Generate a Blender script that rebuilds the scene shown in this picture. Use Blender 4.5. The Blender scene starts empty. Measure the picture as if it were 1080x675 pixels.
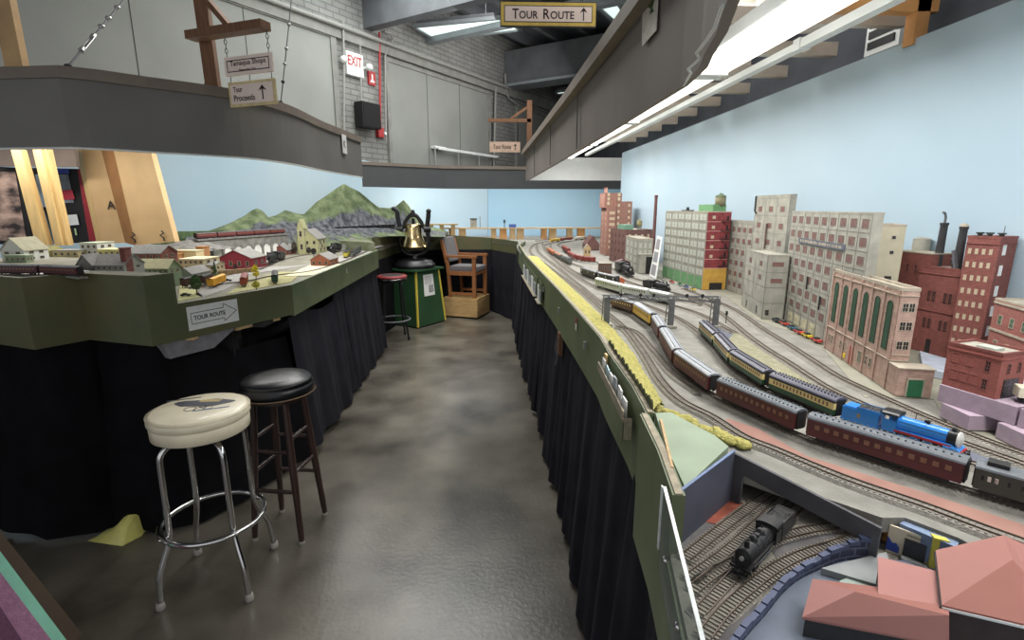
import bpy, math, random
from mathutils import Vector, Matrix
from math import sin, cos, pi, atan2, sqrt, radians
rng = random.Random(7)
SC = bpy.context.scene
COL = SC.collection

# ------------------------------------------------------------ camera model
HC, FPX, PITCH, YAW = 1.54, 540.0, 0.21602, 0.0560145
FW = Vector((sin(YAW)*cos(PITCH), cos(YAW)*cos(PITCH), -sin(PITCH)))
RT = Vector((cos(YAW), -sin(YAW), 0)); UP = RT.cross(FW)
CAMP = Vector((0, 0, HC))
def ray(px, py): return FW + RT*((px-540)/FPX) + UP*((337.5-py)/FPX)
def P(px, py, z):                      # point of a level surface at height z
    r = ray(px, py); return CAMP + r*((z-HC)/r.z)
def PV(px, py, a, b):                  # point of the vertical plane through a and b
    n = Vector((-(b.y-a.y), b.x-a.x, 0)); r = ray(px, py)
    return CAMP + r*((Vector((a.x, a.y, 0))-CAMP).dot(n)/r.dot(n))
def PY(px, py, y): r = ray(px, py); return CAMP + r*(y/r.y)
def PX(px, py, x): r = ray(px, py); return CAMP + r*(x/r.x)
def ZAT(p, py):                        # height over p seen at image row py
    k = (337.5-py)/FPX; q = Vector((p[0], p[1], 0))-CAMP
    return (k*q.dot(FW)-q.dot(UP))/(UP.z-k*FW.z)

# ------------------------------------------------------------ materials
def lin(c): c = c/255.0; return c/12.92 if c <= .04045 else ((c+.055)/1.055)**2.4
def S(c): return (lin(c[0]), lin(c[1]), lin(c[2]), 1)
MATS = {}
def _new(name):
    m = bpy.data.materials.new(name); m.use_nodes = True
    nt = m.node_tree; return m, nt, nt.nodes['Principled BSDF']
def mat(name, col=(128,128,128), rough=.7, metal=0., var=.12, scale=30., bump=0., col2=None, stretch=None, emit=0, coat=0, trans=0, bscale=None, lo=.3, hi=.7, spec=None):
    if name in MATS: return MATS[name]
    m, nt, bs = _new(name)
    c = S(col)
    c2 = S(col2) if col2 else tuple(min(1, v*(1+2*var)) for v in c[:3])+(1,)
    c1 = c if col2 else tuple(v*(1-var) for v in c[:3])+(1,)
    tc = nt.nodes.new('ShaderNodeTexCoord'); vec = tc.outputs['Object']
    if stretch:
        mp = nt.nodes.new('ShaderNodeMapping'); mp.inputs['Scale'].default_value = stretch
        nt.links.new(vec, mp.inputs['Vector']); vec = mp.outputs['Vector']
    nz = nt.nodes.new('ShaderNodeTexNoise'); nz.inputs['Scale'].default_value = scale; nz.inputs['Detail'].default_value = 6
    nt.links.new(vec, nz.inputs['Vector'])
    cr = nt.nodes.new('ShaderNodeValToRGB')
    cr.color_ramp.elements[0].position = lo; cr.color_ramp.elements[1].position = hi
    cr.color_ramp.elements[0].color = c1; cr.color_ramp.elements[1].color = c2
    nt.links.new(nz.outputs['Fac'], cr.inputs['Fac']); nt.links.new(cr.outputs['Color'], bs.inputs['Base Color'])
    bs.inputs['Roughness'].default_value = rough; bs.inputs['Metallic'].default_value = metal
    if spec is not None: bs.inputs['Specular IOR Level'].default_value = spec
    if coat: bs.inputs['Coat Weight'].default_value = coat
    if trans: bs.inputs['Transmission Weight'].default_value = trans
    if emit:
        bs.inputs['Emission Color'].default_value = c; bs.inputs['Emission Strength'].default_value = emit
    if bump:
        bn = nt.nodes.new('ShaderNodeTexNoise'); bn.inputs['Scale'].default_value = bscale or scale*3; bn.inputs['Detail'].default_value = 4
        nt.links.new(vec, bn.inputs['Vector'])
        bp = nt.nodes.new('ShaderNodeBump'); bp.inputs['Strength'].default_value = bump; bp.inputs['Distance'].default_value = .01
        nt.links.new(bn.outputs['Fac'], bp.inputs['Height']); nt.links.new(bp.outputs['Normal'], bs.inputs['Normal'])
    MATS[name] = m; return m
def brick(name, c1, c2, mortar, bw, bh, rough=.8, bump=.3, stain=.35, msize=.03):
    if name in MATS: return MATS[name]
    m, nt, bs = _new(name)
    tc = nt.nodes.new('ShaderNodeTexCoord'); sx = nt.nodes.new('ShaderNodeSeparateXYZ')
    nt.links.new(tc.outputs['Object'], sx.inputs[0])
    ad = nt.nodes.new('ShaderNodeMath'); ad.operation = 'ADD'
    nt.links.new(sx.outputs['X'], ad.inputs[0]); nt.links.new(sx.outputs['Y'], ad.inputs[1])
    cx = nt.nodes.new('ShaderNodeCombineXYZ'); nt.links.new(ad.outputs[0], cx.inputs['X']); nt.links.new(sx.outputs['Z'], cx.inputs['Y'])
    bt = nt.nodes.new('ShaderNodeTexBrick'); nt.links.new(cx.outputs[0], bt.inputs['Vector'])
    bt.inputs['Color1'].default_value = S(c1); bt.inputs['Color2'].default_value = S(c2); bt.inputs['Mortar'].default_value = S(mortar)
    bt.inputs['Scale'].default_value = 1; bt.inputs['Brick Width'].default_value = bw; bt.inputs['Row Height'].default_value = bh
    bt.inputs['Mortar Size'].default_value = bh*msize*4; bt.inputs['Mortar Smooth'].default_value = .3
    nz = nt.nodes.new('ShaderNodeTexNoise'); nz.inputs['Scale'].default_value = .6/bw; nz.inputs['Detail'].default_value = 5
    nt.links.new(tc.outputs['Object'], nz.inputs['Vector'])
    mr = nt.nodes.new('ShaderNodeMapRange'); mr.inputs['From Min'].default_value = .3; mr.inputs['From Max'].default_value = .7
    mr.inputs['To Min'].default_value = 1-stain; mr.inputs['To Max'].default_value = 1+stain*.5
    nt.links.new(nz.outputs['Fac'], mr.inputs['Value'])
    mx = nt.nodes.new('ShaderNodeMix'); mx.data_type = 'RGBA'; mx.blend_type = 'MULTIPLY'; mx.inputs['Factor'].default_value = 1
    nt.links.new(bt.outputs['Color'], mx.inputs['A']); nt.links.new(mr.outputs['Result'], mx.inputs['B'])
    nt.links.new(mx.outputs['Result'], bs.inputs['Base Color']); bs.inputs['Roughness'].default_value = rough
    if bump:
        bp = nt.nodes.new('ShaderNodeBump'); bp.inputs['Strength'].default_value = bump; bp.inputs['Distance'].default_value = bh*.1; bp.invert = True
        nt.links.new(bt.outputs['Fac'], bp.inputs['Height']); nt.links.new(bp.outputs['Normal'], bs.inputs['Normal'])
    MATS[name] = m; return m
def emis(name, col, strength):
    if name in MATS: return MATS[name]
    m, nt, bs = _new(name)
    bs.inputs['Base Color'].default_value = S(col); bs.inputs['Emission Color'].default_value = S(col); bs.inputs['Emission Strength'].default_value = strength
    MATS[name] = m; return m
def clear(name, tint=(235,240,240), mix=.12):
    if name in MATS: return MATS[name]
    m = bpy.data.materials.new(name); m.use_nodes = True; nt = m.node_tree; nt.nodes.clear()
    out = nt.nodes.new('ShaderNodeOutputMaterial'); mx = nt.nodes.new('ShaderNodeMixShader')
    tr = nt.nodes.new('ShaderNodeBsdfTransparent'); gl = nt.nodes.new('ShaderNodeBsdfPrincipled')
    tr.inputs['Color'].default_value = S(tint); gl.inputs['Roughness'].default_value = .12
    gl.inputs['Base Color'].default_value = S((200,205,205))
    mx.inputs['Fac'].default_value = mix
    nt.links.new(tr.outputs[0], mx.inputs[1]); nt.links.new(gl.outputs[0], mx.inputs[2]); nt.links.new(mx.outputs[0], out.inputs[0])
    MATS[name] = m; return m

# ------------------------------------------------------------ mesh builder
class MB:
    def __init__(s): s.v = []; s.f = []; s.m = []; s.s = []
    def add(s, vs, fs, mi=0, smooth=False, M=None):
        o = len(s.v)
        s.v += [(M @ Vector(v)) if M else Vector(v) for v in vs]
        for f in fs: s.f.append([i+o for i in f]); s.m.append(mi); s.s.append(smooth)
        return s
    def box(s, x0, y0, z0, x1, y1, z1, mi=0, M=None):
        vs = [(x0,y0,z0),(x1,y0,z0),(x1,y1,z0),(x0,y1,z0),(x0,y0,z1),(x1,y0,z1),(x1,y1,z1),(x0,y1,z1)]
        return s.add(vs, [(0,3,2,1),(4,5,6,7),(0,1,5,4),(1,2,6,5),(2,3,7,6),(3,0,4,7)], mi, False, M)
    def cb(s, c, d, mi=0, rz=0):
        M = Matrix.Translation(Vector(c)) @ Matrix.Rotation(rz, 4, 'Z')
        return s.box(-d[0]/2, -d[1]/2, -d[2]/2, d[0]/2, d[1]/2, d[2]/2, mi, M)
    def beam(s, p0, p1, w, h, mi=0):            # rectangular bar between two points
        p0, p1 = Vector(p0), Vector(p1); d = p1-p0; L = d.length; d.normalize()
        up = Vector((0,0,1)) if abs(d.z) < .95 else Vector((0,1,0))
        sx = d.cross(up).normalized(); uz = sx.cross(d)
        M = Matrix(((sx.x,d.x,uz.x,p0.x),(sx.y,d.y,uz.y,p0.y),(sx.z,d.z,uz.z,p0.z),(0,0,0,1)))
        return s.box(-w/2, 0, -h/2, w/2, L, h/2, mi, M)
    def cyl(s, p0, p1, r0, r1=None, n=12, mi=0, caps=True, smooth=True):
        r1 = r0 if r1 is None else r1
        p0, p1 = Vector(p0), Vector(p1); d = (p1-p0).normalized()
        a = d.orthogonal().normalized(); b = d.cross(a)
        vs = [p0+(a*cos(2*pi*i/n)+b*sin(2*pi*i/n))*r0 for i in range(n)]+[p1+(a*cos(2*pi*i/n)+b*sin(2*pi*i/n))*r1 for i in range(n)]
        s.add(vs, [(i,(i+1)%n,n+(i+1)%n,n+i) for i in range(n)], mi, smooth)
        if caps: s.add(vs, [tuple(range(n-1,-1,-1)), tuple(range(n,2*n))], mi)
        return s
    def tube(s, pts, r, n=8, mi=0, closed=False):
        pts = [Vector(p) for p in pts]; N = len(pts); o = len(s.v); ref = None; rings = []
        for i, p in enumerate(pts):
            a = pts[(i-1) % N] if (closed or i > 0) else p; b = pts[(i+1) % N] if (closed or i < N-1) else p
            t = (b-a).normalized()
            ref = t.orthogonal().normalized() if ref is None else (ref-t*ref.dot(t)).normalized()
            q = t.cross(ref); rr = r[i] if isinstance(r, (list, tuple)) else r
            rings.append([p+(ref*cos(2*pi*k/n)+q*sin(2*pi*k/n))*rr for k in range(n)])
        vs = [v for g in rings for v in g]; fs = []
        for i in range(N if closed else N-1):
            j = (i+1) % N
            for k in range(n): fs.append((i*n+k, i*n+(k+1)%n, j*n+(k+1)%n, j*n+k))
        s.add(vs, fs, mi, True)
        if not closed: s.add(vs, [tuple(range(n-1,-1,-1)), tuple(range((N-1)*n, N*n))], mi)
        return s
    def lathe(s, prof, n=32, c=(0,0,0), mi=0, M=None, smooth=True):   # prof: (r,z)
        vs = []; fs = []
        for r, z in prof:
            for k in range(n): vs.append((c[0]+r*cos(2*pi*k/n), c[1]+r*sin(2*pi*k/n), c[2]+z))
        for i in range(len(prof)-1):
            for k in range(n): fs.append((i*n+k, i*n+(k+1)%n, (i+1)*n+(k+1)%n, (i+1)*n+k))
        s.add(vs, fs, mi, smooth, M)
        return s
    def prism(s, poly, z0, z1, mi=0, M=None):
        n = len(poly); a = sum(poly[i][0]*poly[(i+1)%n][1]-poly[(i+1)%n][0]*poly[i][1] for i in range(n))
        if a < 0: poly = list(reversed(poly))
        z1l = z1 if isinstance(z1, (list,tuple)) else [z1]*n
        if a < 0 and isinstance(z1, (list,tuple)): z1l = list(reversed(z1l))
        vs = [(p[0],p[1],z0) for p in poly]+[(p[0],p[1],z1l[i]) for i,p in enumerate(poly)]
        return s.add(vs, [tuple(range(n-1,-1,-1)), tuple(range(n,2*n))]+[(i,(i+1)%n,n+(i+1)%n,n+i) for i in range(n)], mi, False, M)
    def strip(s, pts, z0, z1, t, mi=0):            # upright board following a line; thickness to its right side
        n = len(pts); pts = [Vector((p[0],p[1],0)) for p in pts]
        z0 = z0 if isinstance(z0,(list,tuple)) else [z0]*n; z1 = z1 if isinstance(z1,(list,tuple)) else [z1]*n
        off = []
        for i in range(n):
            ns = []
            for a, b in ((i-1,i),(i,i+1)):
                if 0 <= a and b < n:
                    d = pts[b]-pts[a]
                    if d.length > 1e-6: ns.append(Vector((d.y,-d.x,0)).normalized())
            m = sum(ns, Vector())/len(ns); m = m/max(.3, m.length_squared) if m.length > 1e-6 else ns[0]
            off.append(pts[i]+m*t)
        vs = []
        for i in range(n):
            p, q = pts[i], off[i]
            vs += [(p.x,p.y,z0[i]),(q.x,q.y,z0[i]),(q.x,q.y,z1[i]),(p.x,p.y,z1[i])]
        fs = [(0,1,2,3), tuple(4*(n-1)+k for k in (3,2,1,0))]
        for i in range(n-1):
            for k in range(4): fs.append((4*i+k, 4*(i+1)+k, 4*(i+1)+(k+1)%4, 4*i+(k+1)%4))
        return s.add(vs, fs, mi)
    def gable(s, x0, x1, y0, y1, z0, zr, mi=0, over=0., t=.002, axis='x'):   # two roof slabs, ridge along axis
        if axis == 'x':
            ym = (y0+y1)/2
            for ya in (y0-over, y1+over):
                zb = z0-(zr-z0)*over/(ym-y0)
                s.add([(x0-over,ya,zb),(x1+over,ya,zb),(x1+over,ym,zr),(x0-over,ym,zr),(x0-over,ya,zb+t),(x1+over,ya,zb+t),(x1+over,ym,zr+t),(x0-over,ym,zr+t)],
                      [(0,3,2,1),(4,5,6,7),(0,1,5,4),(1,2,6,5),(2,3,7,6),(3,0,4,7)], mi)
        else:
            xm = (x0+x1)/2
            for xa in (x0-over, x1+over):
                zb = z0-(zr-z0)*over/(xm-x0)
                s.add([(xa,y0-over,zb),(xa,y1+over,zb),(xm,y1+over,zr),(xm,y0-over,zr),(xa,y0-over,zb+t),(xa,y1+over,zb+t),(xm,y1+over,zr+t),(xm,y0-over,zr+t)],
                      [(0,3,2,1),(4,5,6,7),(0,1,5,4),(1,2,6,5),(2,3,7,6),(3,0,4,7)], mi)
        return s
    def mesh(s, name, mats):
        me = bpy.data.meshes.new(name); me.from_pydata([tuple(v) for v in s.v], [], s.f)
        for m in (mats if isinstance(mats,(list,tuple)) else [mats]): me.materials.append(m)
        for p, mi, sm in zip(me.polygons, s.m, s.s): p.material_index = mi; p.use_smooth = sm
        me.validate(); me.update(); return me
    def build(s, name, mats, parent=None, loc=None, rz=0, bevel=0):
        o = bpy.data.objects.new(name, s.mesh(name, mats)); COL.objects.link(o)
        if parent: o.parent = parent
        if loc is not None: o.location = loc
        if rz: o.rotation_euler.z = rz
        if bevel:
            b = o.modifiers.new('bevel', 'BEVEL'); b.width = bevel; b.segments = 2; b.limit_method = 'ANGLE'
        return o
def tag(o, label, cat, group=None, kind=None):
    if kind: o['kind'] = kind
    if label: o['label'] = label
    if cat: o['category'] = cat
    if group: o['group'] = group
    return o
def thing(name, label, cat, loc=(0,0,0), rz=0, group=None):
    o = bpy.data.objects.new(name, None); COL.objects.link(o); o.empty_display_size = .05
    o.location = loc; o.rotation_euler = (0,0,rz); return tag(o, label, cat, group)
def struct(o): o['kind'] = 'structure'; return o
def inst(name, me, parent, loc=(0,0,0), rz=0):
    o = bpy.data.objects.new(name, me); COL.objects.link(o); o.parent = parent; o.location = loc; o.rotation_euler.z = rz; return o
def kids(o): return [c for c in bpy.data.objects if c.parent == o]
def copy_tree(o, parent=None):
    c = o.copy(); COL.objects.link(c)
    if parent: c.parent = parent; c.matrix_parent_inverse = o.matrix_parent_inverse
    for ch in kids(o): copy_tree(ch, c)
    return c
def copy_thing(o, label, loc, rz, group=None, sx=1):
    c = copy_tree(o); c['label'] = label; c.location = loc; c.rotation_euler = (0,0,rz); c.scale = (sx*o.scale[0], o.scale[1], o.scale[2])
    if group: c['group'] = group
    return c
def text_mesh(lines, depth=.001):        # lines: (string, size, x, y); mesh in the XY plane
    mb = MB()
    for tx, size, x, y in lines:
        cu = bpy.data.curves.new('lettering', 'FONT'); cu.body = tx; cu.size = size; cu.extrude = depth; cu.offset = .016*size
        cu.resolution_u = 3
        ob = bpy.data.objects.new('lettering', cu); COL.objects.link(ob)
        dg = bpy.context.evaluated_depsgraph_get(); me = bpy.data.meshes.new_from_object(ob.evaluated_get(dg))
        mb.add([(v.co.x+x, v.co.y+y, v.co.z) for v in me.vertices], [tuple(p.vertices) for p in me.polygons])
        bpy.data.objects.remove(ob); bpy.data.meshes.remove(me); bpy.data.curves.remove(cu)
    return mb
def upright(mb, M):
    mb.v = [M @ v for v in mb.v]; return mb
def facing(o, rz=0, tilt=0):             # XY-plane lettering stood up to face -Y
    o.rotation_euler = (pi/2+tilt, 0, rz); return o
def smooth_path(pts, step):              # Catmull-Rom through pts, resampled
    pts = [Vector(p) for p in pts]; out = []
    q = [pts[0]*2-pts[1]]+pts+[pts[-1]*2-pts[-2]]
    for i in range(1, len(q)-2):
        for k in range(12):
            t = k/12; a,b,c,d = q[i-1],q[i],q[i+1],q[i+2]
            out.append(.5*((2*b)+(c-a)*t+(2*a-5*b+4*c-d)*t*t+(3*b-a-3*c+d)*t**3))
    out.append(pts[-1]); res = [out[0]]; acc = 0
    for a, b in zip(out, out[1:]):
        L = (b-a).length
        while acc+L >= step:
            a = a+(b-a)*((step-acc)/(b-a).length); res.append(a.copy()); L = (b-a).length; acc = 0
            if L < 1e-9: break
        acc += L
    return res

# ------------------------------------------------------------ camera, world, view
cd = bpy.data.cameras.new('camera'); cam = bpy.data.objects.new('camera', cd); COL.objects.link(cam)
cd.sensor_width = 36; cd.lens = 18.0; cd.clip_start = .05; cd.clip_end = 200
cam.matrix_world = Matrix(((RT.x,UP.x,-FW.x,0),(RT.y,UP.y,-FW.y,0),(RT.z,UP.z,-FW.z,HC),(0,0,0,1)))
SC.camera = cam
w = bpy.data.worlds.new('world'); SC.world = w; w.use_nodes = True
w.node_tree.nodes['Background'].inputs['Color'].default_value = (.95,.97,1,1)
w.node_tree.nodes['Background'].inputs['Strength'].default_value = .72
SC.view_settings.view_transform = 'Standard'; SC.view_settings.look = 'None'; SC.view_settings.exposure = 0
def area(name, loc, sx, sy, power, rot=(0,0,0), col=(1,1,1)):
    l = bpy.data.lights.new(name, 'AREA'); l.shape = 'RECTANGLE'; l.size = sx; l.size_y = sy; l.energy = power; l.color = col
    o = bpy.data.objects.new(name, l); COL.objects.link(o); o.location = loc; o.rotation_euler = rot; return o
ZT = 1.06      # height of the layout's ground
# ============================================================ MATERIALS
m_floor = mat('concrete_floor', (47,42,36), .30, var=.3, scale=2.3, col2=(110,105,95), bump=.10, bscale=50, lo=.28, hi=.66)
m_fascia = mat('olive_green_paint', (100,110,80), .5, var=.12, scale=6, spec=.35)
m_fascia_dark = mat('dark_olive_green_paint', (80,88,60), .5, var=.25, scale=4, col2=(98,92,60))
m_sage = mat('pale_sage_green_paint', (138,154,130), .6, var=.07, scale=10)
m_edge = mat('bare_board_edge', (150,140,120), .7, var=.2, scale=60)
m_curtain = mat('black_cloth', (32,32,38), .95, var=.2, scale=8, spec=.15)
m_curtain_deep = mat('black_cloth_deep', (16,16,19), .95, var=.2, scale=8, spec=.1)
m_val_left = mat('grey_valance_board', (116,114,111), .75, var=.06, scale=3)
m_val_right = mat('warm_grey_valance_board', (128,119,114), .75, var=.06, scale=3)
m_val_far = mat('charcoal_valance_board', (78,80,83), .75, var=.06, scale=3)
m_trim_grey = mat('taupe_grey_trim', (122,112,102), .7, var=.08, scale=8)
m_white = mat('white_paint', (225,228,226), .6, var=.04, scale=6)
m_sky_r = mat('pale_sky_blue_paint', (164,186,200), .8, var=.04, scale=1.0, col2=(173,191,202))
m_sky_l = mat('sky_blue_paint', (176,203,220), .8, var=.04, scale=.8, col2=(196,214,222))
m_sky_f = mat('far_sky_blue_paint', (158,196,220), .8, var=.04, scale=.8, col2=(170,203,222))
m_brickwall = brick('grey_painted_brick', (146,146,142), (134,134,131), (112,112,110), .22, .075, stain=.22, bump=.5)
m_panel = mat('grey_panel_board', (136,138,134), .8, var=.07, scale=1.4)
m_ledge = mat('grey_painted_concrete', (128,128,124), .8, var=.12, scale=6)
m_ceil = mat('dark_blue_grey_ceiling', (92,96,102), .8, var=.15, scale=3)
m_steel = mat('dark_grey_steel', (96,98,102), .6, var=.12, scale=4)
m_steel_l = mat('light_grey_steel', (128,134,138), .5, var=.08, scale=4)
m_wood = mat('pale_pine', (205,178,135), .65, var=.14, scale=9, stretch=(6,6,.7), col2=(186,152,106))
m_wood_d = mat('brown_lumber', (128,92,66), .7, var=.2, scale=9, stretch=(6,6,.7), col2=(104,72,50))
m_joist = mat('whitewashed_lumber', (196,188,176), .7, var=.1, scale=8)
m_joist_o = mat('orange_pine', (196,146,92), .7, var=.14, scale=8)
m_chrome = mat('chrome', (205,205,205), .16, metal=1, var=.03, scale=20)
m_rubber = mat('grey_rubber', (150,146,140), .8, var=.05)
m_blackvinyl = mat('black_vinyl', (17,18,22), .34, var=.05, scale=10)
m_blackmetal = mat('black_metal', (22,23,25), .35, var=.1, spec=.5)
m_black = mat('matte_black', (20,20,21), .6, var=.1)
m_dark = mat('dark_charcoal', (44,44,46), .75, var=.15)
m_paper = mat('white_paper', (226,226,224), .8, var=.03)
m_pinkpaper = mat('pinkish_white_board', (242,224,214), .7, var=.03, scale=5)
m_gold = mat('ochre_gold_trim', (216,186,96), .6, var=.08)
m_ink = mat('dark_brown_ink', (58,44,40), .8, var=.05)
m_inkblack = mat('black_ink', (24,24,26), .8, var=.05)
m_red = mat('red_paint', (164,40,44), .5, var=.08)
m_pipe = mat('grey_painted_pipe', (142,142,138), .5, var=.08)

# ============================================================ ROOM SHELL
o = struct(MB().box(-9,-3,-.1,5,16,0).build('floor', m_floor))
WA = Vector((-.3,9.9,0)); WD = Vector((.57,.82,0)).normalized(); WR = atan2(WD.y, WD.x)
WB = WA+WD
def W(px, py, out=0.):                  # local coords on the diagonal wall: (u, -out, z)
    p = PV(px, py, WA, WB); return Vector(((p-WA).dot(WD), -out, p.z))
wl = struct(MB().box(-11,0,0,9,.25,4.8).build('wall_left', m_brickwall, None, WA, WR))
def onwall(mb, name, m, out=0): return mb.build(name, m, None, WA, WR)
o = struct(MB().box(-9,-3,4.8,5,16,4.9).build('ceiling', m_ceil))
o = struct(MB().box(2.6,-1,0,2.7,16,4.8).build('wall_right', m_ceil))
# boarded-over window bays and the concrete ledge above them
def bay(name, pa, pb, zbot):
    a, b = W(*pa), W(*pb); zt = (a.z+b.z)/2
    mb = MB(); mb.box(a.x,-.03,zbot,b.x,.02,zt,0)
    for k in (.33,.66): mb.box(a.x+(b.x-a.x)*k-.004,-.033,zbot,a.x+(b.x-a.x)*k+.004,-.03,zt,1)
    mb.box(a.x-.06,-.05,zbot,a.x,.02,zt+.05,2); mb.box(b.x,-.05,zbot,b.x+.09,.02,zt+.05,2); mb.box(a.x,-.05,zt,b.x,.02,zt+.05,2)
    return struct(onwall(mb, name, [m_panel, m_dark, m_ledge])), zt
b1, zt1 = bay('window_1', (-60,-100), (346,41), .9)
b2, zt2 = bay('window_2', (407,61), (513,103), .9)
a, b = W(540,106), W(584,126)
b3, zt3 = bay('window_3', (545,112), (584,128), .9)
zl = (W(404,58).z+W(500,95).z)/2
o = struct(onwall(MB().box(-11,-.07,zl+.04,9,.01,zl+.22), 'trim_1', m_ledge))
# roof beams, square to the wall
ND = Vector((WD.y,-WD.x,0))
def wallbeam(name, px, py0, py1, width, m, lo=None, hi=None):
    p = PV(px, py0, WA, WB); q = PV(px, py1, WA, WB)
    u = (p-WA).dot(WD); z0 = q.z; z1 = p.z
    return struct(MB().box(u, -9, lo if lo else z0, u+width, 0, hi if hi else z1).build(name, m, None, WA, WR)), u, z0
_, ub1, zb1 = wallbeam('trim_2', 378, -60, 28, .16, m_steel, hi=4.8)
_, ub2, zb2 = wallbeam('trim_3', 532, 62, 90, .25, m_steel, hi=4.55)
struct(MB().box(ub2-.1,-9,zb2-.05,ub2+.35,0,zb2).build('trim_4', m_steel_l, None, WA, WR))
p = W(448,44); struct(MB().box(p.x,-9,p.z-.02,p.x+.14,0,p.z+.12).build('trim_5', m_steel_l, None, WA, WR))
mb = MB()
for k in range(14): mb.box(-8+.0, -.5-k*.62, 4.62, 8, -.42-k*.62, 4.8)
struct(mb.build('trim_6', m_steel, None, WA, WR))
# ceiling troffers: hung just under the joists
m_lamp = emis('troffer_diffuser', (214,232,226), 1.1)
def troffer(pxs, z, label, cat='ceiling light', parts=True):
    ps = [P(px, py, z) for px, py in pxs]; c = sum(ps, Vector())/4
    t = thing('ceiling_light', label, cat, c, 0, 'ceiling lights')
    ps = [p-c for p in ps]
    MB().prism([(p.x,p.y) for p in ps], 0, .012).build('diffuser', m_lamp, t)
    mb = MB()
    for a, b in zip(ps, ps[1:]+ps[:1]): mb.beam((a.x,a.y,.006), (b.x,b.y,.006), .05, .05)
    mb.build('frame', m_steel_l, t)
    mb = MB().prism([(p.x*.94,p.y*.94) for p in ps], .013, .09); mb.build('housing', m_steel, t)
    c2 = c
    m2 = MB()
    for k in (-.3,.3):
        d = (ps[1]-ps[2])*.35
        m2.cyl((d.x*k*2,d.y*k*2,.09),(d.x*k*2,d.y*k*2,4.8-z),.008,n=6)
    m2.build('hanger', m_steel_l, t)
    return t
troffer([(436,28),(460,42),(550,31),(528,19)], 4.2, 'long rectangular ceiling light beside the dark roof beam')
troffer([(631,7),(648,22),(664,21),(652,3)], 4.2, 'short ceiling light partly hidden by right valance')
troffer([(586,97),(588,99),(612,96),(610,94)], 4.1, 'thin distant ceiling light below the blue-grey roof beam')

# pipes and fittings on the brick wall
def wpipe(name, label, pts, r, m, off=.06, cat='pipe'):
    ws = [W(*p) for p in pts]
    o = onwall(MB().tube([(q.x,-off,q.z) for q in ws], r, 8), name, m); return tag(o, label, cat)
a, b = W(275,0), W(500,82); zp = (a.z+b.z)/2
o = onwall(MB().tube([(-10,-.1,zp),(b.x+1.1,-.1,zp)], .03, 8), 'conduit_pipe', m_pipe); tag(o, 'long grey conduit pipe running level along the brick wall ledge', 'pipe')
o = wpipe('conduit_pipe', 'thin grey conduit dropping to the black wall speaker', [(376,35),(377,60),(378,112)], .012, m_pipe)
o = wpipe('conduit_pipe', 'thin grey conduit rising at right edge of first boarded bay', [(357,24),(358,80),(358,145)], .015, m_pipe, .09)
o = wpipe('conduit_pipe', 'bent grey conduit looping beside the red conduit', [(402,34),(409,36),(411,43),(405,52),(403,60),(404,150)], .014, m_pipe)
o = wpipe('conduit_pipe', 'grey conduit elbow near the far corner of wall', [(530,78),(531,98),(534,104),(545,112)], .022, m_pipe)
o = wpipe('conduit_pipe', 'vertical grey conduit by the far boarded bay', [(520,92),(519,140),(518,178)], .025, m_pipe)
o = wpipe('conduit_pipe', 'red fire alarm conduit running down brick pilaster', [(397,35),(397.5,90),(398,137)], .016, m_red)
t = W(399,140); r = thing('alarm_pull_station', 'small red alarm box at foot of red conduit', 'alarm box', WA+WD*t.x+Vector((0,0,t.z)), WR)
MB().box(-.06,-.07,-.07,.05,0,.07).build('case', m_red, r, bevel=.008); MB().cyl((.065,-.05,-.01),(.065,-.09,-.01),.022,n=10).build('bell_button', m_white, r)
t = W(391,83); r = thing('fire_sign', 'small red fire alarm sign with white symbol', 'sign', WA+WD*t.x+Vector((0,0,t.z)), WR)
MB().box(-.065,-.03,-.09,.065,0,.09).build('panel', m_red, r)
mb = MB(); mb.box(-.012,-.034,-.03,.012,-.03,.055); mb.box(-.04,-.034,-.055,.04,-.03,-.035); mb.box(-.03,-.034,-.03,.03,-.03,-.022); mb.build('symbol', m_white, r)
# exit sign with two lamp heads
t = W(371,68); r = thing('exit_sign', 'white emergency EXIT sign with red letters and two lamp heads', 'exit sign', WA+WD*t.x+Vector((0,0,t.z)), WR)
MB().box(-.15,-.07,-.16,.15,0,.14).build('case', m_white, r, bevel=.01)
mb = text_mesh([('EXIT', .165, -.185, 0)]); o = mb.build('lettering', m_red, r, (-.0,-.0725,-.03)); facing(o); o.scale = (.74,1.05,1)
for sx in (-.225,.225):
    o = MB().lathe([(0,-.04),(.04,-.032),(.05,0),(.046,.025),(.025,.05),(0,.055)], 16).build('lamp_head', m_white, r, (sx,-.1,.0)); o.rotation_euler = (pi/2+.3,0,0)
    MB().cyl((sx*.75,-.03,-.02),(sx,-.1,0),.014,n=8).build('lamp_arm', m_white, r)
# wall speaker
t = W(382,123); r = thing('wall_speaker', 'black loudspeaker box mounted on the brick pilaster', 'speaker', WA+WD*t.x+Vector((0,0,t.z)), WR)
MB().box(-.17,-.2,-.17,.17,-.03,.17).build('cabinet', m_black, r, bevel=.01)
MB().box(-.155,-.208,-.155,.155,-.2,.155).build('grille', mat('speaker_grille',(14,14,16),.9,scale=300), r)
MB().box(-.04,-.03,-.04,.04,0,.04).build('bracket', m_steel, r)
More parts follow.
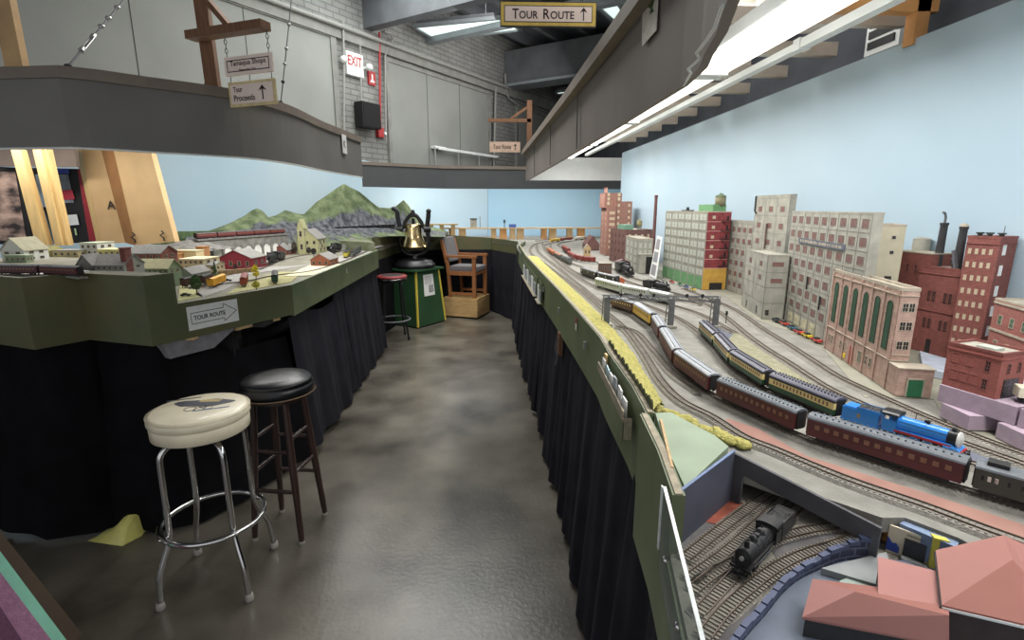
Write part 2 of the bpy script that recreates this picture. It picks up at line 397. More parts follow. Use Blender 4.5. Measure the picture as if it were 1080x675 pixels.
# cream junction rack on the second bay
a, b = W(453,156), W(520,158)
r = thing('pipe_rack', 'low pale pipe rack standing against the second boarded bay', 'pipe rack', WA+WD*a.x+Vector((0,0,a.z)), WR)
L = b.x-a.x; mb = MB(); mb.tube([(0,-.12,0),(L,-.12,0)], .02, 8); mb.tube([(0,-.2,-.03),(L*.9,-.2,-.03)], .012, 8); mb.build('rail', m_white, r)
for k in (.0,.33,.66): MB().tube([(L*k,-.12,0),(L*k,-.12,-.35)], .014, 8).build('upright', m_pipe, r)
MB().box(0,-.12,-.01,.3,0,.03).build('arm', m_white, r)

# ============================================================ BACKDROPS
def backdrop(pts, z0, z1, m, label, name='sky_backdrop'):
    return tag(MB().strip(pts, z0, z1, -.02).build(name, m), label, 'backdrop')
XB = 1.62
zbt = PX(870,79.5,XB).z
backdrop([(XB,.0),(XB,PX(658,166,XB).y)], .9, zbt, m_sky_r, 'long pale blue sky backdrop behind the model city')
backdrop([(-4.6,3.3),(-3.4,4.78),(-2.2,6.95),(-1.0,8.4),(.09,9.2)], .9, [2.3,2.3,2.26,2.10,2.08], m_sky_l, 'blue sky backdrop behind the model mountains')
backdrop([(.095,9.2),(2.58,8.95)], .9, 2.12, m_sky_f, 'far flat blue backdrop behind wooden viaduct')

# ============================================================ VALANCES
r = thing('valance', 'long grey angled valance board hanging over left layout', 'valance')
LV = [P(-90,157,1.84), P(75,155,1.84), P(270,167,1.84), P(385,187,1.84)]
LV2 = [(p.x,p.y) for p in [LV[0]]+smooth_path([P(*q,1.84) for q in ((75,155),(118,157),(165,160),(225,163.5),(270,167),(312,173),(345,180),(385,187))],.09)]
MB().strip(LV2, 1.84, 2.215, -.02).build('board', m_val_left, r)
MB().strip([(p[0]+.012,p[1]-.012) for p in LV2], 2.165, 2.22, -.04).build('top_trim', m_trim_grey, r)
MB().strip(LV2, 1.832, 1.842, -.022).build('bottom_edge', m_white, r)
for k in (.12,.5,.8):
    q = LV[1].lerp(LV[2],k); MB().cyl((q.x+.014,q.y-.014,2.195),(q.x+.024,q.y-.02,2.195),.008,n=8).build('screw', m_chrome, r)
r2 = thing('valance', 'charcoal valance board along the far end of room', 'valance')
FV = [P(383,197,1.80), P(470,199,1.80), (.44,7.55), (2.4,7.5)]
FV = [(p[0],p[1]) for p in FV]
MB().strip(FV, 1.80, 2.10, -.02).build('board', m_val_far, r2)
MB().strip([(p[0],p[1]-.012) for p in FV], 2.07,2.11,-.04).build('top_trim', m_trim_grey, r2)
r3 = thing('valance', 'long warm grey valance board curving in over right layout', 'valance')
RV = [(.553,6.72),(.565,5.0),(.57,3.4),(.565,2.4),(.56,1.85),(.553,1.5),(.53,1.32),(.49,1.2),(.455,1.06),(.40,.9),(.33,.72)]
zb = [1.872,1.872,1.872,1.87,1.872,1.87,1.872,1.868,1.87,1.87,1.87]
MB().strip(RV, zb, 2.23, -.02).build('board', m_val_right, r3)
MB().strip([(p[0]-.014,p[1]) for p in RV], 2.18, 2.235, .045).build('top_trim', m_trim_grey, r3)
mb = MB()
for y in (5.6,4.3,3.1): mb.box(.548,y,1.875,.553+.0,y+.015,2.18)
mb.build('seam', mat('valance_seam',(84,79,76),.8), r3)
MB().box(.56,6.72,1.88,1.9,6.74,2.16).build('end_panel', m_white, r3)
mb = MB(); mb.strip([(.575,6.6),(.585,1.5),(.52,1.2)],1.88,2.18,.004); mb.build('lining', m_white, r3)
# end grain tatters of the valance lower edge
q_ = [P(px,py,1.872) for px,py in ((722,90),(726,84),(730,77),(727,73),(733,68),(739,62),(736,56),(740,51),(747,42),(755,30),(764,6))]
MB().tube([(p.x-.003,p.y,p.z) for p in q_],.0035,6).build('torn_edge', m_white, r3)

# ------------------------------------------------- joists carrying the right valance
ORD = ['nearest','second','third','fourth','fifth','sixth','seventh','eighth','ninth','tenth','eleventh','twelfth','farthest']
YJ = [.95,1.36,1.77,2.18,2.59,3.0,3.41,3.82,4.23,4.64,5.05,5.46,5.87]
for i, y in enumerate(YJ):
    r = thing('joist_frame', 'pale wooden joist frame above right layout, '+ORD[i]+' from the camera', 'joist frame', (.6,y,2.25), 0, 'joist frames over the right layout')
    MB().box(-.01,-.02,0,1.1,.02,.06).build('rail', m_joist, r)
    mb = MB().box(.7,-.02,.09,.74,.02,.55); mb.build('post', m_joist if i % 3 else m_joist_o, r)
    MB().box(.5,-.02,.36,1.5,.02,.42).build('upper_rail', m_joist, r)
r = thing('pine_truss', 'orange pine truss on top of the right backdrop corner', 'wooden frame', (0,0,0))
q = PX(976,12,XB); mb = MB()
MB().box(XB-.5,q.y+.0,q.z-.0,XB+.05,q.y+.05,q.z+.06).build('rail', m_joist_o, r); MB().box(XB-.03,q.y-.0,zbt-.02,XB+.02,q.y+.05,q.z+.5).build('post', m_joist_o, r)
r = thing('ceiling_vent', 'square white louvred vent under the dark ceiling', 'vent', PX(935,32,2.3), 0)
MB().box(-.02,-.13,-.11,.1,.13,.11).build('frame', m_white, r)
mb = MB()
for k in range(3): mb.box(-.03,-.1,-.08+k*.058,-.02,.1,-.04+k*.058)
mb.build('slats', m_dark, r)
# corrugated duct glimpsed between joists
mb = MB(); mb.cyl((2.2,1.3,3.0),(2.2,8,3.0),.22,n=18)
for k in range(40): mb.cyl((2.2,1.35+k*.16,3.0),(2.2,1.37+k*.16,3.0),.232,n=18)
tag(mb.build('air_duct', mat('galvanised_duct',(120,134,148),.4,metal=.4)), 'blue-grey ribbed air duct above the right backdrop', 'duct')

# ------------------------------------------------- fluorescent strips over the right layout
m_tube = emis('fluorescent_diffuser', (255,252,245), 2.6)
def strip_light(y0, y1, x, z, label, lit=True, grp=None):
    r = thing('fluorescent_light', label, 'fluorescent light', (x,(y0+y1)/2,z), 0, grp); L = (y1-y0)/2-.01
    MB().box(-.05,-L,.0345,.05,L,.09).build('housing', m_white, r)
    if lit:
        MB().prism([(-.062,-L+.012),(.062,-L+.012),(.062,L-.012),(-.062,L-.012)],-.004,.034).prism([(-.045,-L+.012),(.045,-L+.012),(.045,L-.012),(-.045,L-.012)],-.016,-.004).build('diffuser', m_tube, r)
    for s in (-L+.012, L-.012): MB().box(-.064,s-.012,-.018,.064,s+.0118,.034).build('end_cap', m_white, r)
    return r
ys = [-.17,1.05,2.27,3.49,4.71,5.93]
names = ['overhead nearest the camera','second from the camera','third from the camera','fourth from the camera','at the far end']
for k in range(5): strip_light(ys[k], ys[k+1]-.02, .95, 2.09, 'lit fluorescent strip light over right layout, '+names[k], grp='lit fluorescent strips')
r = thing('reflector_rail', 'long white reflector rail beside the lit fluorescent strips', 'rail', (1.16,0,2.1))
MB().box(-.018,.6,.0,.018,1.95,.03).build('rail', m_white, r); MB().box(-.018,1.97,.0,.018,5.9,.025).build('rail', m_white, r)
MB().box(-.022,1.94,-.004,.022,1.98,.035).build('coupling', m_white, r)
strip_light(0,1.2,1.25,2.03,'lit fluorescent light crossing at the far end valance').rotation_euler.z = pi/2
for y in (1.0,2.2,3.4,4.6,5.6): area('layout_lamp', (.95,y,2.07), .12, 1.1, 12, col=(1,.98,.95))
area('layout_lamp', (.95,.42,2.07), .12, .9, 9, col=(1,.98,.95))
for y in (1.6,3.4,5.2): area('upward_fill', (1.25,y,2.36), .3, 1.6, 26, (pi,0,0), col=(1,.98,.95))  # added lamps without fixtures, facing up to brighten joists and ceiling
# lights behind the left and far valances
def lamp_line(a, b, z, power, label):
    d = Vector(b)-Vector(a); L = d.length; mid = (Vector(a)+Vector(b))/2; an = atan2(d.y,d.x)-pi/2
    t = strip_light(-L/2, L/2, 0, 0, label); t.location = (mid.x,mid.y,z); t.rotation_euler.z = an
    area('layout_lamp', (mid.x,mid.y,z-.03), .12, L, power, (0,0,an), (1,.98,.95))
lamp_line((-2.1,3.5),(-1.5,4.6), 2.06, 10, 'fluorescent strip light hidden behind left valance near its corner')
lamp_line((-1.55,4.3),(-1.36,5.3), 2.06, 9, 'fluorescent strip light hidden behind left valance, far half')
lamp_line((-3.6,3.5),(-2.4,3.45), 2.06, 9, 'fluorescent strip light hidden behind left valance by leaning boxes')
lamp_line((-.9,7.9),(.1,7.95), 2.02, 9, 'fluorescent strip light hidden behind far valance, left')
lamp_line((.4,7.95),(1.9,7.9), 2.02, 14, 'fluorescent strip light hidden behind far valance, right')
# unseen room lights overhead; the last is added to brighten the brick wall
area('room_fill', (-.6,4.9,4.25), 2.0, 2.8, 105, col=(1,.97,.92))
area('room_fill', (-.6,6.6,4.5), 2.2, 1.6, 80, col=(.95,1,.98))
area('room_fill', (.6,8.2,3.7), 2.0, 3.0, 48, (0,radians(62),radians(-35)), col=(1,.98,.95))
# ============================================================ BENCHWORK
RF = [(.43,6.27),(.395,4.77),(.40,3.66),(.405,2.85),(.405,2.17),(.40,1.70),(.385,1.52),(.37,1.2),(.352,1.035)]
r = thing('layout_fascia', 'olive green fascia board along right layout edge', 'fascia')
MB().strip([(.55,6.9)]+RF, [.88]*10, [1.10]*10, -.02).build('board', m_fascia, r)
MB().strip([(p[0]+.004,p[1]) for p in RF], 1.10, 1.103, -.012).build('top_edge', m_edge, r)
MB().strip([(.337,1.03),(.318,.86),(.292,.71)], [.80,.80,.80], [1.10,1.10,1.10], -.02).build('near_panel', m_fascia, r)
MB().strip([(.286,.70),(.221,.40),(.146,.05)], [.80]*3, [.99]*3, -.02).build('yard_panel', m_fascia, r)
MB().strip([(.341,1.03),(.322,.86),(.296,.71)], 1.10, 1.1025, -.012).build('near_edge', m_edge, r)
mb = MB()
for y in (4.4,3.3,2.6,1.9): mb.box(.3875 if y>2 else .386, y, 1.0, .396, y+.02, 1.03)
mb.build('switch_plate', m_pipe, r)
def curtain(label, pts, ztop, zbot, folds, amp, m, flare=.03, jag=.0, seed=1):
    g = random.Random(seed); pts = [Vector((p[0],p[1],0)) for p in pts]
    L = [0]
    for a, b in zip(pts, pts[1:]): L.append(L[-1]+(b-a).length)
    def at(t):
        s = t*L[-1]
        for i in range(len(pts)-1):
            if s <= L[i+1]+1e-9:
                d = pts[i+1]-pts[i]; return pts[i]+d*((s-L[i])/(L[i+1]-L[i])), Vector((d.y,-d.x,0)).normalized()
        return pts[-1], Vector((d.y,-d.x,0)).normalized()
    n = folds*16; rows = 14; ph = [g.uniform(-.9,.9) for _ in range(folds+2)]; am = [g.uniform(.45,1.25) for _ in range(folds+2)]
    vs = []; fs = []
    for j in range(rows+1):
        v = j/rows
        for i in range(n+1):
            t = i/n; p, nn = at(t); k = min(int(t*folds), folds); w = t*folds
            a0 = am[k]*(1-(w-k))+am[k+1]*(w-k); f0 = ph[k]*(1-(w-k))+ph[k+1]*(w-k)
            zt = ztop(t) if callable(ztop) else ztop; zb_ = zbot+jag*sin(w*2.1+seed)
            off = amp*a0*(.25+.75*v)*(sin(2*pi*w+f0+v*.5)+.32*sin(5.3*pi*w+2*f0-v*1.3))+flare*v
            q = p+nn*off; vs.append((q.x,q.y,zt+(zb_-zt)*v))
    for j in range(rows):
        for i in range(n): a = j*(n+1)+i; fs.append((a,a+1,a+n+2,a+n+1))
    o = MB().add(vs, fs, 0, True).build('black_curtain', m)
    return tag(o, label, 'curtain')
# strips' right-hand side faces the aisle when the run goes from near to far on the right side... run order sets the flare side
cs = [((.44,6.95),(.41,5.35),4,.03,'farthest, beside the far fascia'),((.425,5.4),(.42,4.45),3,.03,'second from far end'),((.42,4.5),(.425,3.6),2,.035,'by the white card racks'),
      ((.425,3.7),(.425,2.6),3,.035,'in the middle of the aisle'),((.425,2.68),(.42,2.15),2,.02,'narrow, with ragged hem'),((.42,2.2),(.40,1.62),2,.03,'by the leaflet rack'),((.40,1.7),(.36,1.1),2,.025,'under the stepped fascia'),((.36,1.15),(.28,.3),3,.02,'nearest the camera')]
for i,(a,b,f,zb_,nm) in enumerate(cs):
    a, b = (a[0]+.016,a[1]), (b[0]+.016,b[1])
    curtain('black floor-length curtain under right layout, '+nm, [a,b], .96, zb_, f, .026, m_curtain, .06, .012, i+3)

# right layout table and ground
ter = thing('layout_table', 'grey scenery table carrying the model city and rail yard', 'layout table')
poly = [(.415,6.27),(.41,4.77),(.42,3.66),(.425,2.85),(.425,2.17),(.42,1.70),(.40,1.52),(.385,1.2),(.372,1.035),(.345,.9),(.32,.745),(.46,.885),(.632,.697)]
e1 = P(955,543.5,ZT); e2 = P(1012,565,ZT); e3 = P(1250,690,ZT)
poly += [(e1.x,e1.y),(e2.x,e2.y),(e3.x,e3.y),(1.6,.1),(1.6,6.2),(2.4,7.4),(2.4,8.8),(.1,9.1),(-1.0,8.3),(-1.2,7.9),(-.62,7.75),(.12,7.72),(.45,6.9)]
m_ground = mat('grey_ballast_ground', (122,120,114), .9, var=.2, scale=22, col2=(146,144,136), bump=.25, bscale=300)
MB().prism(poly, 1.03, ZT-.004).build('ground', m_ground, ter)
def patch(name, pxs, m, z=ZT, h=.002, par=ter):
    return MB().prism([(q.x,q.y) for q in [P(x,y,z) for x,y in pxs]], z-.004, z-.004+h).build(name, m, par)
m_pinkpave = mat('pink_grey_pavement', (146,108,98), .9, var=.12, scale=20, col2=(160,122,110))
m_bluroad = mat('blue_grey_road', (98,101,114), .9, var=.1, scale=25)
m_street = mat('pale_street', (134,133,118), .9, var=.1, scale=14, col2=(150,148,134))
m_weed = mat('weedy_gravel', (128,128,98), .95, var=.3, scale=60, col2=(156,152,132), bump=.5)
m_grass = mat('yellow_green_turf', (156,154,84), 1, var=.3, scale=60, col2=(206,194,118), bump=1, bscale=160)
m_darkhump = mat('dark_grass_backing', (62,64,40), 1, var=.3, scale=30)
patch('pavement', [(752,449),(768,441),(800,452),(850,480),(930,505),(1010,530),(1090,556),(1200,600),(1120,597),(1030,553),(955,527),(880,500),(815,473),(770,455)], m_pinkpave, h=.003)
patch('road', [(748,338),(769,348),(806,373),(843,394),(880,417),(917,433),(960,452),(1030,478),(1100,505),(1100,518),(1020,492),(950,466),(905,448),(868,424),(836,403),(800,381),(764,355),(745,341)], m_bluroad, h=.003)
patch('street', [(690,290),(720,300),(765,312),(800,338),(830,348),(868,366),(912,418),(985,420),(1000,445),(1100,490),(1100,470),(1240,470),(1060,380),(930,330),(800,280),(700,280)], m_street, h=.002)
patch('weedy_strip', [(775,350),(800,362),(850,395),(885,415),(935,440),(912,438),(870,425),(830,404),(795,383),(765,362)], m_weed, h=.0035)
MB().prism([(.345,.9),(.322,.735),(.46,.872),(.455,.92),(.41,1.04),(.375,1.04)], 1.06, 1.098).build('green_corner_board', m_sage, ter)
# turf berm along the fascia edge
def berm(pxs_in, name, m, zi=ZT+.002, zo=1.112, par=ter):
    pass
inn = [P(x,y,ZT) for x,y in [(568,271),(590,291),(613,312),(637,335),(652,352),(667,370),(680,391),(690,408),(700,425)]]
out = [(.404,4.75),(.415,3.66),(.42,2.85),(.42,2.17),(.415,1.70),(.40,1.50),(.388,1.3),(.378,1.15),(.368,1.045)]
vs = []; fs = []; nseg = 6
ip = smooth_path(inn, .03); N = 90
def lerp_list(L, t):
    s = t*(len(L)-1); i = min(int(s), len(L)-2); a, b = Vector(L[i][:2]+(0,)) if isinstance(L[i],tuple) else Vector(L[i]), Vector(L[i+1][:2]+(0,)) if isinstance(L[i+1],tuple) else Vector(L[i+1])
    return a.lerp(b, s-i)
g = random.Random(3)
for i in range(N+1):
    t = i/N; a = lerp_list(out, t); b = lerp_list(inn, t)
    for j in range(nseg+1):
        u = j/nseg; hh = .038+.012*g.random(); z = ZT-.003+(hh*(1-u)**.8+.006*g.random()) if 0 < j < nseg else (ZT-.003 if j == nseg else ZT+.03+.014*g.random())
        q = a.lerp(b, u); vs.append((q.x+g.uniform(-.004,.004)*(0<j), q.y, z))
for i in range(N):
    for j in range(nseg): k = i*(nseg+1)+j; fs.append((k,k+1,k+nseg+2,k+nseg+1))
tag(MB().add(vs, fs, 0, True).build('turf_berm', m_grass), 'yellow green turf berm behind the right fascia', 'turf', kind='stuff')
mb = MB()
for k in range(14):
    t = .55+k*.45/14; a = lerp_list(out, t); b = lerp_list(out, min(1,t+.036)); h = g.uniform(.022,.032)
    d = b-a; pp = [a+d*u for u in (0,.2,.5,.8,1)]; hs = [0,.7,1,.85,.3]
    mb.strip([(p.x+.004,p.y) for p in pp], 1.07, [1.092+h*q for q in hs], .004)
tag(mb.build('hedge_backing', m_darkhump), 'row of dark rounded grass humps along near right fascia', 'hedge', kind='stuff')
mb = MB(); q0, q1 = P(757,451,1.075), P(700,455,1.09)
for k in range(40):
    q = P(693+k*2.35+g.uniform(-3,3), 428+k*.98+g.uniform(-2,2), 1.07); mb.lathe([(0,-.004),(.014,-.003),(.013,.002),(.007,.005+g.random()*.004),(0,.007)], 7, (q.x,q.y,1.064))
tag(mb.build('turf_border', m_grass), 'rough turf border between green corner board and the outer track', 'turf', kind='stuff')
a, b = P(697,443,1.101), P(709,494,1.101)
tag(MB().beam((a.x,a.y,1.1015),(b.x,b.y,1.1015),.005,.005).build('wooden_stick', m_wood), 'thin pale wooden stick lying on the green corner board', 'stick')

# far benchwork
r = thing('layout_fascia', 'dark green fascia board across far end of aisle', 'fascia')
FF = [P(398,283,.95), P(415,272,1.0), P(447,258,1.05)]
FFp = [(-1.14,5.55),(-1.3,6.1),(-1.2,7.1),(-.95,7.6),(-.62,7.73),(.12,7.72),(.45,6.9)]
MB().strip(FFp, [.9]*7, [1.10,1.2,1.19,1.17,1.15,1.10,1.10], -.02).build('board', m_fascia_dark, r)
curtain('black curtain behind the armchair at far end of aisle', [(-.6,7.70),(.12,7.69),(.44,6.9)], .93, .01, 4, .012, m_curtain, .02, 0, 21)
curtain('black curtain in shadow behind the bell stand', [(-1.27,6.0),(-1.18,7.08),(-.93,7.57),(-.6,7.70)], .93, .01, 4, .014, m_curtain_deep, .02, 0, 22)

# left benchwork
LF0 = [(-3.2,2.35),(-2.3,2.44),(-1.985,2.30),(-1.875,2.47),(-1.50,2.33)]
LF1 = [(-1.50,2.33),(-1.437,2.435),(-1.118,3.03),(-1.112,5.52)]
r = thing('layout_fascia', 'dark olive zigzag fascia board along left layout edge', 'fascia')
MB().strip(LF0, .925, 1.245, -.02).build('tall_board', m_fascia_dark, r)
sp = Vector((-1.50,2.33,0)).lerp(Vector((-1.437,2.435,0)),.95)
MB().strip([(-1.50,2.33),(sp.x,sp.y)], .925, 1.245, -.02).build('step_board', m_fascia_dark, r)
MB().strip([(sp.x,sp.y),(-1.118,3.03)], .925, 1.10, -.02).build('angled_board', m_fascia_dark, r)
MB().strip([(-1.118,3.03),(-1.112,5.52),(-1.14,5.6)], .915, 1.10, -.02).build('aisle_board', m_fascia, r)
mb = MB().strip([(sp.x,sp.y),(-2.2,3.2)], 1.07, [1.245,1.10], .015); mb.build('step_end', m_fascia_dark, r)
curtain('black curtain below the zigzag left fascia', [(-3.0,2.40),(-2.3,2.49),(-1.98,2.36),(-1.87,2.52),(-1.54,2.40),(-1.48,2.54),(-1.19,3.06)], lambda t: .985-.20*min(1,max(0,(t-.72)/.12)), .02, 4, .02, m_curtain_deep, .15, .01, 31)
curtain('black curtain along the aisle side of left layout, near half', [(-1.152,3.03),(-1.152,4.25)], lambda t: .94-.1*max(0,sin(t*pi*1.0-.3))*(t>.1)*(t<.75), .04, 3, .024, m_curtain, .075, .02, 32)
curtain('black curtain along the aisle side of left layout, far half', [(-1.152,4.2),(-1.152,5.55)], .93, .03, 4, .020, m_curtain, .07, .01, 33)
# grey hopper-shaped box hanging under the left fascia
r = thing('hanging_box', 'grey tapered box hanging below the left fascia', 'box')
a = P(172,362,.90); b = P(230,352,.90); c = P(190,378,.83); d = P(212,374,.83)
mb = MB(); tp = [(-1.52,2.36),(-1.44,2.46),(-1.33,2.66),(-1.45,2.74),(-1.6,2.6)]
mb.add([(-1.49,2.37,.93),(-1.30,2.72,.93),(-1.42,2.80,.93),(-1.62,2.45,.93),(-1.475,2.40,.845),(-1.37,2.59,.845),(-1.47,2.65,.845),(-1.58,2.46,.845)],[(0,1,2,3),(7,6,5,4),(0,4,5,1),(1,5,6,2),(2,6,7,3),(3,7,4,0)]); mb.build('shell', mat('grey_plastic',(120,118,122),.6), r)
MB().box(-1.44,2.47,.915,-1.40,2.52,.925).build('mounting_strip', m_wood, r)
o = MB().beam((-1.33,2.72,.915),(-1.2,2.98,.915),.05,.02).build('bench_rail', m_wood); tag(o, 'pale wooden rail showing below the angled left fascia', 'rail')
# left table surfaces
lt = thing('layout_table', 'scenery table under the model town on left side', 'layout table')
m_town = mat('town_ground', (116,114,98), .95, var=.2, scale=9, col2=(144,141,128), bump=.3, bscale=150)
m_townroad = mat('light_concrete_road', (148,146,142), .9, var=.06, scale=12)
MB().prism([(sp.x-.03,sp.y+.03),(-1.14,3.05),(-1.135,5.5),(-1.28,6.1),(-1.2,7.05),(-.95,7.55),(-1.02,8.3),(-2.25,6.85),(-3.3,4.7),(-2.6,3.7)], 1.03, 1.075).build('town_ground', m_town, lt)
MB().prism([(-3.2,2.37),(-2.3,2.46),(-1.985,2.33),(-1.88,2.49),(-1.51,2.36),(sp.x-.02,sp.y+.02),(-1.58,2.58),(-1.9,2.66),(-2.12,2.66),(-2.3,3.3),(-2.9,3.5),(-3.2,3.3)], 1.1, 1.232).build('raised_ground', m_town, lt)
def lp(name, pxs, m, z=1.075, h=.003): return MB().prism([(q.x,q.y) for q in [P(x,y,z) for x,y in pxs]], z-.001, z+h).build(name, m, lt)
MB().prism([(-1.16,5.62),(-1.32,6.1),(-1.22,7.08),(-.97,7.58),(-.62,7.71),(-.55,8.3),(-1.2,8.1),(-2.0,6.9),(-1.75,6.1)],1.0765,1.172).build('far_mound', mat('mossy_mound',(104,112,80),1,var=.25,scale=12,col2=(140,142,120)), lt)
MB().box(-2.6,2.75,.3,-1.35,2.8,.92).build('shade_panel', m_black, lt); MB().box(-1.42,3.0,.3,-1.38,5.2,.92).build('shade_panel', m_black, lt); MB().box(-1.5,2.8,.9,-1.2,5.2,.92).build('shade_top', m_black, lt)  # added black boards imitating the shade under the table
lp('road', [(214,314),(240,305),(262,290),(300,284),(335,279),(300,281),(262,283),(236,294),(205,311)], m_townroad)
lp('grass_patch', [(188,318),(214,313),(206,306),(190,301)], mat('pale_grass',(172,170,122),1,var=.15,scale=40))
lp('grass_patch', [(238,311),(306,298),(320,287),(296,287),(262,296)], mat('tan_turf',(150,146,92),1,var=.3,scale=50,col2=(186,180,140)))
lp('loading_pad', [(300,292),(335,291),(362,279),(330,279)], mat('cream_board',(206,202,172),.9,var=.06), h=.006)
lp('concrete_apron', [(345,277),(372,276),(398,266),(385,262),(368,266)], m_townroad)
# ============================================================ TRACK
m_rail = mat('rail_steel', (88,76,66), .5, metal=.3, var=.1)
m_tie = mat('track_sleepers', (130,124,115), .9, var=.15, scale=40)
m_ballast = mat('light_ballast', (138,135,128), .95, var=.2, scale=90, col2=(162,158,150), bump=.4, bscale=400)
def track(label, pts, z, step=.0085, par=None, ballast=m_ballast, bw=.021, grp=None, clip=None):
    base = [p for p in smooth_path([(p[0],p[1],0) for p in pts], step) if not clip or clip(p)]
    r = thing('railway_track', label, 'railway track', (0,0,0), 0, grp)
    n = len(base); nr = []
    for i in range(n):
        d = (base[min(i+1,n-1)]-base[max(i-1,0)]); nr.append(Vector((-d.y,d.x,0)).normalized())
    def ribbon(offs, mi=0):            # offs: (lateral, z)
        mb = MB(); vs = []; fs = []; k = len(offs)
        for p, q in zip(base, nr):
            for o, zz in offs: vs.append((p.x+q.x*o, p.y+q.y*o, z+zz))
        for i in range(n-1):
            for j in range(k): fs.append((i*k+j, (i+1)*k+j, (i+1)*k+(j+1)%k, i*k+(j+1)%k))
        fs += [tuple(range(k-1,-1,-1)), tuple(range((n-1)*k, n*k))]
        return mb.add(vs, fs, mi)
    if ballast: ribbon([(-bw,-.004),(-bw*.8,.003),(bw*.8,.003),(bw,-.004)]).build('ballast', ballast, r)
    mb = MB()
    for p, q in zip(base, nr):
        d = Vector((q.y,-q.x,0)); a = p-q*.0145; b = p+q*.0145; w = d*.002
        vs = [a-w, b-w, b+w, a+w]
        mb.add([(v.x,v.y,z+.003) for v in vs]+[(v.x,v.y,z+.0048) for v in vs], [(4,5,6,7),(0,1,5,4),(1,2,6,5),(2,3,7,6),(3,0,4,7)])
    mb.build('sleepers', m_tie, r)
    mb = MB()
    for s in (-.00825,.00825):
        x = ribbon([(s-.0007,.0045),(s-.0007,.0075),(s+.0007,.0075),(s+.0007,.0045)]); mb.add(x.v, x.f)
    mb.build('rails', m_rail, r)
    return base
RZ = ZT+.0075        # rail top
def pp(pxs, z=ZT): return [P(x,y,z) for x,y in pxs]
G = 'tracks through the model rail yard'
track('outermost curved track beside the turf berm and green corner', pp([(588,254),(570,256),(561,260),(560,267),(575,279),(595,294),(615,309),(637,328),(659,347),(679,373),(697,402),(719,424),(752,441.5),(784,462),(818,476),(860,494),(903,511),(975,536),(1033,558),(1085,577),(1160,606)]), ZT)
T2 = [(645,326),(665,332),(684.5,346),(694,362),(708.6,389),(728,407),(750,421.5),(795,443),(840,464),(900,485),(960,505),(1020,524),(1090,545),(1170,570)]
w2 = pp(T2)
def shift(ps, d):
    out = []
    for i, p in enumerate(ps):
        t = ps[min(i+1,len(ps)-1)]-ps[max(i-1,0)]; n = Vector((t.y,-t.x,0)).normalized()
        out.append(p+ (n if n.x > 0 else -n)*d)
    return out
w2 = shift(w2, .017)
far2 = pp([(566,257),(568,266),(590,284),(612,302),(632,318)])
B2 = track('track under the long maroon passenger train', far2+w2, ZT)
T3 = [(735,353),(751,369),(766,388),(785,402.5),(806,415.5),(842,432),(878,448),(920,462),(965,476),(1016,492),(1090,515),(1180,545)]
w3 = shift(pp(T3), .017)
B3 = track('track under the cream and green coaches and blue engine', pp([(640,306),(680,322),(714,336)])+w3, ZT)
track('inner street-side track between grey road and pavement', pp([(690,305),(745,322),(797,361),(834,385),(871,409),(908,427),(945,442),(984,457),(1026,473),(1080,492),(1180,528)]), ZT)
track('track closest to the pink brick power house', pp([(720,305),(770,325),(805,348),(834,366),(860,383),(887,400),(943,426),(984,444),(1026,461),(1080,481),(1180,515)]), ZT)
T6 = pp([(572,256),(575,264),(590,279),(608,292),(630,303.5),(655,311),(693,319),(735,331),(775,352)])
B6 = track('yard track under the silver streamlined train', T6, ZT, grp=G)
T7 = pp([(580,257),(583,266),(600,283),(620,293),(648,301),(690,311),(740,322)])
B7 = track('yard track under the dark passenger locomotives', T7, ZT)
track('yard track under the orange and grey open wagons', pp([(590,255),(574,259),(582,267),(598,276),(619,284),(649,293),(678,303),(709,309.5),(760,322)]), ZT)
track('yard track under the short red wagons', pp([(620,252),(590,257),(598,265),(612,274),(629,277),(650,286),(668,294),(705,304)]), ZT)
track('curved track behind the far yard at the room end', pp([(640,250),(605,252),(580,253),(565,254.5)]), ZT)
track('short siding ending beside the signal bridge leg', pp([(652,345),(672,352),(690,372),(712,396),(740,415)]), ZT)

# ============================================================ ROLLING STOCK (1:87)
m_wheel = mat('dark_wheels', (40,38,38), .6, var=.1)
m_maroon = mat('maroon_coach_paint', (82,36,40), .45, var=.08, scale=20)
m_maroon_d = mat('maroon_window_band', (74,32,34), .45, var=.1, scale=20)
m_coachroof = mat('slate_grey_roof', (92,98,104), .5, var=.08, scale=20)
m_greyroof = mat('silver_roof', (150,154,160), .4, var=.08, scale=20)
m_glass_tan = mat('tan_lit_window', (126,90,70), .3, var=.2, scale=60)
m_glass_dk = mat('dark_window_glass', (38,40,44), .15, var=.1)
m_green = mat('dark_green_coach', (32,74,46), .4, var=.05)
m_cream = mat('cream_coach', (226,206,140), .4, var=.05)
m_yel = mat('yellow_coach', (206,166,62), .45, var=.05)
m_brown = mat('brown_coach', (92,66,54), .5, var=.08)
m_pullman = mat('dark_olive_coach', (58,60,54), .45, var=.08)
m_silver = mat('stainless_coach', (188,192,190), .3, metal=.4, var=.06)
m_under = mat('underframe_black', (30,29,29), .7)
def bogie_mesh():
    mb = MB()
    for s in (-.010,.010):
        mb.box(-.017,s-.0012,.003,.017,s+.0012,.0075)
        for x in (-.0115,.0115): mb.cyl((x,s*.82-.001,.0052),(x,s*.82+.001,.0052),.0052,n=12)
    mb.box(-.006,-.010,.005,.006,.010,.010); return mb.mesh('bogie', m_wheel)
BOG = None
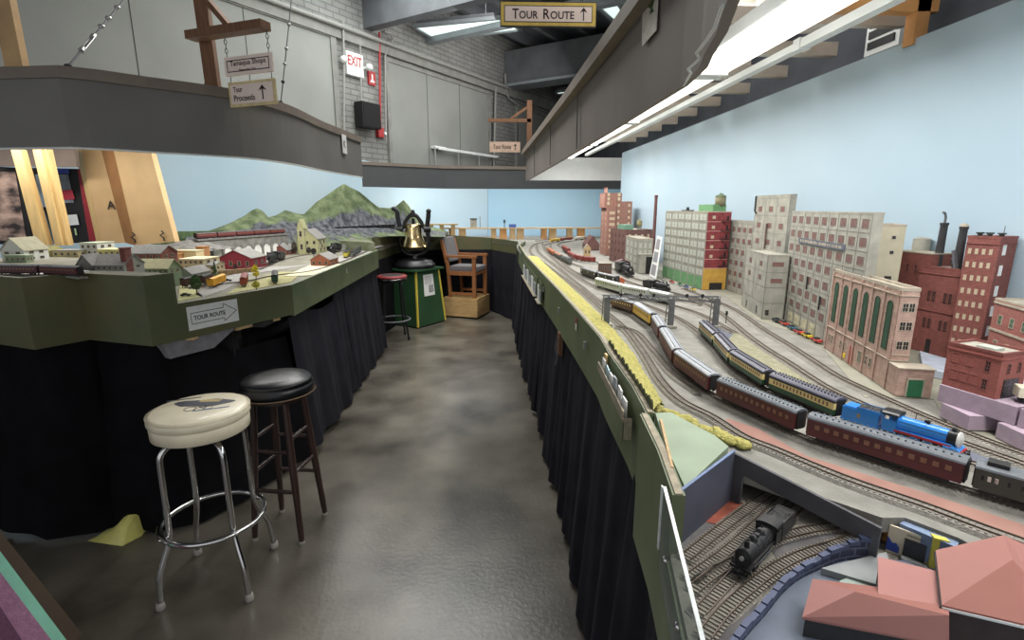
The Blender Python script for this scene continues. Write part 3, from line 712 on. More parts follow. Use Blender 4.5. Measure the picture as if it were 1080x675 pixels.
def coach(name, label, L, bands, roof, wincol, nwin, grp=None, vents=True, clere=True, ends=None):
    global BOG
    BOG = BOG or bogie_mesh()
    r = thing(name, label, 'train car', (0,0,0), 0, grp); h = L/2; W_ = .0168
    zs = [.0095]+[b[0] for b in bands]
    mb = MB()
    for k, (zt, m) in enumerate(bands): mb.box(-h+.003, -W_, zs[k], h-.003, W_, zt, k)
    mb.build('body', [b[1] for b in bands], r)
    zt = zs[-1]; prof = [(-W_-.0006,zt),(-W_*.96,zt+.0025),(-W_*.7,zt+.0052),(-W_*.3,zt+.0068),(W_*.3,zt+.0068),(W_*.7,zt+.0052),(W_*.96,zt+.0025),(W_+.0006,zt)]
    n = len(prof); mb = MB(); xs = (-h+.001,h-.001)
    mb.add([(x,a,b) for x in xs for a,b in prof], [(i,i+1,n+i+1,n+i) for i in range(n-1)]+[(n-1,0,n,2*n-1)], 0, False)
    mb.add([(x,a,b) for x in xs for a,b in prof], [tuple(range(n)), tuple(range(2*n-1,n-1,-1))], 0)
    mb.build('roof', roof, r)
    if vents:
        mb = MB(); k = int(L/.011)
        for i in range(k):
            x = -h+.012+i*(L-.024)/(k-1)
            for s in (-.007,.007): mb.box(x-.0014,s-.0014,zt+.0055,x+.0014,s+.0014,zt+.0082)
        mb.build('roof_vents', m_under if vents == 2 else roof, r)
    mb = MB(); mb.box(-h+.02,-.012,.0045,h-.02,.012,.0098); mb.box(-.03,-.014,.002,.02,.014,.006); mb.build('underframe', m_under, r)
    for s in (-1,1): inst('bogie', BOG, r, (s*(h-.036),0,0))
    for s in (-1,1): MB().box(s*h-.004 if s>0 else -h-.0005,-.010,.010,(h+.0005) if s>0 else -h+.004,.010,zt+.003).build('vestibule', ends or m_under, r)
    if nwin:
        z0, z1 = wincol[1]; m = wincol[0]; ww = wincol[2]
        me = MB().box(-ww/2,-.0006,0,ww/2,.0006,z1-z0).mesh('window', m)
        for i in range(nwin):
            x = -h+.022+i*(L-.044)/max(1,nwin-1)
            for s in (-1,1): inst('window', me, r, (x, s*(W_+.0002), z0))
    return r
def on_path(o, base, a, b, L0, dz=0):       # seat a car on a track between two plan points
    def near(q): return min(base, key=lambda p: (p.x-q.x)**2+(p.y-q.y)**2)
    p, q = near(a), near(b); d = q-p; o.location = ((p.x+q.x)/2,(p.y+q.y)/2,RZ+dz); o.rotation_euler.z = atan2(d.y,d.x)
    o.scale = (d.length/L0,1.1,1.26); return o
def seg(pa, pb): return shift(pp([pa,pb]),.017)
bm = [(.020,m_maroon),(.022,m_maroon_d),(.034,m_maroon_d),(.038,m_maroon)]
CG = 'coaches of the maroon train'
base = coach('passenger_coach','maroon coach ending beside the dark olive coach, front of maroon train',.25,bm,m_coachroof,(m_glass_tan,(.0235,.0305),.0085),13,CG)
spans = [((848,467.5),(1012,521.5)),((753,424),(838,463)),((709.5,390),(748,419.5)),((695,363),(708,388)),((685.5,348),(694,361))]
labs = [None,'maroon coach second from front, beside the last cream coach','maroon coach third from front, with pale grey roof','maroon coach fourth from front, silver roof, on the bend','maroon coach just ahead of the yellow coach']
for k,(a,b) in enumerate(spans):
    o = base if k == 0 else copy_thing(base, labs[k], (0,0,0), 0)
    A, B = seg(a,b); on_path(o, B2, A, B, .25)
    if k >= 2:
        for c in kids(o):
            if c.name.startswith(('roof','roof_vents')):
                me = c.data.copy(); me.materials[0] = m_greyroof; c.data = me
o = coach('passenger_coach','yellow coach with silver roof in maroon train',.25,[(.020,m_yel),(.034,m_yel),(.038,m_yel)],m_greyroof,(m_brown,(.025,.031),.009),9,None,0); A,B = seg((666,333),(684,346)); on_path(o,B2,A,B,.25)
o = coach('passenger_coach','brown coach under the signal bridge, tail of maroon train',.25,[(.020,m_brown),(.034,m_brown),(.038,m_brown)],m_greyroof,(m_cream,(.025,.030),.007),9,None,0); A,B = seg((642,325),(665,332.5)); on_path(o,B2,A,B,.25)
o = coach('passenger_coach','dark olive passenger car ahead of maroon coaches at right edge',.25,[(.020,m_pullman),(.034,m_pullman),(.038,m_pullman)],m_coachroof,(m_glass_dk,(.024,.030),.006),8,None,0)
A,B = seg((1023,525),(1150,563)); on_path(o,B2,A,B,.25)
mb = MB(); mb.box(-.10,-.010,.0445,-.05,.010,.049); mb.build('roof_hatch', m_under, o)
for x in (-.088,-.072): MB().box(x-.004,-.0176,.024,x+.004,-.0169,.031).build('lit_window', mat('pale_window',(206,196,186),.5), o)
bg = [(.012,m_under),(.0215,m_green),(.0335,m_cream),(.037,m_under)]
GG = 'coaches of the cream and green train'
gro = mat('dark_lead_roof',(84,84,98),.35,var=.1)
base = coach('passenger_coach','cream and green coach coupled to the blue tender',.22,bg,gro,(m_glass_tan,(.0245,.0315),.0042),16,GG,2)
spans = [((808.5,417.5),(877,447.6)),((767,390.5),(805.5,414.5)),((751.5,370),(765.5,389)),((736,354),(750.5,368.5))]
labs = [None,'cream and green coach second from the blue tender','cream and green coach third from the blue tender','cream and green coach last in its train']
for k,(a,b) in enumerate(spans):
    o = base if k == 0 else copy_thing(base, labs[k], (0,0,0), 0)
    A, B = seg(a,b); on_path(o, B3, A, B, .22)

# ------------------------------------------------------------ steam locomotives
def steam_loco(label, body, dark, trim=None, front=None, detail=2, tender=True, splash=False):
    """x forward, z=0 on the rail; engine about .14 long, tender behind."""
    r = thing('steam_locomotive', label, 'locomotive')
    bz = .0255; br = .0118
    mb = MB(); mb.cyl((-.045,0,bz),(.028 if not trim else .036,0,bz),br*1.05,br,20,0); 
    for x in (-.02,0,.018): mb.cyl((x,0,bz),(x+.0015,0,bz),br*1.07,n=20)
    mb.build('boiler', body, r)
    MB().cyl((.028 if not trim else .036,0,bz),(.052,0,bz),br*1.02,n=20).build('smokebox', dark, r)
    mb = MB(); mb.lathe([(br*1.03,-.001),(br*1.03,.002),(br*.9,.0035),(br*.8,.0035),(br*.74,.0050),(br*.45,.0066),(0,.0075)],20)
    o = mb.build('smokebox_door', front or dark, r, (.052,0,bz)); o.rotation_euler = (0,pi/2,0)
    if not front: MB().cyl((.0585,0,bz),(.062,0,bz),.003,.0034,12).build('headlight', mat('headlight_glass',(150,150,146),.2), r)
    MB().lathe([(.0042,0),(.0038,.003),(.0034,.008),(.0046,.0105),(.0030,.0105),(.0026,.006)] if not trim else [(.0046,0),(.0040,.002),(.0044,.005),(.003,.005),(.002,.003)],14,(.043,0,bz+br*.93)).build('smokestack', dark, r)
    for x, rr in ((.014,.0058),(-.016,.0064)) if not trim else ((-.004,.0042),):
        MB().lathe([(rr*1.1,0),(rr,.003),(rr*.9,.006),(rr*.5,.008),(0,.0085)] if not trim else [(rr*1.1,0),(rr,.002),(rr*.6,.0035),(0,.004)],14,(x,0,bz+br*.88)).build('steam_dome' if x < 0 else 'sand_dome', body, r)
    if detail > 1:
        mb = MB()
        for s in (-1,1): mb.tube([(-.045,s*br*.92,bz+.006),(.035,s*br*.92,bz+.006),(.05,s*br*.6,bz+.008)],.0005,5)
        mb.tube([(-.02,0,bz+br*.9),(-.02,0,bz+br+.011)],.0007,5); mb.box(-.005,-.003,bz+br,.004,.003,bz+br+.004)
        mb.build('handrails', dark, r)
    mb = MB(); mb.box(-.048,-.0150,bz-.0075,.046,-.0085,bz-.0060); mb.box(-.048,.0085,bz-.0075,.046,.0150,bz-.0060)
    mb.add([(.046,-.015,bz-.0075),(.046,.015,bz-.0075),(.060,.015,.0115),(.060,-.015,.0115),(.046,-.015,bz-.006),(.046,.015,bz-.006),(.060,.015,.013),(.060,-.015,.013)],[(0,3,2,1),(4,5,6,7),(0,1,5,4),(1,2,6,5),(2,3,7,6),(3,0,4,7)])
    mb.build('running_board', trim or dark, r)
    if trim:
        mb = MB()
        for s in (-1,1): mb.box(-.048,s*.0154-.0005,bz-.0098,.046,s*.0154+.0005,bz-.0066)
        mb.build('footplate_edge', m_red, r)
    # cab
    mb = MB(); cx0, cx1 = -.070, -.044
    mb.box(cx0,-.0158,.013,cx1,-.0146,bz+.006); mb.box(cx0,.0146,.013,cx1,.0158,bz+.006)
    mb.box(cx1-.0012,-.0158,.013,cx1,.0158,bz+.013)
    for s in (-1,1):
        for x in (cx0,-.0575,cx1-.002): mb.box(x,s*.0152-.0006,bz+.006,x+.002,s*.0152+.0006,bz+.0135)
    mb.build('cab', body, r)
    mb = MB(); n = 9
    pr = [(-.0170,bz+.0125)]+[(.0165*sin(-pi/2+pi*k/8)*1.0, bz+.0135+.0050*cos(-pi/2+pi*k/8)) for k in range(9)]+[(.0170,bz+.0125)]
    vs = [(x,a,b) for x in (cx0-.004,cx1+.001) for a,b in pr]; n = len(pr)
    mb.add(vs, [(i,i+1,n+i+1,n+i) for i in range(n-1)]+[tuple(range(n)), tuple(range(2*n-1,n-1,-1)), (n-1,0,n,2*n-1)]); mb.build('cab_roof', dark, r)
    mb = MB(); mb.box(-.07,-.008,.008,.052,.008,.0145); mb.box(-.046,-.011,.012,-.02,.011,.022); mb.build('frame', dark if not trim else m_blackmetal, r)
    # wheels
    wm = MB().cyl((0,-.0014,0),(0,.0014,0),.0088,n=18,mi=0).cyl((0,-.0018,0),(0,.0018,0),.0025,n=8)
    wl_ = wm.mesh('driving_wheel', body if trim else m_wheel)
    for x in (-.030,-.012,.006,.024) if not trim else (-.034,-.013,.008):
        for s in (-1,1): inst('driving_wheel', wl_, r, (x,s*.0095,.0088))
    pm = MB().cyl((0,-.001,0),(0,.001,0),.0047,n=14).mesh('leading_wheel', m_wheel if not trim else body)
    for x in ((.048,) if not trim else (.032,.05)):
        for s in (-1,1): inst('leading_wheel', pm, r, (x,s*.009,.0047))
    for s in (-1,1):
        mb = MB(); mb.beam((-.032,s*.0122,.0075),(.024,s*.0122,.0075),.0012,.0022); mb.beam((-.012,s*.0134,.0078),(.040,s*.0134,.0125),.001,.0018); mb.build('side_rod', m_steel, r)
        MB().box(.034,s*.0130-.0038,.0085,.052,s*.0130+.0038,.0170).build('cylinder', body if trim else dark, r, bevel=.001)
    # pilot beam, steps, coupler
    mb = MB(); mb.box(.0595,-.0155,.0085,.063,.0155,.0125)
    if not trim:
        for k in range(7): y = -.012+k*.004; mb.beam((.062,y,.0095),(.071-abs(y)*.35,y*.75,.0022),.0013,.0013)
        mb.box(.062,-.012,.0022,.0715,.012,.0035); mb.box(.057,-.009,.0125,.059,.009,.0225)
    mb.build('buffer_beam' if trim else 'pilot', m_red if trim else dark, r)
    if trim:
        for s in (-.009,.009):
            MB().cyl((.063,s,.0105),(.069,s,.0105),.0012,n=8).cyl((.068,s,.0105),(.0695,s,.0105),.0032,n=10).build('buffer', m_blackmetal, r)
        for s in (-.009,.009): MB().box(.0645-.012,s-.0035,.013,.0655-.012,s+.0035,.021).build('deflector', body, r)
    MB().box(.063,-.0015,.0075,.0725,.0015,.0105).build('coupler', dark, r)
    if tender:
        mb = MB(); x0, x1 = -.150, -.076
        mb.box(x0,-.0158,.0105,x1,.0158,.0140); mb.box(x0+.002,-.0150,.014,x1-.002,.0150,.0330)
        mb.build('tender_tank', body, r)
        mb = MB(); mb.box(x0+.030,-.0152,.0330,x1-.002,-.0142,.0375); mb.box(x0+.030,.0142,.0330,x1-.002,.0152,.0375); mb.box(x0+.030,-.015,.0330,x0+.031,.015,.0375); mb.box(x0+.004,-.0135,.033,x0+.028,.0135,.0345)
        mb.build('tender_coaming', body, r)
        g = random.Random(5); vs = []; fs = []; nx, ny = 14, 7
        for i in range(nx):
            for j in range(ny): vs.append((x0+.032+i*(x1-x0-.036)/(nx-1), -.0138+j*.0276/(ny-1), .0345+.0045*sin(pi*j/(ny-1))+.0016*g.random()))
        for i in range(nx-1):
            for j in range(ny-1): a = i*ny+j; fs.append((a,a+ny,a+ny+1,a+1))
        MB().add(vs,fs).build('coal_load', m_dark if trim else m_black, r)
        MB().box(x0+.002,-.011,.0055,x1-.002,.011,.0108).build('tender_frame', m_under, r)
        if trim:
            for k in range(4):
                for s in (-1,1): inst('tender_wheel', pm, r, (x0+.012+k*.017,s*.0125,.0047))
        else:
            global BOG
            for x in (x0+.018,x1-.018): inst('tender_bogie', BOG, r, (x,0,0))
        if trim:
            for s in (-1,1):
                mb = MB(); mb.box(-.118,s*.0151-.0003,.0205,-.112,s*.0151+.0003,.0265); mb.build('tender_crest', mat('dull_gold',(150,130,90),.5), r)
    return r
m_blue = mat('bright_blue_enamel', (44,128,206), .3, var=.04, coat=.3)
m_loco = mat('dull_black_loco', (32,33,34), .38, var=.2, scale=80, col2=(52,52,52))
blue = steam_loco('bright blue steam locomotive with red buffer beam and tender, on the city track', m_blue, m_blackmetal, trim=m_blue, front=mat('pale_grey_smokebox_front',(196,196,192),.5))
A, B = seg((885,450),(1016,492)); 
def near(base,q): return min(base, key=lambda p: (p.x-q.x)**2+(p.y-q.y)**2)
def seat_loco(o, base, tail, nose, z=RZ, length=.2225, ky=1.1, kz=1.15):
    p, q = (near(base,tail), near(base,nose)) if base else (tail, nose)
    d = q-p; k = d.length/length; u = d.normalized()
    c = p+u*(.150*k); o.location = (c.x,c.y,z); o.rotation_euler.z = atan2(d.y,d.x); o.scale = (k,max(k,.93)*ky,max(k,.93)*kz); return o
seat_loco(blue, B3, A, B, ky=1.25, kz=1.38)
ZL = 1.0
blk = steam_loco('black steam locomotive with tender on the sunken yard track', m_loco, m_black)
BLK_TAIL, BLK_NOSE = P(828,553,ZL+.01), P(777,611,ZL+.005)
seat_loco(blk, None, BLK_TAIL, BLK_NOSE, ZL+.0075)
def loco_copy(label, tail, nose):
    o = copy_thing(blk, label, (0,0,0), 0); return seat_loco(o, None, P(*tail,ZT), P(*nose,ZT))
loco_copy('black steam locomotive by the white leaning photo sheet', (680,303.5), (706,310))
loco_copy('small black steam locomotive beside the grey yard shed', (652,286.5), (665.5,293.5))
# diesels and the silver train
def streamliner(name, label, pa, pb, body, roof, base, cab=False, win=m_glass_dk, nw=10):
    o = coach(name, label, .25, [(.020,body),(.034,body),(.038,body)], roof, (win,(.026,.032),.010), nw, None, 0, ends=body)
    if cab:
        mb = MB(); mb.prism([(.12,-.0165),(.12,.0165),(.138,.010),(.143,0),(.138,-.010)], .009, [.044,.044,.024,.022,.024]); mb.build('nose', body, o)
    A, B = pp([pa, pb]); return on_path(o, base, A, B, .25)
streamliner('passenger_locomotive','dark streamlined diesel locomotive leading its twin, cab to the right',(628,297),(647,302),m_blackmetal,mat('grey_loco_roof',(96,96,100),.4),B7,True,m_white,3)
streamliner('passenger_locomotive','dark streamlined diesel locomotive behind its twin, left one',(608,291),(627.5,296.7),m_blackmetal,mat('grey_loco_roof',(96,96,100),.4),B7,False,m_white,3)
m_sroof = mat('white_silver_roof',(206,210,206),.35,var=.05)
streamliner('streamlined_coach','silver streamlined coach at the left end of its train',(627,303.5),(655,311.5),mat('pale_green_silver',(176,184,168),.35,metal=.2),m_sroof,B6)
streamliner('streamlined_coach','silver streamlined coach in the middle, behind the signal bridge',(656,312),(680,317.5),m_silver,m_sroof,B6)
streamliner('streamlined_coach','silver streamlined coach at the right end by the bridge leg',(681,318),(699,323),m_silver,m_sroof,B6)
def wagon(label, pa, pb, body, load=None, name='open_wagon', cat='freight car', z=RZ, h=.022, roofed=False, grp=None):
    global BOG
    a, b = P(*pa,z), P(*pb,z); d = b-a; L = .15
    r = thing(name, label, cat, ((a.x+b.x)/2,(a.y+b.y)/2,z), atan2(d.y,d.x), grp); r.scale = (d.length/L,1.1,1.2); t = .0012
    mb = MB(); mb.box(-.073,-.015,.009,.073,.015,.012)
    for s in (-1,1): mb.box(-.073,s*.015-t/2,.009,.073,s*.015+t/2,.009+h); mb.box(s*.0725-t/2,-.015,.009,s*.0725+t/2,.015,.009+h)
    for k in range(9):
        x = -.07+k*.0175
        for s in (-1,1): mb.box(x-.0008,s*.0158-.0008,.009,x+.0008,s*.0158+.0008,.009+h)
    mb.build('body', body, r)
    for s in (-1,1): inst('bogie', BOG, r, (s*.05,0,0))
    if load:
        g = random.Random(int(pa[0])); vs = []; fs = []
        for i in range(16):
            for j in range(6): vs.append((-.07+i*.14/15,-.0142+j*.0284/5,.007+h+.006*sin(pi*j/5)*(.6+.4*sin(i))+.002*g.random()))
        for i in range(15):
            for j in range(5): a_ = i*6+j; fs.append((a_,a_+6,a_+7,a_+1))
        MB().add(vs,fs).build('load', load, r)
    if roofed: MB().gable(-.074,.074,-.016,.016,.009+h,.014+h).build('roof', roofed, r)
    return r
m_orange = mat('orange_freight_paint',(178,96,58),.6,var=.15); m_redcar = mat('oxide_red_freight',(126,58,52),.65,var=.12); m_gondola = mat('grey_green_freight',(84,88,84),.6,var=.15)
m_coal = mat('coal_load',(52,52,54),.9,var=.3,scale=200); m_gravel = mat('rust_gravel_load',(150,98,72),.9,var=.3,scale=120)
wagon('orange open wagon at far left end of the grey wagons',(578.5,265),(585,269.5),m_orange,m_gravel); wagon('rust-coloured open wagon between orange and grey wagons',(585.5,270),(592,273.5),m_gondola,m_gravel)
wagon('grey open wagon at the near end of its row',(592.5,274),(601.5,278.5),m_gondola,m_coal)
for k,(pa,pb,lab) in enumerate([((594,263.5),(600,267.5),'red boxcar standing behind the orange wagons'),((600,270),(607,274),'short red freight wagon leftmost in near row'),((608,274.3),(615.5,275.8),'short red freight wagon second in near row'),((616.5,276),(622,276.6),'short red freight wagon third in near row'),((622.5,276.6),(627,277),'short red freight wagon rightmost in near row')]):
    wagon(lab,pa,pb,m_redcar,None,'freight_wagon',h=.026 if k else .03,roofed=m_redcar)
wagon('yellow freight wagon far away on the end curve',(580.5,255.5),(590,254.5),m_yel,None,'freight_wagon',roofed=m_yel); wagon('red freight wagon far away behind the yellow wagon',(591,254.5),(603,253),m_redcar,None,'freight_wagon',roofed=m_redcar)
wagon('pale tank-topped wagon far away beneath the wooden viaduct',(606,253),(615,252.5),mat('cream_freight',(206,198,180),.6),None,'freight_wagon',roofed=m_white)
# ============================================================ MODEL CITY
m_roofm = mat('flat_tar_roof', (150,146,134), .9, var=.12, scale=25)
m_conc = mat('weathered_concrete', (140,139,130), .9, var=.12, scale=22, col2=(166,164,152))
m_conc_d = mat('concrete_joint', (112,112,106), .9, var=.1)
m_brick1 = brick('pinkish_brown_model_brick', (150,100,86), (134,88,76), (168,140,126), .012, .0045, bump=.2, stain=.2)
m_brick2 = brick('dark_brown_model_brick', (112,76,70), (100,66,62), (128,100,92), .012, .0045, bump=.2)
m_brick3 = brick('crimson_model_brick', (136,48,54), (122,42,48), (150,84,84), .012, .0045, bump=.15)
m_brick4 = brick('oxide_red_model_brick', (128,70,64), (114,60,56), (146,100,90), .010, .004, bump=.2, stain=.2)
m_brick5 = brick('rose_model_brick', (154,94,88), (142,84,80), (168,122,110), .010, .004, bump=.2, stain=.15)
m_brick6 = brick('pale_pink_model_brick', (180,150,136), (168,136,122), (190,168,154), .010, .004, bump=.2, stain=.2)
m_cornice = mat('pale_stone_cornice', (168,158,142), .85, var=.1, scale=40)
m_wred = mat('dull_red_window', (140,84,78), .5, var=.35, scale=150, col2=(120,92,86))
m_wgrey = mat('pale_factory_glass', (176,180,170), .35, var=.1, scale=120)
m_wgreen = mat('green_iron_window', (46,86,64), .4, var=.2, scale=90)
m_wcream = mat('cream_blind_window', (196,180,150), .5, var=.2, scale=90)
m_wdark = mat('dark_model_window', (44,42,42), .25, var=.2, scale=90)
m_frameg = mat('grey_window_frame', (150,148,138), .7)
m_grn = mat('faded_green_panel', (96,140,96), .7, var=.12, scale=40)
m_ochre = mat('ochre_panel', (190,150,68), .7, var=.1, scale=30)
_wm = {}
def wmesh(w, h, fm, pm, nx=2, nz=3, arch=False, t=.0014, bar=.0007):
    key = (w,h,fm.name,pm.name,nx,nz,arch)
    if key in _wm: return _wm[key]
    mb = MB(); hw = w/2
    if arch:
        pts = [(-hw,0)]+[(hw*cos(pi-pi*k/10), h-hw+hw*sin(pi*k/10)) for k in range(11)]+[(hw,0)]
        mb.add([(x,-.0004,z) for x,z in pts]+[(x,.002,z) for x,z in pts], [tuple(range(len(pts)))]+[(i,(i+1)%len(pts),len(pts)+(i+1)%len(pts),len(pts)+i) for i in range(len(pts))], 1)
        mb.v = [Vector((v.x,v.y,v.z)) for v in mb.v]
        for a, b in zip(pts, pts[1:]): mb.beam((a[0],-.0006,a[1]),(b[0],-.0006,b[1]),t,t,0)
    else:
        mb.box(-hw,-.0004,0,hw,.002,h,1)
        mb.box(-hw-t,-.0012,-t,hw+t,.001,0,0); mb.box(-hw-t,-.0012,h,hw+t,.001,h+t,0); mb.box(-hw-t,-.0012,0,-hw,.001,h,0); mb.box(hw,-.0012,0,hw+t,.001,h,0)
    for k in range(1,nx): x = -hw+w*k/nx; mb.box(x-bar/2,-.0009,0,x+bar/2,0,h-(hw*.4 if arch else 0),0)
    for k in range(1,nz): z = (h-(hw*.5 if arch else 0))*k/nz; mb.box(-hw,-.0009,z-bar/2,hw,0,z+bar/2,0)
    _wm[key] = mb.mesh('window', [fm,pm]); return _wm[key]
class Bld:
    def __init__(s, name, label, K, F, le, h, wall, roof=None, cat='model building', z=ZT, parapet=.006, masses=None, grp=None, root=None):
        d = Vector((F[0]-K[0],F[1]-K[1],0)); s.lf = d.length; s.le = le; s.h = h; d.normalize()
        s.r = thing(name, label, cat, (K[0],K[1],z), atan2(-d.x,d.y), grp)
        for x0,x1,y0,y1,z0,z1 in (masses or [(0,le,0,s.lf,0,h)]):
            MB().box(x0,y0,z0,x1,y1,z1).build('wall', wall, s.r)
            if roof:
                p = .004; mb = MB(); mb.box(x0-.001,y0-.001,z1,x1+.001,y0+p,z1+parapet); mb.box(x0-.001,y1-p,z1,x1+.001,y1+.001,z1+parapet); mb.box(x0-.001,y0+p,z1,x0+p,y1-p,z1+parapet); mb.box(x1-p,y0+p,z1,x1+.001,y1-p,z1+parapet)
                mb.build('parapet', roof[1], s.r); MB().box(x0+p,y0+p,z1,x1-p,y1-p,z1+.0012).build('roof', roof[0], s.r)
    def wins(s, face, nu, nz, u0, u1, z0, z1, me, off=0., skip=(), name='window'):
        for i in range(nu):
            for j in range(nz):
                if (i,j) in skip: continue
                u = u0+(u1-u0)*(i/(nu-1) if nu > 1 else .5); z = z0+(z1-z0)*(j/(nz-1) if nz > 1 else 0)
                if face == 'F': inst(name, me, s.r, (off,u,z), -pi/2)
                else: inst(name, me, s.r, (u,off,z))
    def bands(s, face, zs, m, t=.0012, hh=.002, name='string_course', u0=0, u1=None, off=0):
        mb = MB()
        for z in zs:
            if face in 'FB': mb.box(off-t,u0,z,off,(u1 or s.lf),z+hh)
            if face in 'EB': mb.box(u0,off-t,z,(u1 or s.le),off,z+hh)
        mb.build(name, m, s.r)
    def ribs(s, face, us, z0, z1, m, w=.003, t=.002, name='pier', off=0):
        mb = MB()
        for u in us:
            if face == 'F': mb.box(off-t,u-w/2,z0,off,u+w/2,z1)
            else: mb.box(u-w/2,off-t,z0,u+w/2,off,z1)
        mb.build(name, m, s.r)
    def part(s, name, m, mb): return mb.build(name, m, s.r)
def lin_(a, b, n): return [a+(b-a)*i/(n-1) for i in range(n)]
def water_tank(r, x, y, z, rr, h, m, mr):
    mb = MB()
    for a in range(4): mb.cyl((x+rr*.8*cos(pi/4+a*pi/2),y+rr*.8*sin(pi/4+a*pi/2),z),(x+rr*.7*cos(pi/4+a*pi/2),y+rr*.7*sin(pi/4+a*pi/2),z+h*.35),rr*.1,n=6)
    mb.build('tank_stand', m_dark, r)
    MB().lathe([(0,0),(rr,0),(rr,h*.5),(0,h*.5)],18,(x,y,z+h*.33)).build('water_tank', m, r)
    MB().lathe([(rr*1.12,0),(rr*.1,h*.17),(0,h*.18)],18,(x,y,z+h*.83)).build('tank_roof', mr, r)
# --- grey factory with crimson end wall
K, F = P(740,305.5,ZT), P(698.5,291.5,ZT); h = ZAT(K,224); le = PV(765,303,K,K+Vector((1,.0,0))).x-K.x; h -= ZT
b = Bld('factory','large grey model factory with crimson end wall and rooftop water tank',K,F,le,h,m_conc,(m_roofm,m_cornice))
lf = b.lf; nb = 6; zb = h*.17; rows = 7
me = wmesh(lf/nb*.36,(h-zb)/rows*.62,m_frameg,m_wgrey,2,2)
us = []
for i in range(nb): us += [lf*(i+.28)/nb, lf*(i+.72)/nb]
for u in us: b.wins('F',1,rows,u,u,zb+.008,zb+.008+(h-zb)*(rows-1)/rows,me)
b.ribs('F',lin_(0.002,lf-.002,nb+1),0,h,m_conc,.004,.003)
b.bands('F',[zb+(h-zb)*k/rows for k in range(rows+1)],m_conc,.002,.003)
mb = MB()
for i in range(nb): mb.box(-.0012,lf*i/nb+.004,.004,0,lf*(i+1)/nb-.004,zb-.003)
b.part('green_ground_floor',m_grn,mb)
b.part('end_wall',m_brick3,MB().box(0.002,-.003,h*.28,le,0,h)); b.part('end_base',m_ochre,MB().box(0,-.0034,0,le,0,h*.285))
b.part('loading_door',m_wdark,MB().box(le*.30,-.0042,.0,le*.85,-.0030,h*.09))
b.bands('E',[h*(.28+.72*k/6) for k in range(7)],mat('pale_pink_band',(206,166,160),.8),.002,.0025,off=-.003)
me = wmesh(.016,.016,m_frameg,m_wcream,2,2); b.wins('E',1,5,le*.27,le*.27,h*.42,h*.92,me,-.0035)
me = wmesh(.008,.022,m_dark,m_wdark,1,2); b.wins('E',1,6,le*.86,le*.86,h*.32,h*.90,me,-.0035,name='fire_door')
mb = MB()
for k in range(6):
    z = h*(.31+.115*k); mb.box(le*.58,-.016,z,le*1.0,-.003,z+.0015)
    if k < 5:
        a0, a1 = (le*.62,le*.95) if k % 2 else (le*.95,le*.62); mb.beam((a0,-.012,z),(a1,-.012,z+h*.115),.004,.0012)
    for u in (le*.58,le*.8,le*1.0): mb.beam((u,-.0155,z),(u,-.0155,z+.011),.0008,.0008)
    mb.beam((le*.58,-.0155,z+.011),(le,-.0155,z+.011),.0008,.0008)
b.part('fire_escape',m_dark,mb)
b.part('roof_shed',m_grn,MB().box(le*.25,lf*.02,h,le*.8,lf*.32,h+.045))
water_tank(b.r, le*.62, lf*.0+.035, h, .03, .11, mat('tank_wood',(122,116,90),.8), mat('tank_green',(92,112,84),.7))
b.part('roof_unit',m_dark,MB().box(le*.2,lf*.55,h,le*.5,lf*.7,h+.012).cyl((le*.3,lf*.6,h+.01),(le*.3,lf*.6,h+.03),.01))
# --- concrete warehouse with tall tower
a = P(761,303,ZT); c = PX(834,206,1.43)
tr = PV(834,206,a,c); tl = PV(798,206.7,a,c); wl_ = PV(768,233,a,c)
ua = (c-a).normalized(); K = Vector((tr.x,tr.y,0)); F = Vector((a.x,a.y,0))
tw = (Vector((tl.x,tl.y,0))-K).length; hT = tr.z-ZT; hW = wl_.z-ZT; L = (F-K).length
b = Bld('warehouse','grey concrete model warehouse with tall tower and rows of small red windows',K,F,.03,hT,m_conc,(m_roofm,m_conc),masses=[(0,.03,0,tw,0,hT),(0.001,.06,tw,L,0,hW)])
me = wmesh(.034,.024,m_conc_d,m_wred,3,2)
b.wins('F',3,6,tw*.17,tw*.83,hT*.10,hT*.86,me); b.wins('F',5,6,tw+(L-tw)*.09,L-(L-tw)*.09,hW*.08,hW*.86,me)
b.bands('F',[hT*(.03+.158*k) for k in range(1,7)],m_conc_d,.0008,.0014,u1=tw); b.bands('F',[hW*(.0+.162*k) for k in range(1,7)],m_conc_d,.0008,.0014,u0=tw,off=.001)
b.ribs('F',lin_(0,tw,4),0,hT,m_conc_d,.0016,.0008); b.ribs('F',lin_(tw,L,6),0,hW,m_conc_d,.0016,.0008,off=.001)
b.part('drain_pipe',m_dark,MB().tube([(-.004,tw*.99,hT+.004),(-.004,tw*.99,hT*.86),(-.004,tw*.93,hT*.845)],.004,6)); b.part('stack_pipe',mat('brown_pipe',(98,80,70),.7),MB().cyl((-.006,tw*.55,hT*.35),(-.006,tw*.55,hT*.75),.004))
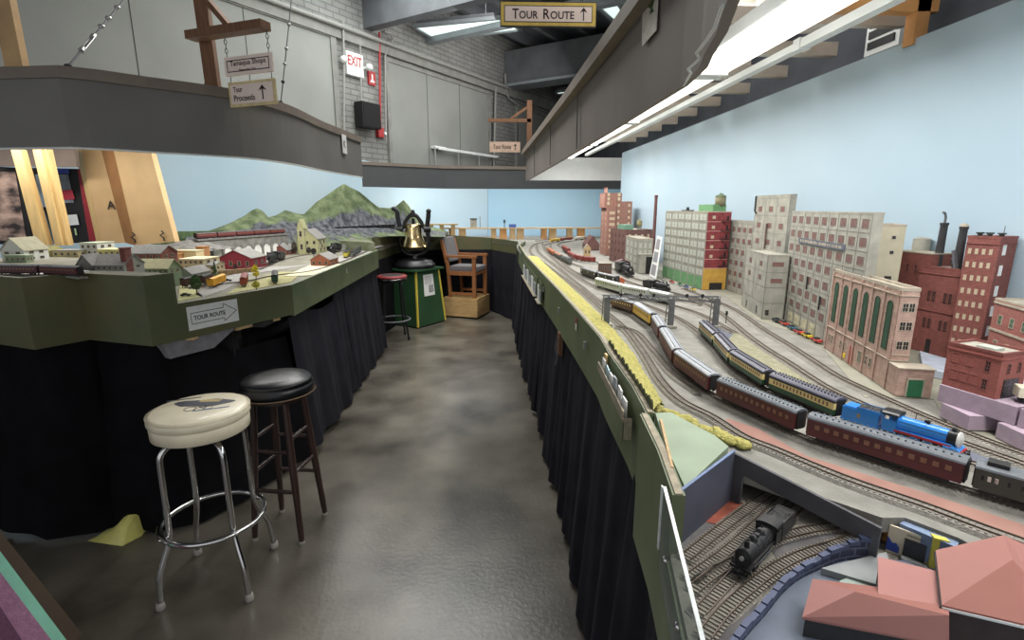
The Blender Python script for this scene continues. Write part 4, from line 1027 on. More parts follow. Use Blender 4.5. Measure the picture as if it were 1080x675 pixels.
# --- low concrete block in front
K, F = P(803,336,ZT), P(782,322,ZT); h = ZAT(K,270)-ZT; ex = PV(826,333,K,K+Vector(((F-K).y,-(F-K).x,0))); le = (Vector((ex.x,ex.y,0))-Vector((K.x,K.y,0))).length
b = Bld('concrete_block','low grey concrete model block in front of the towered warehouse',K,F,le,h,m_conc,(m_roofm,m_conc)); lf = b.lf
me2 = wmesh(.034,.020,m_conc_d,m_wred,3,2); b.wins('F',2,2,lf*.25,lf*.75,h*.60,h*.82,me2)
b.wins('F',1,1,lf*.25,lf*.25,h*.04,h*.04,wmesh(.016,.032,m_conc_d,m_wdark,2,2)); b.wins('F',1,1,lf*.75,lf*.75,h*.04,h*.04,wmesh(.014,.03,m_conc_d,m_wdark,1,1),name='door')
b.bands('B',[h*.25,h*.5,h*.74],m_conc_d,.0008,.0014); b.ribs('F',lin_(0,lf,3),0,h,m_conc_d,.0016,.0008); b.ribs('E',[.002,le-.002],0,h,m_conc_d,.0016,.0008)
b.wins('E',1,2,le*.5,le*.5,h*.58,h*.84,wmesh(le*.5,.017,m_conc_d,m_wred,6,2)); b.wins('E',1,1,le*.22,le*.22,h*.06,h*.06,wmesh(.014,.022,m_conc_d,m_wdark,2,2))
# --- long gridded concrete complex with dark sign band
a, c = P(823,334,ZT), P(868,362,ZT)
tr = PV(921,227.5,a,c); tl = PV(840,223,a,c); K = Vector((tr.x,tr.y,0)); F = Vector((a.x,a.y,0)); h = (tr.z+tl.z)/2-ZT
b = Bld('warehouse','long grey concrete model complex with grid of red windows and dark sign band',K,F,.03,h,m_conc,(m_roofm,m_conc)); lf = b.lf
nx, nz = 9, 8; me = wmesh(lf/nx*.52,h/nz*.44,m_conc_d,m_wred,4,3)
b.wins('F',nx,nz-1,lf*.5/nx,lf*(nx-.5)/nx,h*(1.28)/nz,h*(nz-.72)/nz,me)
b.ribs('F',lin_(0,lf,nx+1),0,h,m_conc_d,.0018,.0008); b.bands('F',[h*k/nz for k in range(1,nz)],m_conc_d,.0008,.0014)
for k in range(4): b.part('poster_panel',mat('cream_poster_%d'%k,(214,206,176),.7,var=.4,scale=60,col2=(150,150,120)),MB().box(-.0015,lf*(nx-4+k+.15)/nx-lf*.12,h*.02,0,lf*(nx-4+k+.85)/nx-lf*.12,h*.10))
zs = h*.735; sb = MB().box(-.004,lf*.22,zs,0,lf*.82,zs+h*.045); b.part('sign_band',mat('slate_sign',(86,92,104),.7),sb)
mb = MB(); g = random.Random(2); u = lf*.25
while u < lf*.79: w_ = g.uniform(.003,.006); mb.box(-.0046,u,zs+h*.012,-.004,u+w_,zs+h*.034); u += w_+g.choice([.003,.003,.009])
b.part('sign_marks',m_cornice,mb)
for k,(u,z) in enumerate([(.62,.36),(.42,.24)]): b.part('roof_drain',m_dark,MB().cyl((-.004,lf*u,h*z),(-.004,lf*u,h*z+.05),.003,n=8))
# --- tan stair tower
K = PX(931,238.6,1.35); h = K.z-ZT; F = P(921,237,K.z)
b = Bld('stair_tower','tan concrete model tower with dark tall slot and orange sign',K,F,.066,h,mat('tan_stucco',(178,172,150),.85,var=.06,scale=20),(m_roofm,m_cornice)); lf = b.lf
b.part('tall_slot',m_wdark,MB().box(.026,-.0015,.02,.046,0,h*.60)); b.wins('E',1,2,.036,.036,h*.78,h*.90,wmesh(.010,.010,m_frameg,m_wdark,1,1))
b.wins('F',2,5,lf*.25,lf*.7,h*.45,h*.92,wmesh(.004,.012,m_frameg,m_ochre,1,1)); b.part('orange_sign',mat('orange_sign',(214,96,56),.6,var=.2,scale=90),MB().box(-.003,lf*.05,h*.25,0,lf*.75,h*.42))
# --- pale pink power house with green arched windows
K, F = P(934,410.5,ZT), P(870,367,ZT); h = ZAT(K,307)-ZT; dn = Vector(((F-K).y,-(F-K).x,0)); ex = PV(971,306,K,K+dn); le = (Vector((ex.x,ex.y,0))-Vector((K.x,K.y,0))).length
b = Bld('power_house','pale pink model power house with tall green arched windows',K,F,le,h,m_brick6,(m_roofm,m_cornice),parapet=.009); lf = b.lf
me = wmesh(lf*.062,h*.50,mat('dark_green_iron',(34,58,46),.5),m_wgreen,3,10,True); b.wins('F',6,1,lf*.10,lf*.92,h*.38,h*.38,me,-.001,name='arched_window')
b.ribs('F',[lf*(.02+.164*k) for k in range(7)],0,h,m_brick6,.008,.003); b.bands('F',[h*.30,h*.95],m_cornice,.003,.002)
b.bands('E',[h*.30,h*.36,h*.95],m_cornice,.003,.002)
me = wmesh(.012,.021,m_cornice,m_wdark,2,2); b.wins('E',2,1,le*.35,le*.70,h*.80,h*.80,me); b.wins('E',2,1,le*.35,le*.70,h*.615,h*.615,me); b.wins('E',2,1,le*.35,le*.70,h*.42,h*.42,me)
me = wmesh(.008,.024,m_cornice,m_wdark,1,2)
for u in (.88,.94,.66,.72,.24,.30): b.wins('F',1,1,lf*u,lf*u,h*.12,h*.12,me,-.001)
b.part('red_door',mat('rust_red_door',(150,66,50),.6),MB().box(-.0015,lf*.50,.002,0,lf*.56,h*.22)); b.wins('F',1,1,lf*.40,lf*.40,h*.10,h*.10,wmesh(.016,.032,m_cornice,m_wgreen,3,4),-.001)
b.part('yellow_notice',mat('bright_yellow',(226,196,40),.6),MB().box(-.002,lf*.62,h*.04,0,lf*.65,h*.09))
b.part('roof_vent',m_dark,MB().box(le*.1,lf*.62,h,le*.35,lf*.98,h+.008))
K2 = P(947.5,417.8,ZT); F2 = Vector((K.x,K.y,0)); h2 = ZAT(K2,389)-ZT; dn = Vector(((F2-Vector((K2.x,K2.y,0))).y,-(F2-Vector((K2.x,K2.y,0))).x,0)); ex = PV(981.5,417,K2,K2+dn); le2 = (Vector((ex.x,ex.y,0))-Vector((K2.x,K2.y,0))).length
dF = (Vector((F.x-K.x,F.y-K.y,0))).normalized(); la = (Vector((K2.x-K.x,K2.y-K.y,0))).length
mb = MB(); mb.box(-.001,-la,0,le2,-.0005,h2); b.part('annex',m_brick6,mb); b.part('annex_roof',m_cornice,MB().box(-.004,-la-.003,h2,le2+.002,-.0005,h2+.003))
b.part('green_door',mat('green_roller_door',(46,112,76),.6,var=.08,scale=60),MB().box(le2*.28,-la-.0022,.001,le2*.72,-la,h2*.62))
b.part('door_surround',m_cornice,MB().box(le2*.23,-la-.0035,.001,le2*.28,-la,h2*.68).box(le2*.72,-la-.0035,.001,le2*.77,-la,h2*.68).box(le2*.23,-la-.0035,h2*.63,le2*.77,-la,h2*.68))
# --- oxide red factory with arched windows and black stacks
K = PX(1013.6,286,1.5); F = P(970.5,281,K.z); hh = K.z-ZT
b = Bld('brick_factory','dark red brick model factory with arched windows and two black chimneys',K,F,.10,hh,m_brick4,(m_roofm,m_brick4)); lf = b.lf
me = wmesh(.011,.034,m_brick4,m_wdark,2,4,True)
for u in (.12,.24,.52,.64,.90):
    for z in (.62,.30): b.wins('F',1,1,lf*u,lf*u,hh*z,hh*z,me,-.001)
b.part('blank_door',m_wdark,MB().box(-.0015,lf*.40,.0,0,lf*.52,hh*.17)); b.bands('F',[hh*.5,hh*.93],m_brick4,.003,.003)
z2 = PX(977,267,1.53).z-ZT; y0 = b.lf*.86; y1 = b.lf*1.9
b.part('upper_wall',m_brick4,MB().box(.02,y0,0,.10,y1,z2)); b.part('upper_coping',m_cornice,MB().box(.017,y0-.003,z2,.103,y1+.003,z2+.004))
b.wins('F',3,2,y0+.05,y1-.03,z2*.55,z2*.80,wmesh(.009,.026,m_brick4,m_wdark,2,3,True),.019)
for pxb, pyt, px2, nm in [(988,235,992,1),(1009,239,1011,2)]:
    q = PX(pxb,282,1.54); loc = Vector((q.x-K.x,q.y-K.y,0)); loc.rotate(Matrix.Rotation(-b.r.rotation_euler.z,3,'Z'))
    zt_ = ZAT(q,pyt)-ZT; b.part('chimney',m_dark,MB().cyl((loc.x,loc.y,hh),(loc.x,loc.y,zt_),.0125,.0105,14).cyl((loc.x,loc.y,zt_-.008),(loc.x,loc.y,zt_),.0125,n=14)) 
    if nm == 1: b.part('smoke_cowl',m_steel,MB().tube([(loc.x,loc.y,zt_),(loc.x,loc.y,zt_+.02),(loc.x-.006,loc.y,zt_+.032),(loc.x-.014,loc.y,zt_+.034)],.004,6))
    else: b.part('chimney_cap',m_cornice,MB().lathe([(.012,0),(.012,.004),(.004,.010),(0,.011)],12,(loc.x,loc.y,zt_)))
b.part('coal_chute',m_steel,MB().beam((.03,lf*.42,hh+.06),(.03,lf*.30,hh),.012,.008))
q = PX(973,252,1.57); t = thing('storage_tank','pale grey cylindrical model tank behind the dark red factory','tank',(q.x,q.y,ZT)); MB().cyl((0,0,0),(0,0,q.z-ZT),.027,n=20).build('shell',m_conc,t); MB().lathe([(.028,0),(.012,.006),(0,.007)],20,(0,0,q.z-ZT)).build('lid',m_roofm,t)
# --- tall red brick office block
K = PX(1056,252,1.5); F = P(1020.7,250.5,K.z); h = K.z-ZT
b = Bld('office_block','tall red brick model office block with many small cream windows',K,F,.10,h,m_brick4,(m_roofm,m_brick4),parapet=.006); lf = b.lf
b.wins('F',4,9,lf*.22,lf*.86,h*.06,h*.88,wmesh(.0065,.015,m_cornice,m_wcream,2,2,t=.001));
b.wins('E',1,6,.03,.03,h*.10,h*.88,wmesh(.016,.028,m_white,m_white,1,1),name='white_panel')
b.bands('B',[h*.955],m_brick4,.003,.003)
for u in (.15,.5,.8): b.part('roof_vent',m_dark,MB().cyl((.03,lf*u,h),(.03,lf*u,h+.012),.006,n=10).cyl((.03,lf*u,h+.012),(.03,lf*u,h+.016),.010,n=10))
b.part('mast',m_steel,MB().cyl((.06,.02,h),(.06,.02,h+.035),.001,n=6))
# --- rose brick block at right edge
F = PX(1050,316,1.45); K = P(1125,336,F.z); h = F.z-ZT
b = Bld('brick_block','rose brick model block with pale stone bands at right edge',K,F,.10,h,m_brick5,(m_roofm,m_cornice)); lf = b.lf
b.bands('F',[h*.30,h*.62,h*.96],m_cornice,.003,.006)
b.wins('F',5,3,lf*.12,lf*.86,h*.08,h*.72,wmesh(.014,.024,m_cornice,m_wgreen,2,2),-.0005)
# --- purple insulation foam blocks carrying a red brick house
m_foam = mat('lavender_foam', (166,148,162), .9, var=.06, scale=50, bump=.1, bscale=200)
p0, p1 = P(990.5,439,ZT), P(1019.5,454,ZT); zs0, zs1 = ZAT(p0,424.5), ZAT(p0,407)
fd = Vector((p0.x-p1.x,p0.y-p1.y,0)).normalized(); fn = Vector((fd.y,-fd.x,0))
q1 = P(1069,449,zs0); q0 = P(988,422.5,zs0); fd2 = Vector((q0.x-q1.x,q0.y-q1.y,0)); LS = fd2.length; fd2.normalize(); fn2 = Vector((fd2.y,-fd2.x,0))
def foam(label, K, d, n_, L, D, z0, z1):
    ps = [K, K+d*L, K+d*L+n_*D, K+n_*D]
    return tag(MB().prism([(p.x,p.y) for p in ps], z0, z1).build('foam_block', m_foam, bevel=.001), label, 'foam block', 'lavender foam blocks under the red brick house')
foam('lavender foam slab directly under the red brick house', q1, fd2, fn2, LS, .30, zs0+.0005, zs1)
foam('lavender foam block holding up left end of the slab', p1, fd, fn, (p0-p1).length, .09, ZT, zs0)
s1 = P(1049,461,ZT); foam('lavender foam block at the right edge, left of nothing and below the slab', s1-fd*.15, fd, fn, .15, .12, ZT, zs0)['label'] = 'lavender foam block at right edge below the slab'
s2 = P(1072,450,zs0); foam('lavender foam slab beside the first slab at right edge', s2-fd2*.15, fd2, fn2, .15, .25, zs0+.0005, zs1)
K = P(1048.5,421.5,zs1); F = P(993,405,zs1); h = ZAT(K,376)-zs1
b = Bld('brick_house','small red brick model house standing on the lavender foam slab',K,F,.085,h,brick('warm_red_model_brick',(150,82,74),(138,72,66),(166,110,98),.009,.0036,bump=.2,stain=.15),(m_roofm,m_brick4),z=zs1+.0005); lf = b.lf
b.wins('F',1,2,lf*.22,lf*.22,h*.16,h*.58,wmesh(.008,.022,m_brick4,m_wdark,2,3)); 
me = wmesh(.014,.020,brick('warm_red_model_brick',(0,0,0),(0,0,0),(0,0,0),1,1),brick('warm_red_model_brick',(0,0,0),(0,0,0),(0,0,0),1,1),1,1)
b.wins('F',3,1,lf*.42,lf*.80,h*.22,h*.22,me,name='bricked_window'); b.wins('F',2,1,lf*.55,lf*.82,h*.62,h*.62,me,name='bricked_window')
b.wins('E',2,1,.026,.060,h*.56,h*.56,wmesh(.008,.022,m_brick4,m_wdark,2,3)); b.part('garage_door',m_wdark,MB().box(.018,-.0015,.0,.066,0,h*.44)); b.part('garage_door_bars',m_steel,MB().box(.033,-.002,0,.034,-.0015,h*.44).box(.049,-.002,0,.050,-.0015,h*.44).box(.018,-.002,h*.3,.066,-.0015,h*.31))
b.part('skylight',m_wgrey,MB().prism([(.02,lf*.25),(.05,lf*.25),(.05,lf*.6),(.02,lf*.6)],h,h+.007)); b.bands('B',[h*.9],brick('warm_red_model_brick',(0,0,0),(0,0,0),(0,0,0),1,1),.002,.004)
q = P(1068,424,zs1); t = thing('model_truck','cream model truck trailer parked beside the red brick house','truck',(q.x+.05,q.y-.02,zs1+.0005),-.5); MB().box(-.05,-.015,.012,.06,.015,.036).build('trailer',mat('cream_trailer',(214,208,184),.6),t,bevel=.002)
for x in (-.035,.045): MB().cyl((x,-.014,.006),(x,.014,.006),.006,n=12).build('wheel',m_under,t)
ps = [P(974,388,ZT+.02),P(1003,395,ZT+.02),P(998,378,ZT+.02),P(970,370,ZT+.02)]
tag(MB().prism([(p.x,p.y) for p in ps],ZT,ZT+.02).build('loading_dock',mat('pale_blue_grey_board',(168,176,190),.8)),'pale blue-grey dock slab between power house and red brick house','dock')

# --- far brick buildings
K, F = P(641,269.5,ZT), P(630,263.5,ZT); hh = lambda y: ZAT(K,y)-ZT; xe = lambda px: PV(px,265,K,K+Vector((1,0,0))).x-K.x
b = Bld('stepped_tower','tall stepped brown brick model building at far end of city',K,K+Vector((-.0,(F-K).length,0)),xe(665),hh(219),m_brick1,(m_roofm,m_brick1),
        masses=[(-.02,xe(648),0,.28,0,hh(219)),(xe(637),xe(655),.06,.28,hh(219),hh(204)),(-.015,xe(640)-.005,.05,.2,hh(219)+.006,hh(198)),(xe(648)+.001,xe(665),.02,.28,0,hh(213))])
b.wins('E',3,7,.01,xe(648)-.02,hh(262),hh(226),wmesh(.016,.026,m_brick1,m_wcream,2,2)); b.wins('E',2,3,xe(641),xe(652),hh(216),hh(206.5),wmesh(.024,.030,m_cornice,m_wcream,2,2),.058)
b.wins('E',2,6,xe(651),xe(662),hh(250),hh(218),wmesh(.022,.026,m_brick1,m_wcream,2,2),.018)
b.wins('F',2,7,.06,.2,hh(262),hh(226),wmesh(.02,.026,m_brick1,m_wcream,2,2),-.021)
K = P(658.6,279,ZT); F = P(642.5,274.5,ZT)
h = ZAT(K,243)-ZT
b = Bld('brick_mill','dark brown brick model mill with green roof house and water tank',K,F,xe(688)-xe(659),h,m_brick2,(m_roofm,m_brick2)); lf = b.lf; le = b.le
b.wins('F',4,4,lf*.15,lf*.85,h*.08,h*.78,wmesh(.016,.03,m_brick2,m_wdark,2,3)); b.wins('E',4,2,le*.15,le*.85,h*.5,h*.78,wmesh(.02,.03,m_brick2,m_wcream,2,3))
b.part('green_roof_house',mat('faded_teal_panel',(104,138,120),.7),MB().box(le*.0,.05,h,le*.35,.2,h+.045)); water_tank(b.r, le*.6, .06, h, .022, .09, mat('tank_olive',(134,126,86),.8), mat('tank_olive_roof',(118,112,80),.8))
q = P(689,292,ZT); t = thing('smokestack','slender dark brown model smokestack beside grey factory','smokestack',(PX(688.8,264,1.33).x,PX(688.8,264,1.33).y,ZT)); zt_ = ZAT(t.location,206)-ZT
MB().cyl((0,0,0),(0,0,zt_),.0135,.0115,16).build('shaft',mat('brown_stack',(98,66,64),.8),t); MB().cyl((0,0,zt_-.012),(0,0,zt_+.001),.0145,n=16).build('crown',mat('brown_stack',(98,66,64),.8),t)
K, F = P(671.5,287.5,ZT), P(658.8,280.5,ZT); h = ZAT(K,252.5)-ZT
b = Bld('grey_factory','small grey model factory of glass panels beside the brown mill',K,F,.11,h,m_conc,(m_roofm,m_cornice)); lf = b.lf
b.wins('F',3,4,lf*.18,lf*.82,h*.06,h*.74,wmesh(lf*.2,h*.15,m_frameg,m_wgrey,3,3)); b.wins('E',3,3,.02,.09,h*.30,h*.74,wmesh(.02,h*.15,m_frameg,m_wgrey,3,3))
b.part('lower_wall',m_conc,MB().box(.004,-.06,0,.10,0,h*.55)); b.part('lower_roof',m_roofm,MB().box(.0,-.064,h*.55,.104,0,h*.58)); b.part('black_door',m_black,MB().box(.05,-.064,0,.10,-.06,h*.50))
# leaning photo sheet
a, c, d_, e_ = P(684.5,291,ZT), P(691.5,294.5,ZT), PV(698,250,P(684.5,291,ZT)+Vector((.06,0,0)),P(691.5,294.5,ZT)+Vector((.06,0,0))), PV(693,248.5,P(684.5,291,ZT)+Vector((.06,0,0)),P(691.5,294.5,ZT)+Vector((.06,0,0)))
t = thing('photo_sheet','white leaning sheet of small photos between grey buildings','photo sheet',a)
vs = [a-a, c-a, d_-a, e_-a]; nn = (vs[1]-vs[0]).cross(vs[3]-vs[0]).normalized(); nn = nn if nn.x < 0 else -nn
mb = MB(); mb.add([v for v in vs]+[v-nn*.004 for v in vs],[(0,1,2,3),(7,6,5,4),(0,4,5,1),(1,5,6,2),(2,6,7,3),(3,7,4,0)]); mb.build('sheet',m_white,t)
for k in range(3):
    z0, z1 = .06+.31*k, .31+.31*k; f = lambda u,v: vs[0].lerp(vs[1],u).lerp(vs[3].lerp(vs[2],u),v)+nn*.0008
    MB().add([f(.15,z0),f(.85,z0),f(.85,z1),f(.15,z1)],[(0,1,2,3)]).build('photo',mat('small_photo_%d'%k,(120,126,136),.5,var=.5,scale=60,col2=(160,152,150)),t)
# yard shed and small structures
def shed(name, label, pxl, pxr, pyb, pyt, depth, wall, roof, z=ZT, cat='model building', wins=0, gable=None, rz=0):
    a, c = P(pxl,pyb,z), P(pxr,pyb,z); w_ = (c-a).length; h = ZAT((a+c)/2,pyt)-z
    t = thing(name, label, cat, a, atan2((c-a).y,(c-a).x)+rz); gh = h*.3 if gable is None else gable*h; he = h-gh
    MB().box(0,0,0,w_,depth,he).build('wall', wall, t)
    if gh > 0:
        mb = MB(); mb.add([(0,0,he),(w_,0,he),(w_/2,0,h),(0,depth,he),(w_,depth,he),(w_/2,depth,h)],[(0,1,2),(3,5,4),(0,2,5,3),(1,4,5,2)]); mb.build('gable_wall', wall, t)
        MB().gable(0,w_,0,depth,he,h,0,.004,.002,'y').build('roof', roof, t)
    else: MB().box(-.003,-.003,he,w_+.003,depth+.003,he+.003).build('roof', roof, t)
    if wins:
        me = wmesh(w_/wins*.38,he*.38,m_frameg,m_wdark,2,2)
        for i in range(wins): inst('window', me, t, (w_*(i+.5)/wins,0,he*.35))
    return t
shed('yard_office','small brown and cream yard office among far tracks',632,645,288.5,278,.06,m_brown,m_roofm,wins=3,gable=0)
shed('yard_hut','tiny orange-brown hut in front of black yard locomotive',651,658.5,299,293,.03,m_orange,m_orange,gable=.3)
shed('yard_hut','maroon model shed row behind the small black locomotive',650,664,286,274,.07,m_maroon,m_maroon,wins=3,gable=.2)
shed('yard_tower','little tan signal cabin among the red wagons',616,623,270,257.5,.05,mat('tan_shed',(176,150,110),.8),m_roofm,wins=2,gable=.35)
shed('freight_house','dark brown peaked model freight house beside far tower',618,632,264,249,.3,m_brick2,m_brick2,gable=.6)
# signal bridge
ls = [P(639.5,342.5,ZT),P(707,344.5,ZT),P(754,344.5,ZT)]; top = [PY(635.5,314.5,ls[0].y),PY(702,314.5,ls[1].y),PY(745,314.5,ls[2].y)]
t = thing('signal_bridge','grey lattice signal bridge spanning the yard tracks on three legs','signal bridge',ls[0]); o0 = ls[0]; m_sb = mat('bridge_grey',(84,86,88),.6,var=.15,scale=60)
zt_ = sum(p.z for p in top)/3-ZT
for p, q in zip(ls, top):
    a_ = p-o0; mb = MB(); mb.box(a_.x-.012,a_.y-.003,0,a_.x+.012,a_.y+.003,zt_); 
    mb.beam((a_.x-.016,a_.y+.02,0),(a_.x-.012,a_.y+.02,zt_),.003,.003); mb.beam((a_.x+.012,a_.y+.02,0),(a_.x+.012,a_.y+.02,zt_),.003,.003)
    for k in range(5): z = zt_*k/5; mb.beam((a_.x-.012,a_.y+.02,z),(a_.x+.012,a_.y+.02,z+zt_/5),.0015,.0015)
    mb.build('leg', m_sb, t)
    MB().box(a_.x-.016,a_.y-.02,0,a_.x+.022,a_.y+.028,.006).build('footing', m_conc, t)
a_, c_ = ls[0]-o0, ls[2]-o0; mb = MB()
for yy in (-.004,.02):
    for zz in (zt_-.012,zt_+.006): mb.beam((a_.x-.02,a_.y+yy,zz),(c_.x+.014,c_.y+yy,zz),.003,.003)
    for k in range(22):
        f0, f1 = k/22, (k+1)/22; p_, q_ = a_.lerp(c_,f0), a_.lerp(c_,f1); z0, z1 = (zt_-.012,zt_+.006) if k % 2 else (zt_+.006,zt_-.012)
        mb.beam((p_.x,p_.y+yy,z0),(q_.x,q_.y+yy,z1),.002,.002)
mb.box(a_.x-.01,a_.y,zt_-.004,c_.x,a_.y+.016,zt_-.002); mb.build('truss', m_sb, t)
for f in (.12,.3,.42,.72,.86):
    p_ = a_.lerp(c_,f); MB().cyl((p_.x,p_.y-.008,zt_+.012),(p_.x,p_.y-.004,zt_+.012),.007,n=10).box(p_.x-.002,p_.y-.004,zt_,p_.x+.002,p_.y,zt_+.012).build('signal_head', m_black, t)
q = P(765.5,341,ZT); t = thing('signal_post','small black signal post by street-side track','signal post',(q.x,q.y,ZT+.001)); MB().cyl((0,0,0),(0,0,.045),.0018,n=8).build('post',m_black,t); MB().box(-.004,-.003,.036,.004,.003,.052).build('head',m_black,t)
# model cars
def model_car():
    t = thing('model_car','','model car'); mb = MB()
    pr = [(-.024,.004),(-.024,.010),(-.0235,.0115),(.022,.0115),(.024,.009),(.024,.004)]
    mb.add([(x,-.0095,z) for x,z in pr]+[(x,.0095,z) for x,z in pr],[tuple(range(6)),tuple(range(11,5,-1))]+[(i,6+i,6+(i+1)%6,(i+1)%6) for i in range(6)]); mb.build('body',m_red,t)
    mb = MB(); a = [(-.016,.0115),(-.011,.0165),(.004,.0165),(.010,.0115)]
    mb.add([(x,-.0085+(.0015 if z>.012 else 0),z) for x,z in a]+[(x,.0085-(.0015 if z>.012 else 0),z) for x,z in a],[(0,1,2,3),(7,6,5,4),(0,4,5,1),(1,5,6,2),(2,6,7,3)]); mb.build('cabin',m_glass_dk,t)
    w_ = MB().cyl((0,-.001,0),(0,.001,0),.0042,n=12).mesh('wheel',m_under)
    for x in (-.014,.014):
        for y in (-.009,.009): inst('wheel',w_,t,(x,y,.0042))
    return t
proto = None
def put_car(px, py, col, label, ang, grp, z=ZT, s=1):
    global proto
    q = P(px,py,z); loc = (q.x,q.y,z+.0015)
    if proto is None: proto = model_car(); o = proto; o['label'] = label
    else: o = copy_thing(proto, label, loc, ang)
    o.location = loc; o.rotation_euler.z = ang; o.scale = (s,s,s); o['group'] = grp
    m = mat('car_%d_%d_%d'%col, col, .35, var=.05)
    for c in kids(o):
        if c.name.startswith('body'): me = c.data.copy(); me.materials[0] = m; c.data = me
    return o
cg = 'parked model cars along the concrete complex'
for px,py,col,lab in [(819,339.5,(50,60,60),'dark model car leftmost in row beside concrete complex'),(827,343,(176,60,48),'red model car second in row beside concrete complex'),(835,347.5,(48,96,116),'teal blue model car in row beside concrete complex'),(842.5,352,(196,62,60),'pinkish red model car behind the yellow one by the concrete complex'),(851,356,(206,180,50),'yellow model car in row beside concrete complex'),(861,361,(190,70,64),'red and white model car nearest the power house')]:
    put_car(px,py,col,lab,-pi/2-.05,cg,ZT)
cg = 'parked model cars along the grey factory'
for px,py,col,lab in [(699,295.5,(150,150,140),'grey model car at the far end beside grey factory'),(708.5,298.5,(176,56,54),'red model car beside the green base of grey factory'),(717,301,(70,120,80),'green model car beside the grey factory'),(723.5,303.5,(60,84,140),'blue model car beside the grey factory'),(731,306.5,(216,190,60),'yellow model car by the ochre corner of grey factory')]:
    put_car(px,py,col,lab,-pi/2,cg,ZT,.95)

# --- far unfinished wooden viaduct
def far_post(px): q = PY(px,250,8.15); return q
zD = PY(550,240,8.1).z
t = thing('wooden_viaduct','long pale wooden viaduct on plank piers across far end','viaduct',(0,8.1,ZT)); xa, xb = PY(467,239,8.1).x, PY(640,241,8.1).x
MB().box(xa,-.07,zD-ZT-.018,xb,.07,zD-ZT).build('deck',m_wood,t)
for k,px in enumerate((476,488,520,531,540,549,573,583,600,613)):
    x = PY(px,245,8.1).x; MB().box(x-.06 if k%2 else x-.035,-.05,0,x+.05,.05,zD-ZT-.018).build('pier',m_wood if k%3 else m_joist_o,t)
t = thing('wooden_viaduct','short upper wooden deck behind the bell, left of viaduct','viaduct',(0,8.0,ZT)); xa, xb = PY(440,236,8.0).x, PY(483,236,8.0).x; z_ = PY(460,236,8.0).z-ZT
MB().box(xa,-.06,z_-.02,xb,.06,z_).build('deck',m_wood,t)
for px in (455,466,478): x = PY(px,245,8.0).x; MB().box(x-.03,-.04,0,x+.03,.04,z_-.02).build('pier',m_wood,t)
q = PY(540.5,239.5,8.1); tag(MB().box(-.055,-.03,0,.055,.03,.05).build('blue_box',mat('cobalt_box',(66,90,160),.6),None,(q.x,8.1,zD+.0005)),'small cobalt blue box on the far wooden viaduct','box')
q = PY(499.5,238.5,8.1); t = thing('grey_tower','small grey model tower on the far wooden viaduct','tower',(q.x,8.1,zD+.0005)); MB().box(-.05,-.03,0,.05,.03,.13).build('wall',m_conc,t); MB().box(-.06,-.035,.13,.06,.035,.14).build('roof',m_dark,t); MB().cyl((.1,0,0),(.1,0,.17),.004,n=6).build('mast',m_dark,t)
q = PY(532,239,8.1); t = thing('signal_mast','thin dark signal mast on the far wooden viaduct','signal post',(q.x,8.1,zD+.0005)); MB().cyl((0,0,0),(0,0,.11),.006,n=6).build('post',m_dark,t); MB().box(-.015,-.01,.07,.015,.01,.12).build('head',m_dark,t)
# ============================================================ LEFT LAYOUT: MOUNTAINS
def two_zone(name):
    m, nt, bs = _new(name)
    ge = nt.nodes.new('ShaderNodeNewGeometry'); tc = nt.nodes.new('ShaderNodeTexCoord')
    at_ = nt.nodes.new('ShaderNodeAttribute'); at_.attribute_name = 'zone'
    def noise(sc, stretch=None):
        n = nt.nodes.new('ShaderNodeTexNoise'); n.inputs['Scale'].default_value = sc; n.inputs['Detail'].default_value = 8
        mp = nt.nodes.new('ShaderNodeMapping'); mp.inputs['Scale'].default_value = stretch or (1,1,1)
        nt.links.new(tc.outputs['Object'], mp.inputs['Vector']); nt.links.new(mp.outputs['Vector'], n.inputs['Vector']); return n
    def ramp(f, a, b, lo=.35, hi=.65):
        r = nt.nodes.new('ShaderNodeValToRGB'); r.color_ramp.elements[0].position = lo; r.color_ramp.elements[1].position = hi
        r.color_ramp.elements[0].color = S(a); r.color_ramp.elements[1].color = S(b); nt.links.new(f, r.inputs['Fac']); return r
    g1 = ramp(noise(9).outputs['Fac'], (84,98,68), (128,140,104)); g2 = ramp(noise(7,(3,3,.35)).outputs['Fac'], (50,54,64), (116,118,122))
    n3 = noise(6); ad = nt.nodes.new('ShaderNodeMath'); ad.operation = 'MULTIPLY_ADD'; ad.inputs[1].default_value = .9; ad.inputs[2].default_value = -.45
    nt.links.new(n3.outputs['Fac'], ad.inputs[0]); s = nt.nodes.new('ShaderNodeMath'); s.operation = 'ADD'; nt.links.new(ad.outputs[0], s.inputs[0]); nt.links.new(at_.outputs['Fac'], s.inputs[1])
    st = nt.nodes.new('ShaderNodeMapRange'); st.inputs['From Min'].default_value = .42; st.inputs['From Max'].default_value = .58; nt.links.new(s.outputs[0], st.inputs['Value'])
    mx = nt.nodes.new('ShaderNodeMix'); mx.data_type = 'RGBA'; nt.links.new(st.outputs['Result'], mx.inputs['Factor']); nt.links.new(g1.outputs['Color'], mx.inputs['A']); nt.links.new(g2.outputs['Color'], mx.inputs['B'])
    nt.links.new(mx.outputs['Result'], bs.inputs['Base Color']); bs.inputs['Roughness'].default_value = .95
    bn = noise(40); bp = nt.nodes.new('ShaderNodeBump'); bp.inputs['Strength'].default_value = .6; bp.inputs['Distance'].default_value = .03
    nt.links.new(bn.outputs['Fac'], bp.inputs['Height']); nt.links.new(bp.outputs['Normal'], bs.inputs['Normal'])
    return m
m_mount = two_zone('mountain_scenery')
def interp(tab, x):
    if x <= tab[0][0]: return tab[0][1]
    for (a,b),(c,d) in zip(tab, tab[1:]):
        if x <= c: return b+(d-b)*(x-a)/(c-a)
    return tab[-1][1]
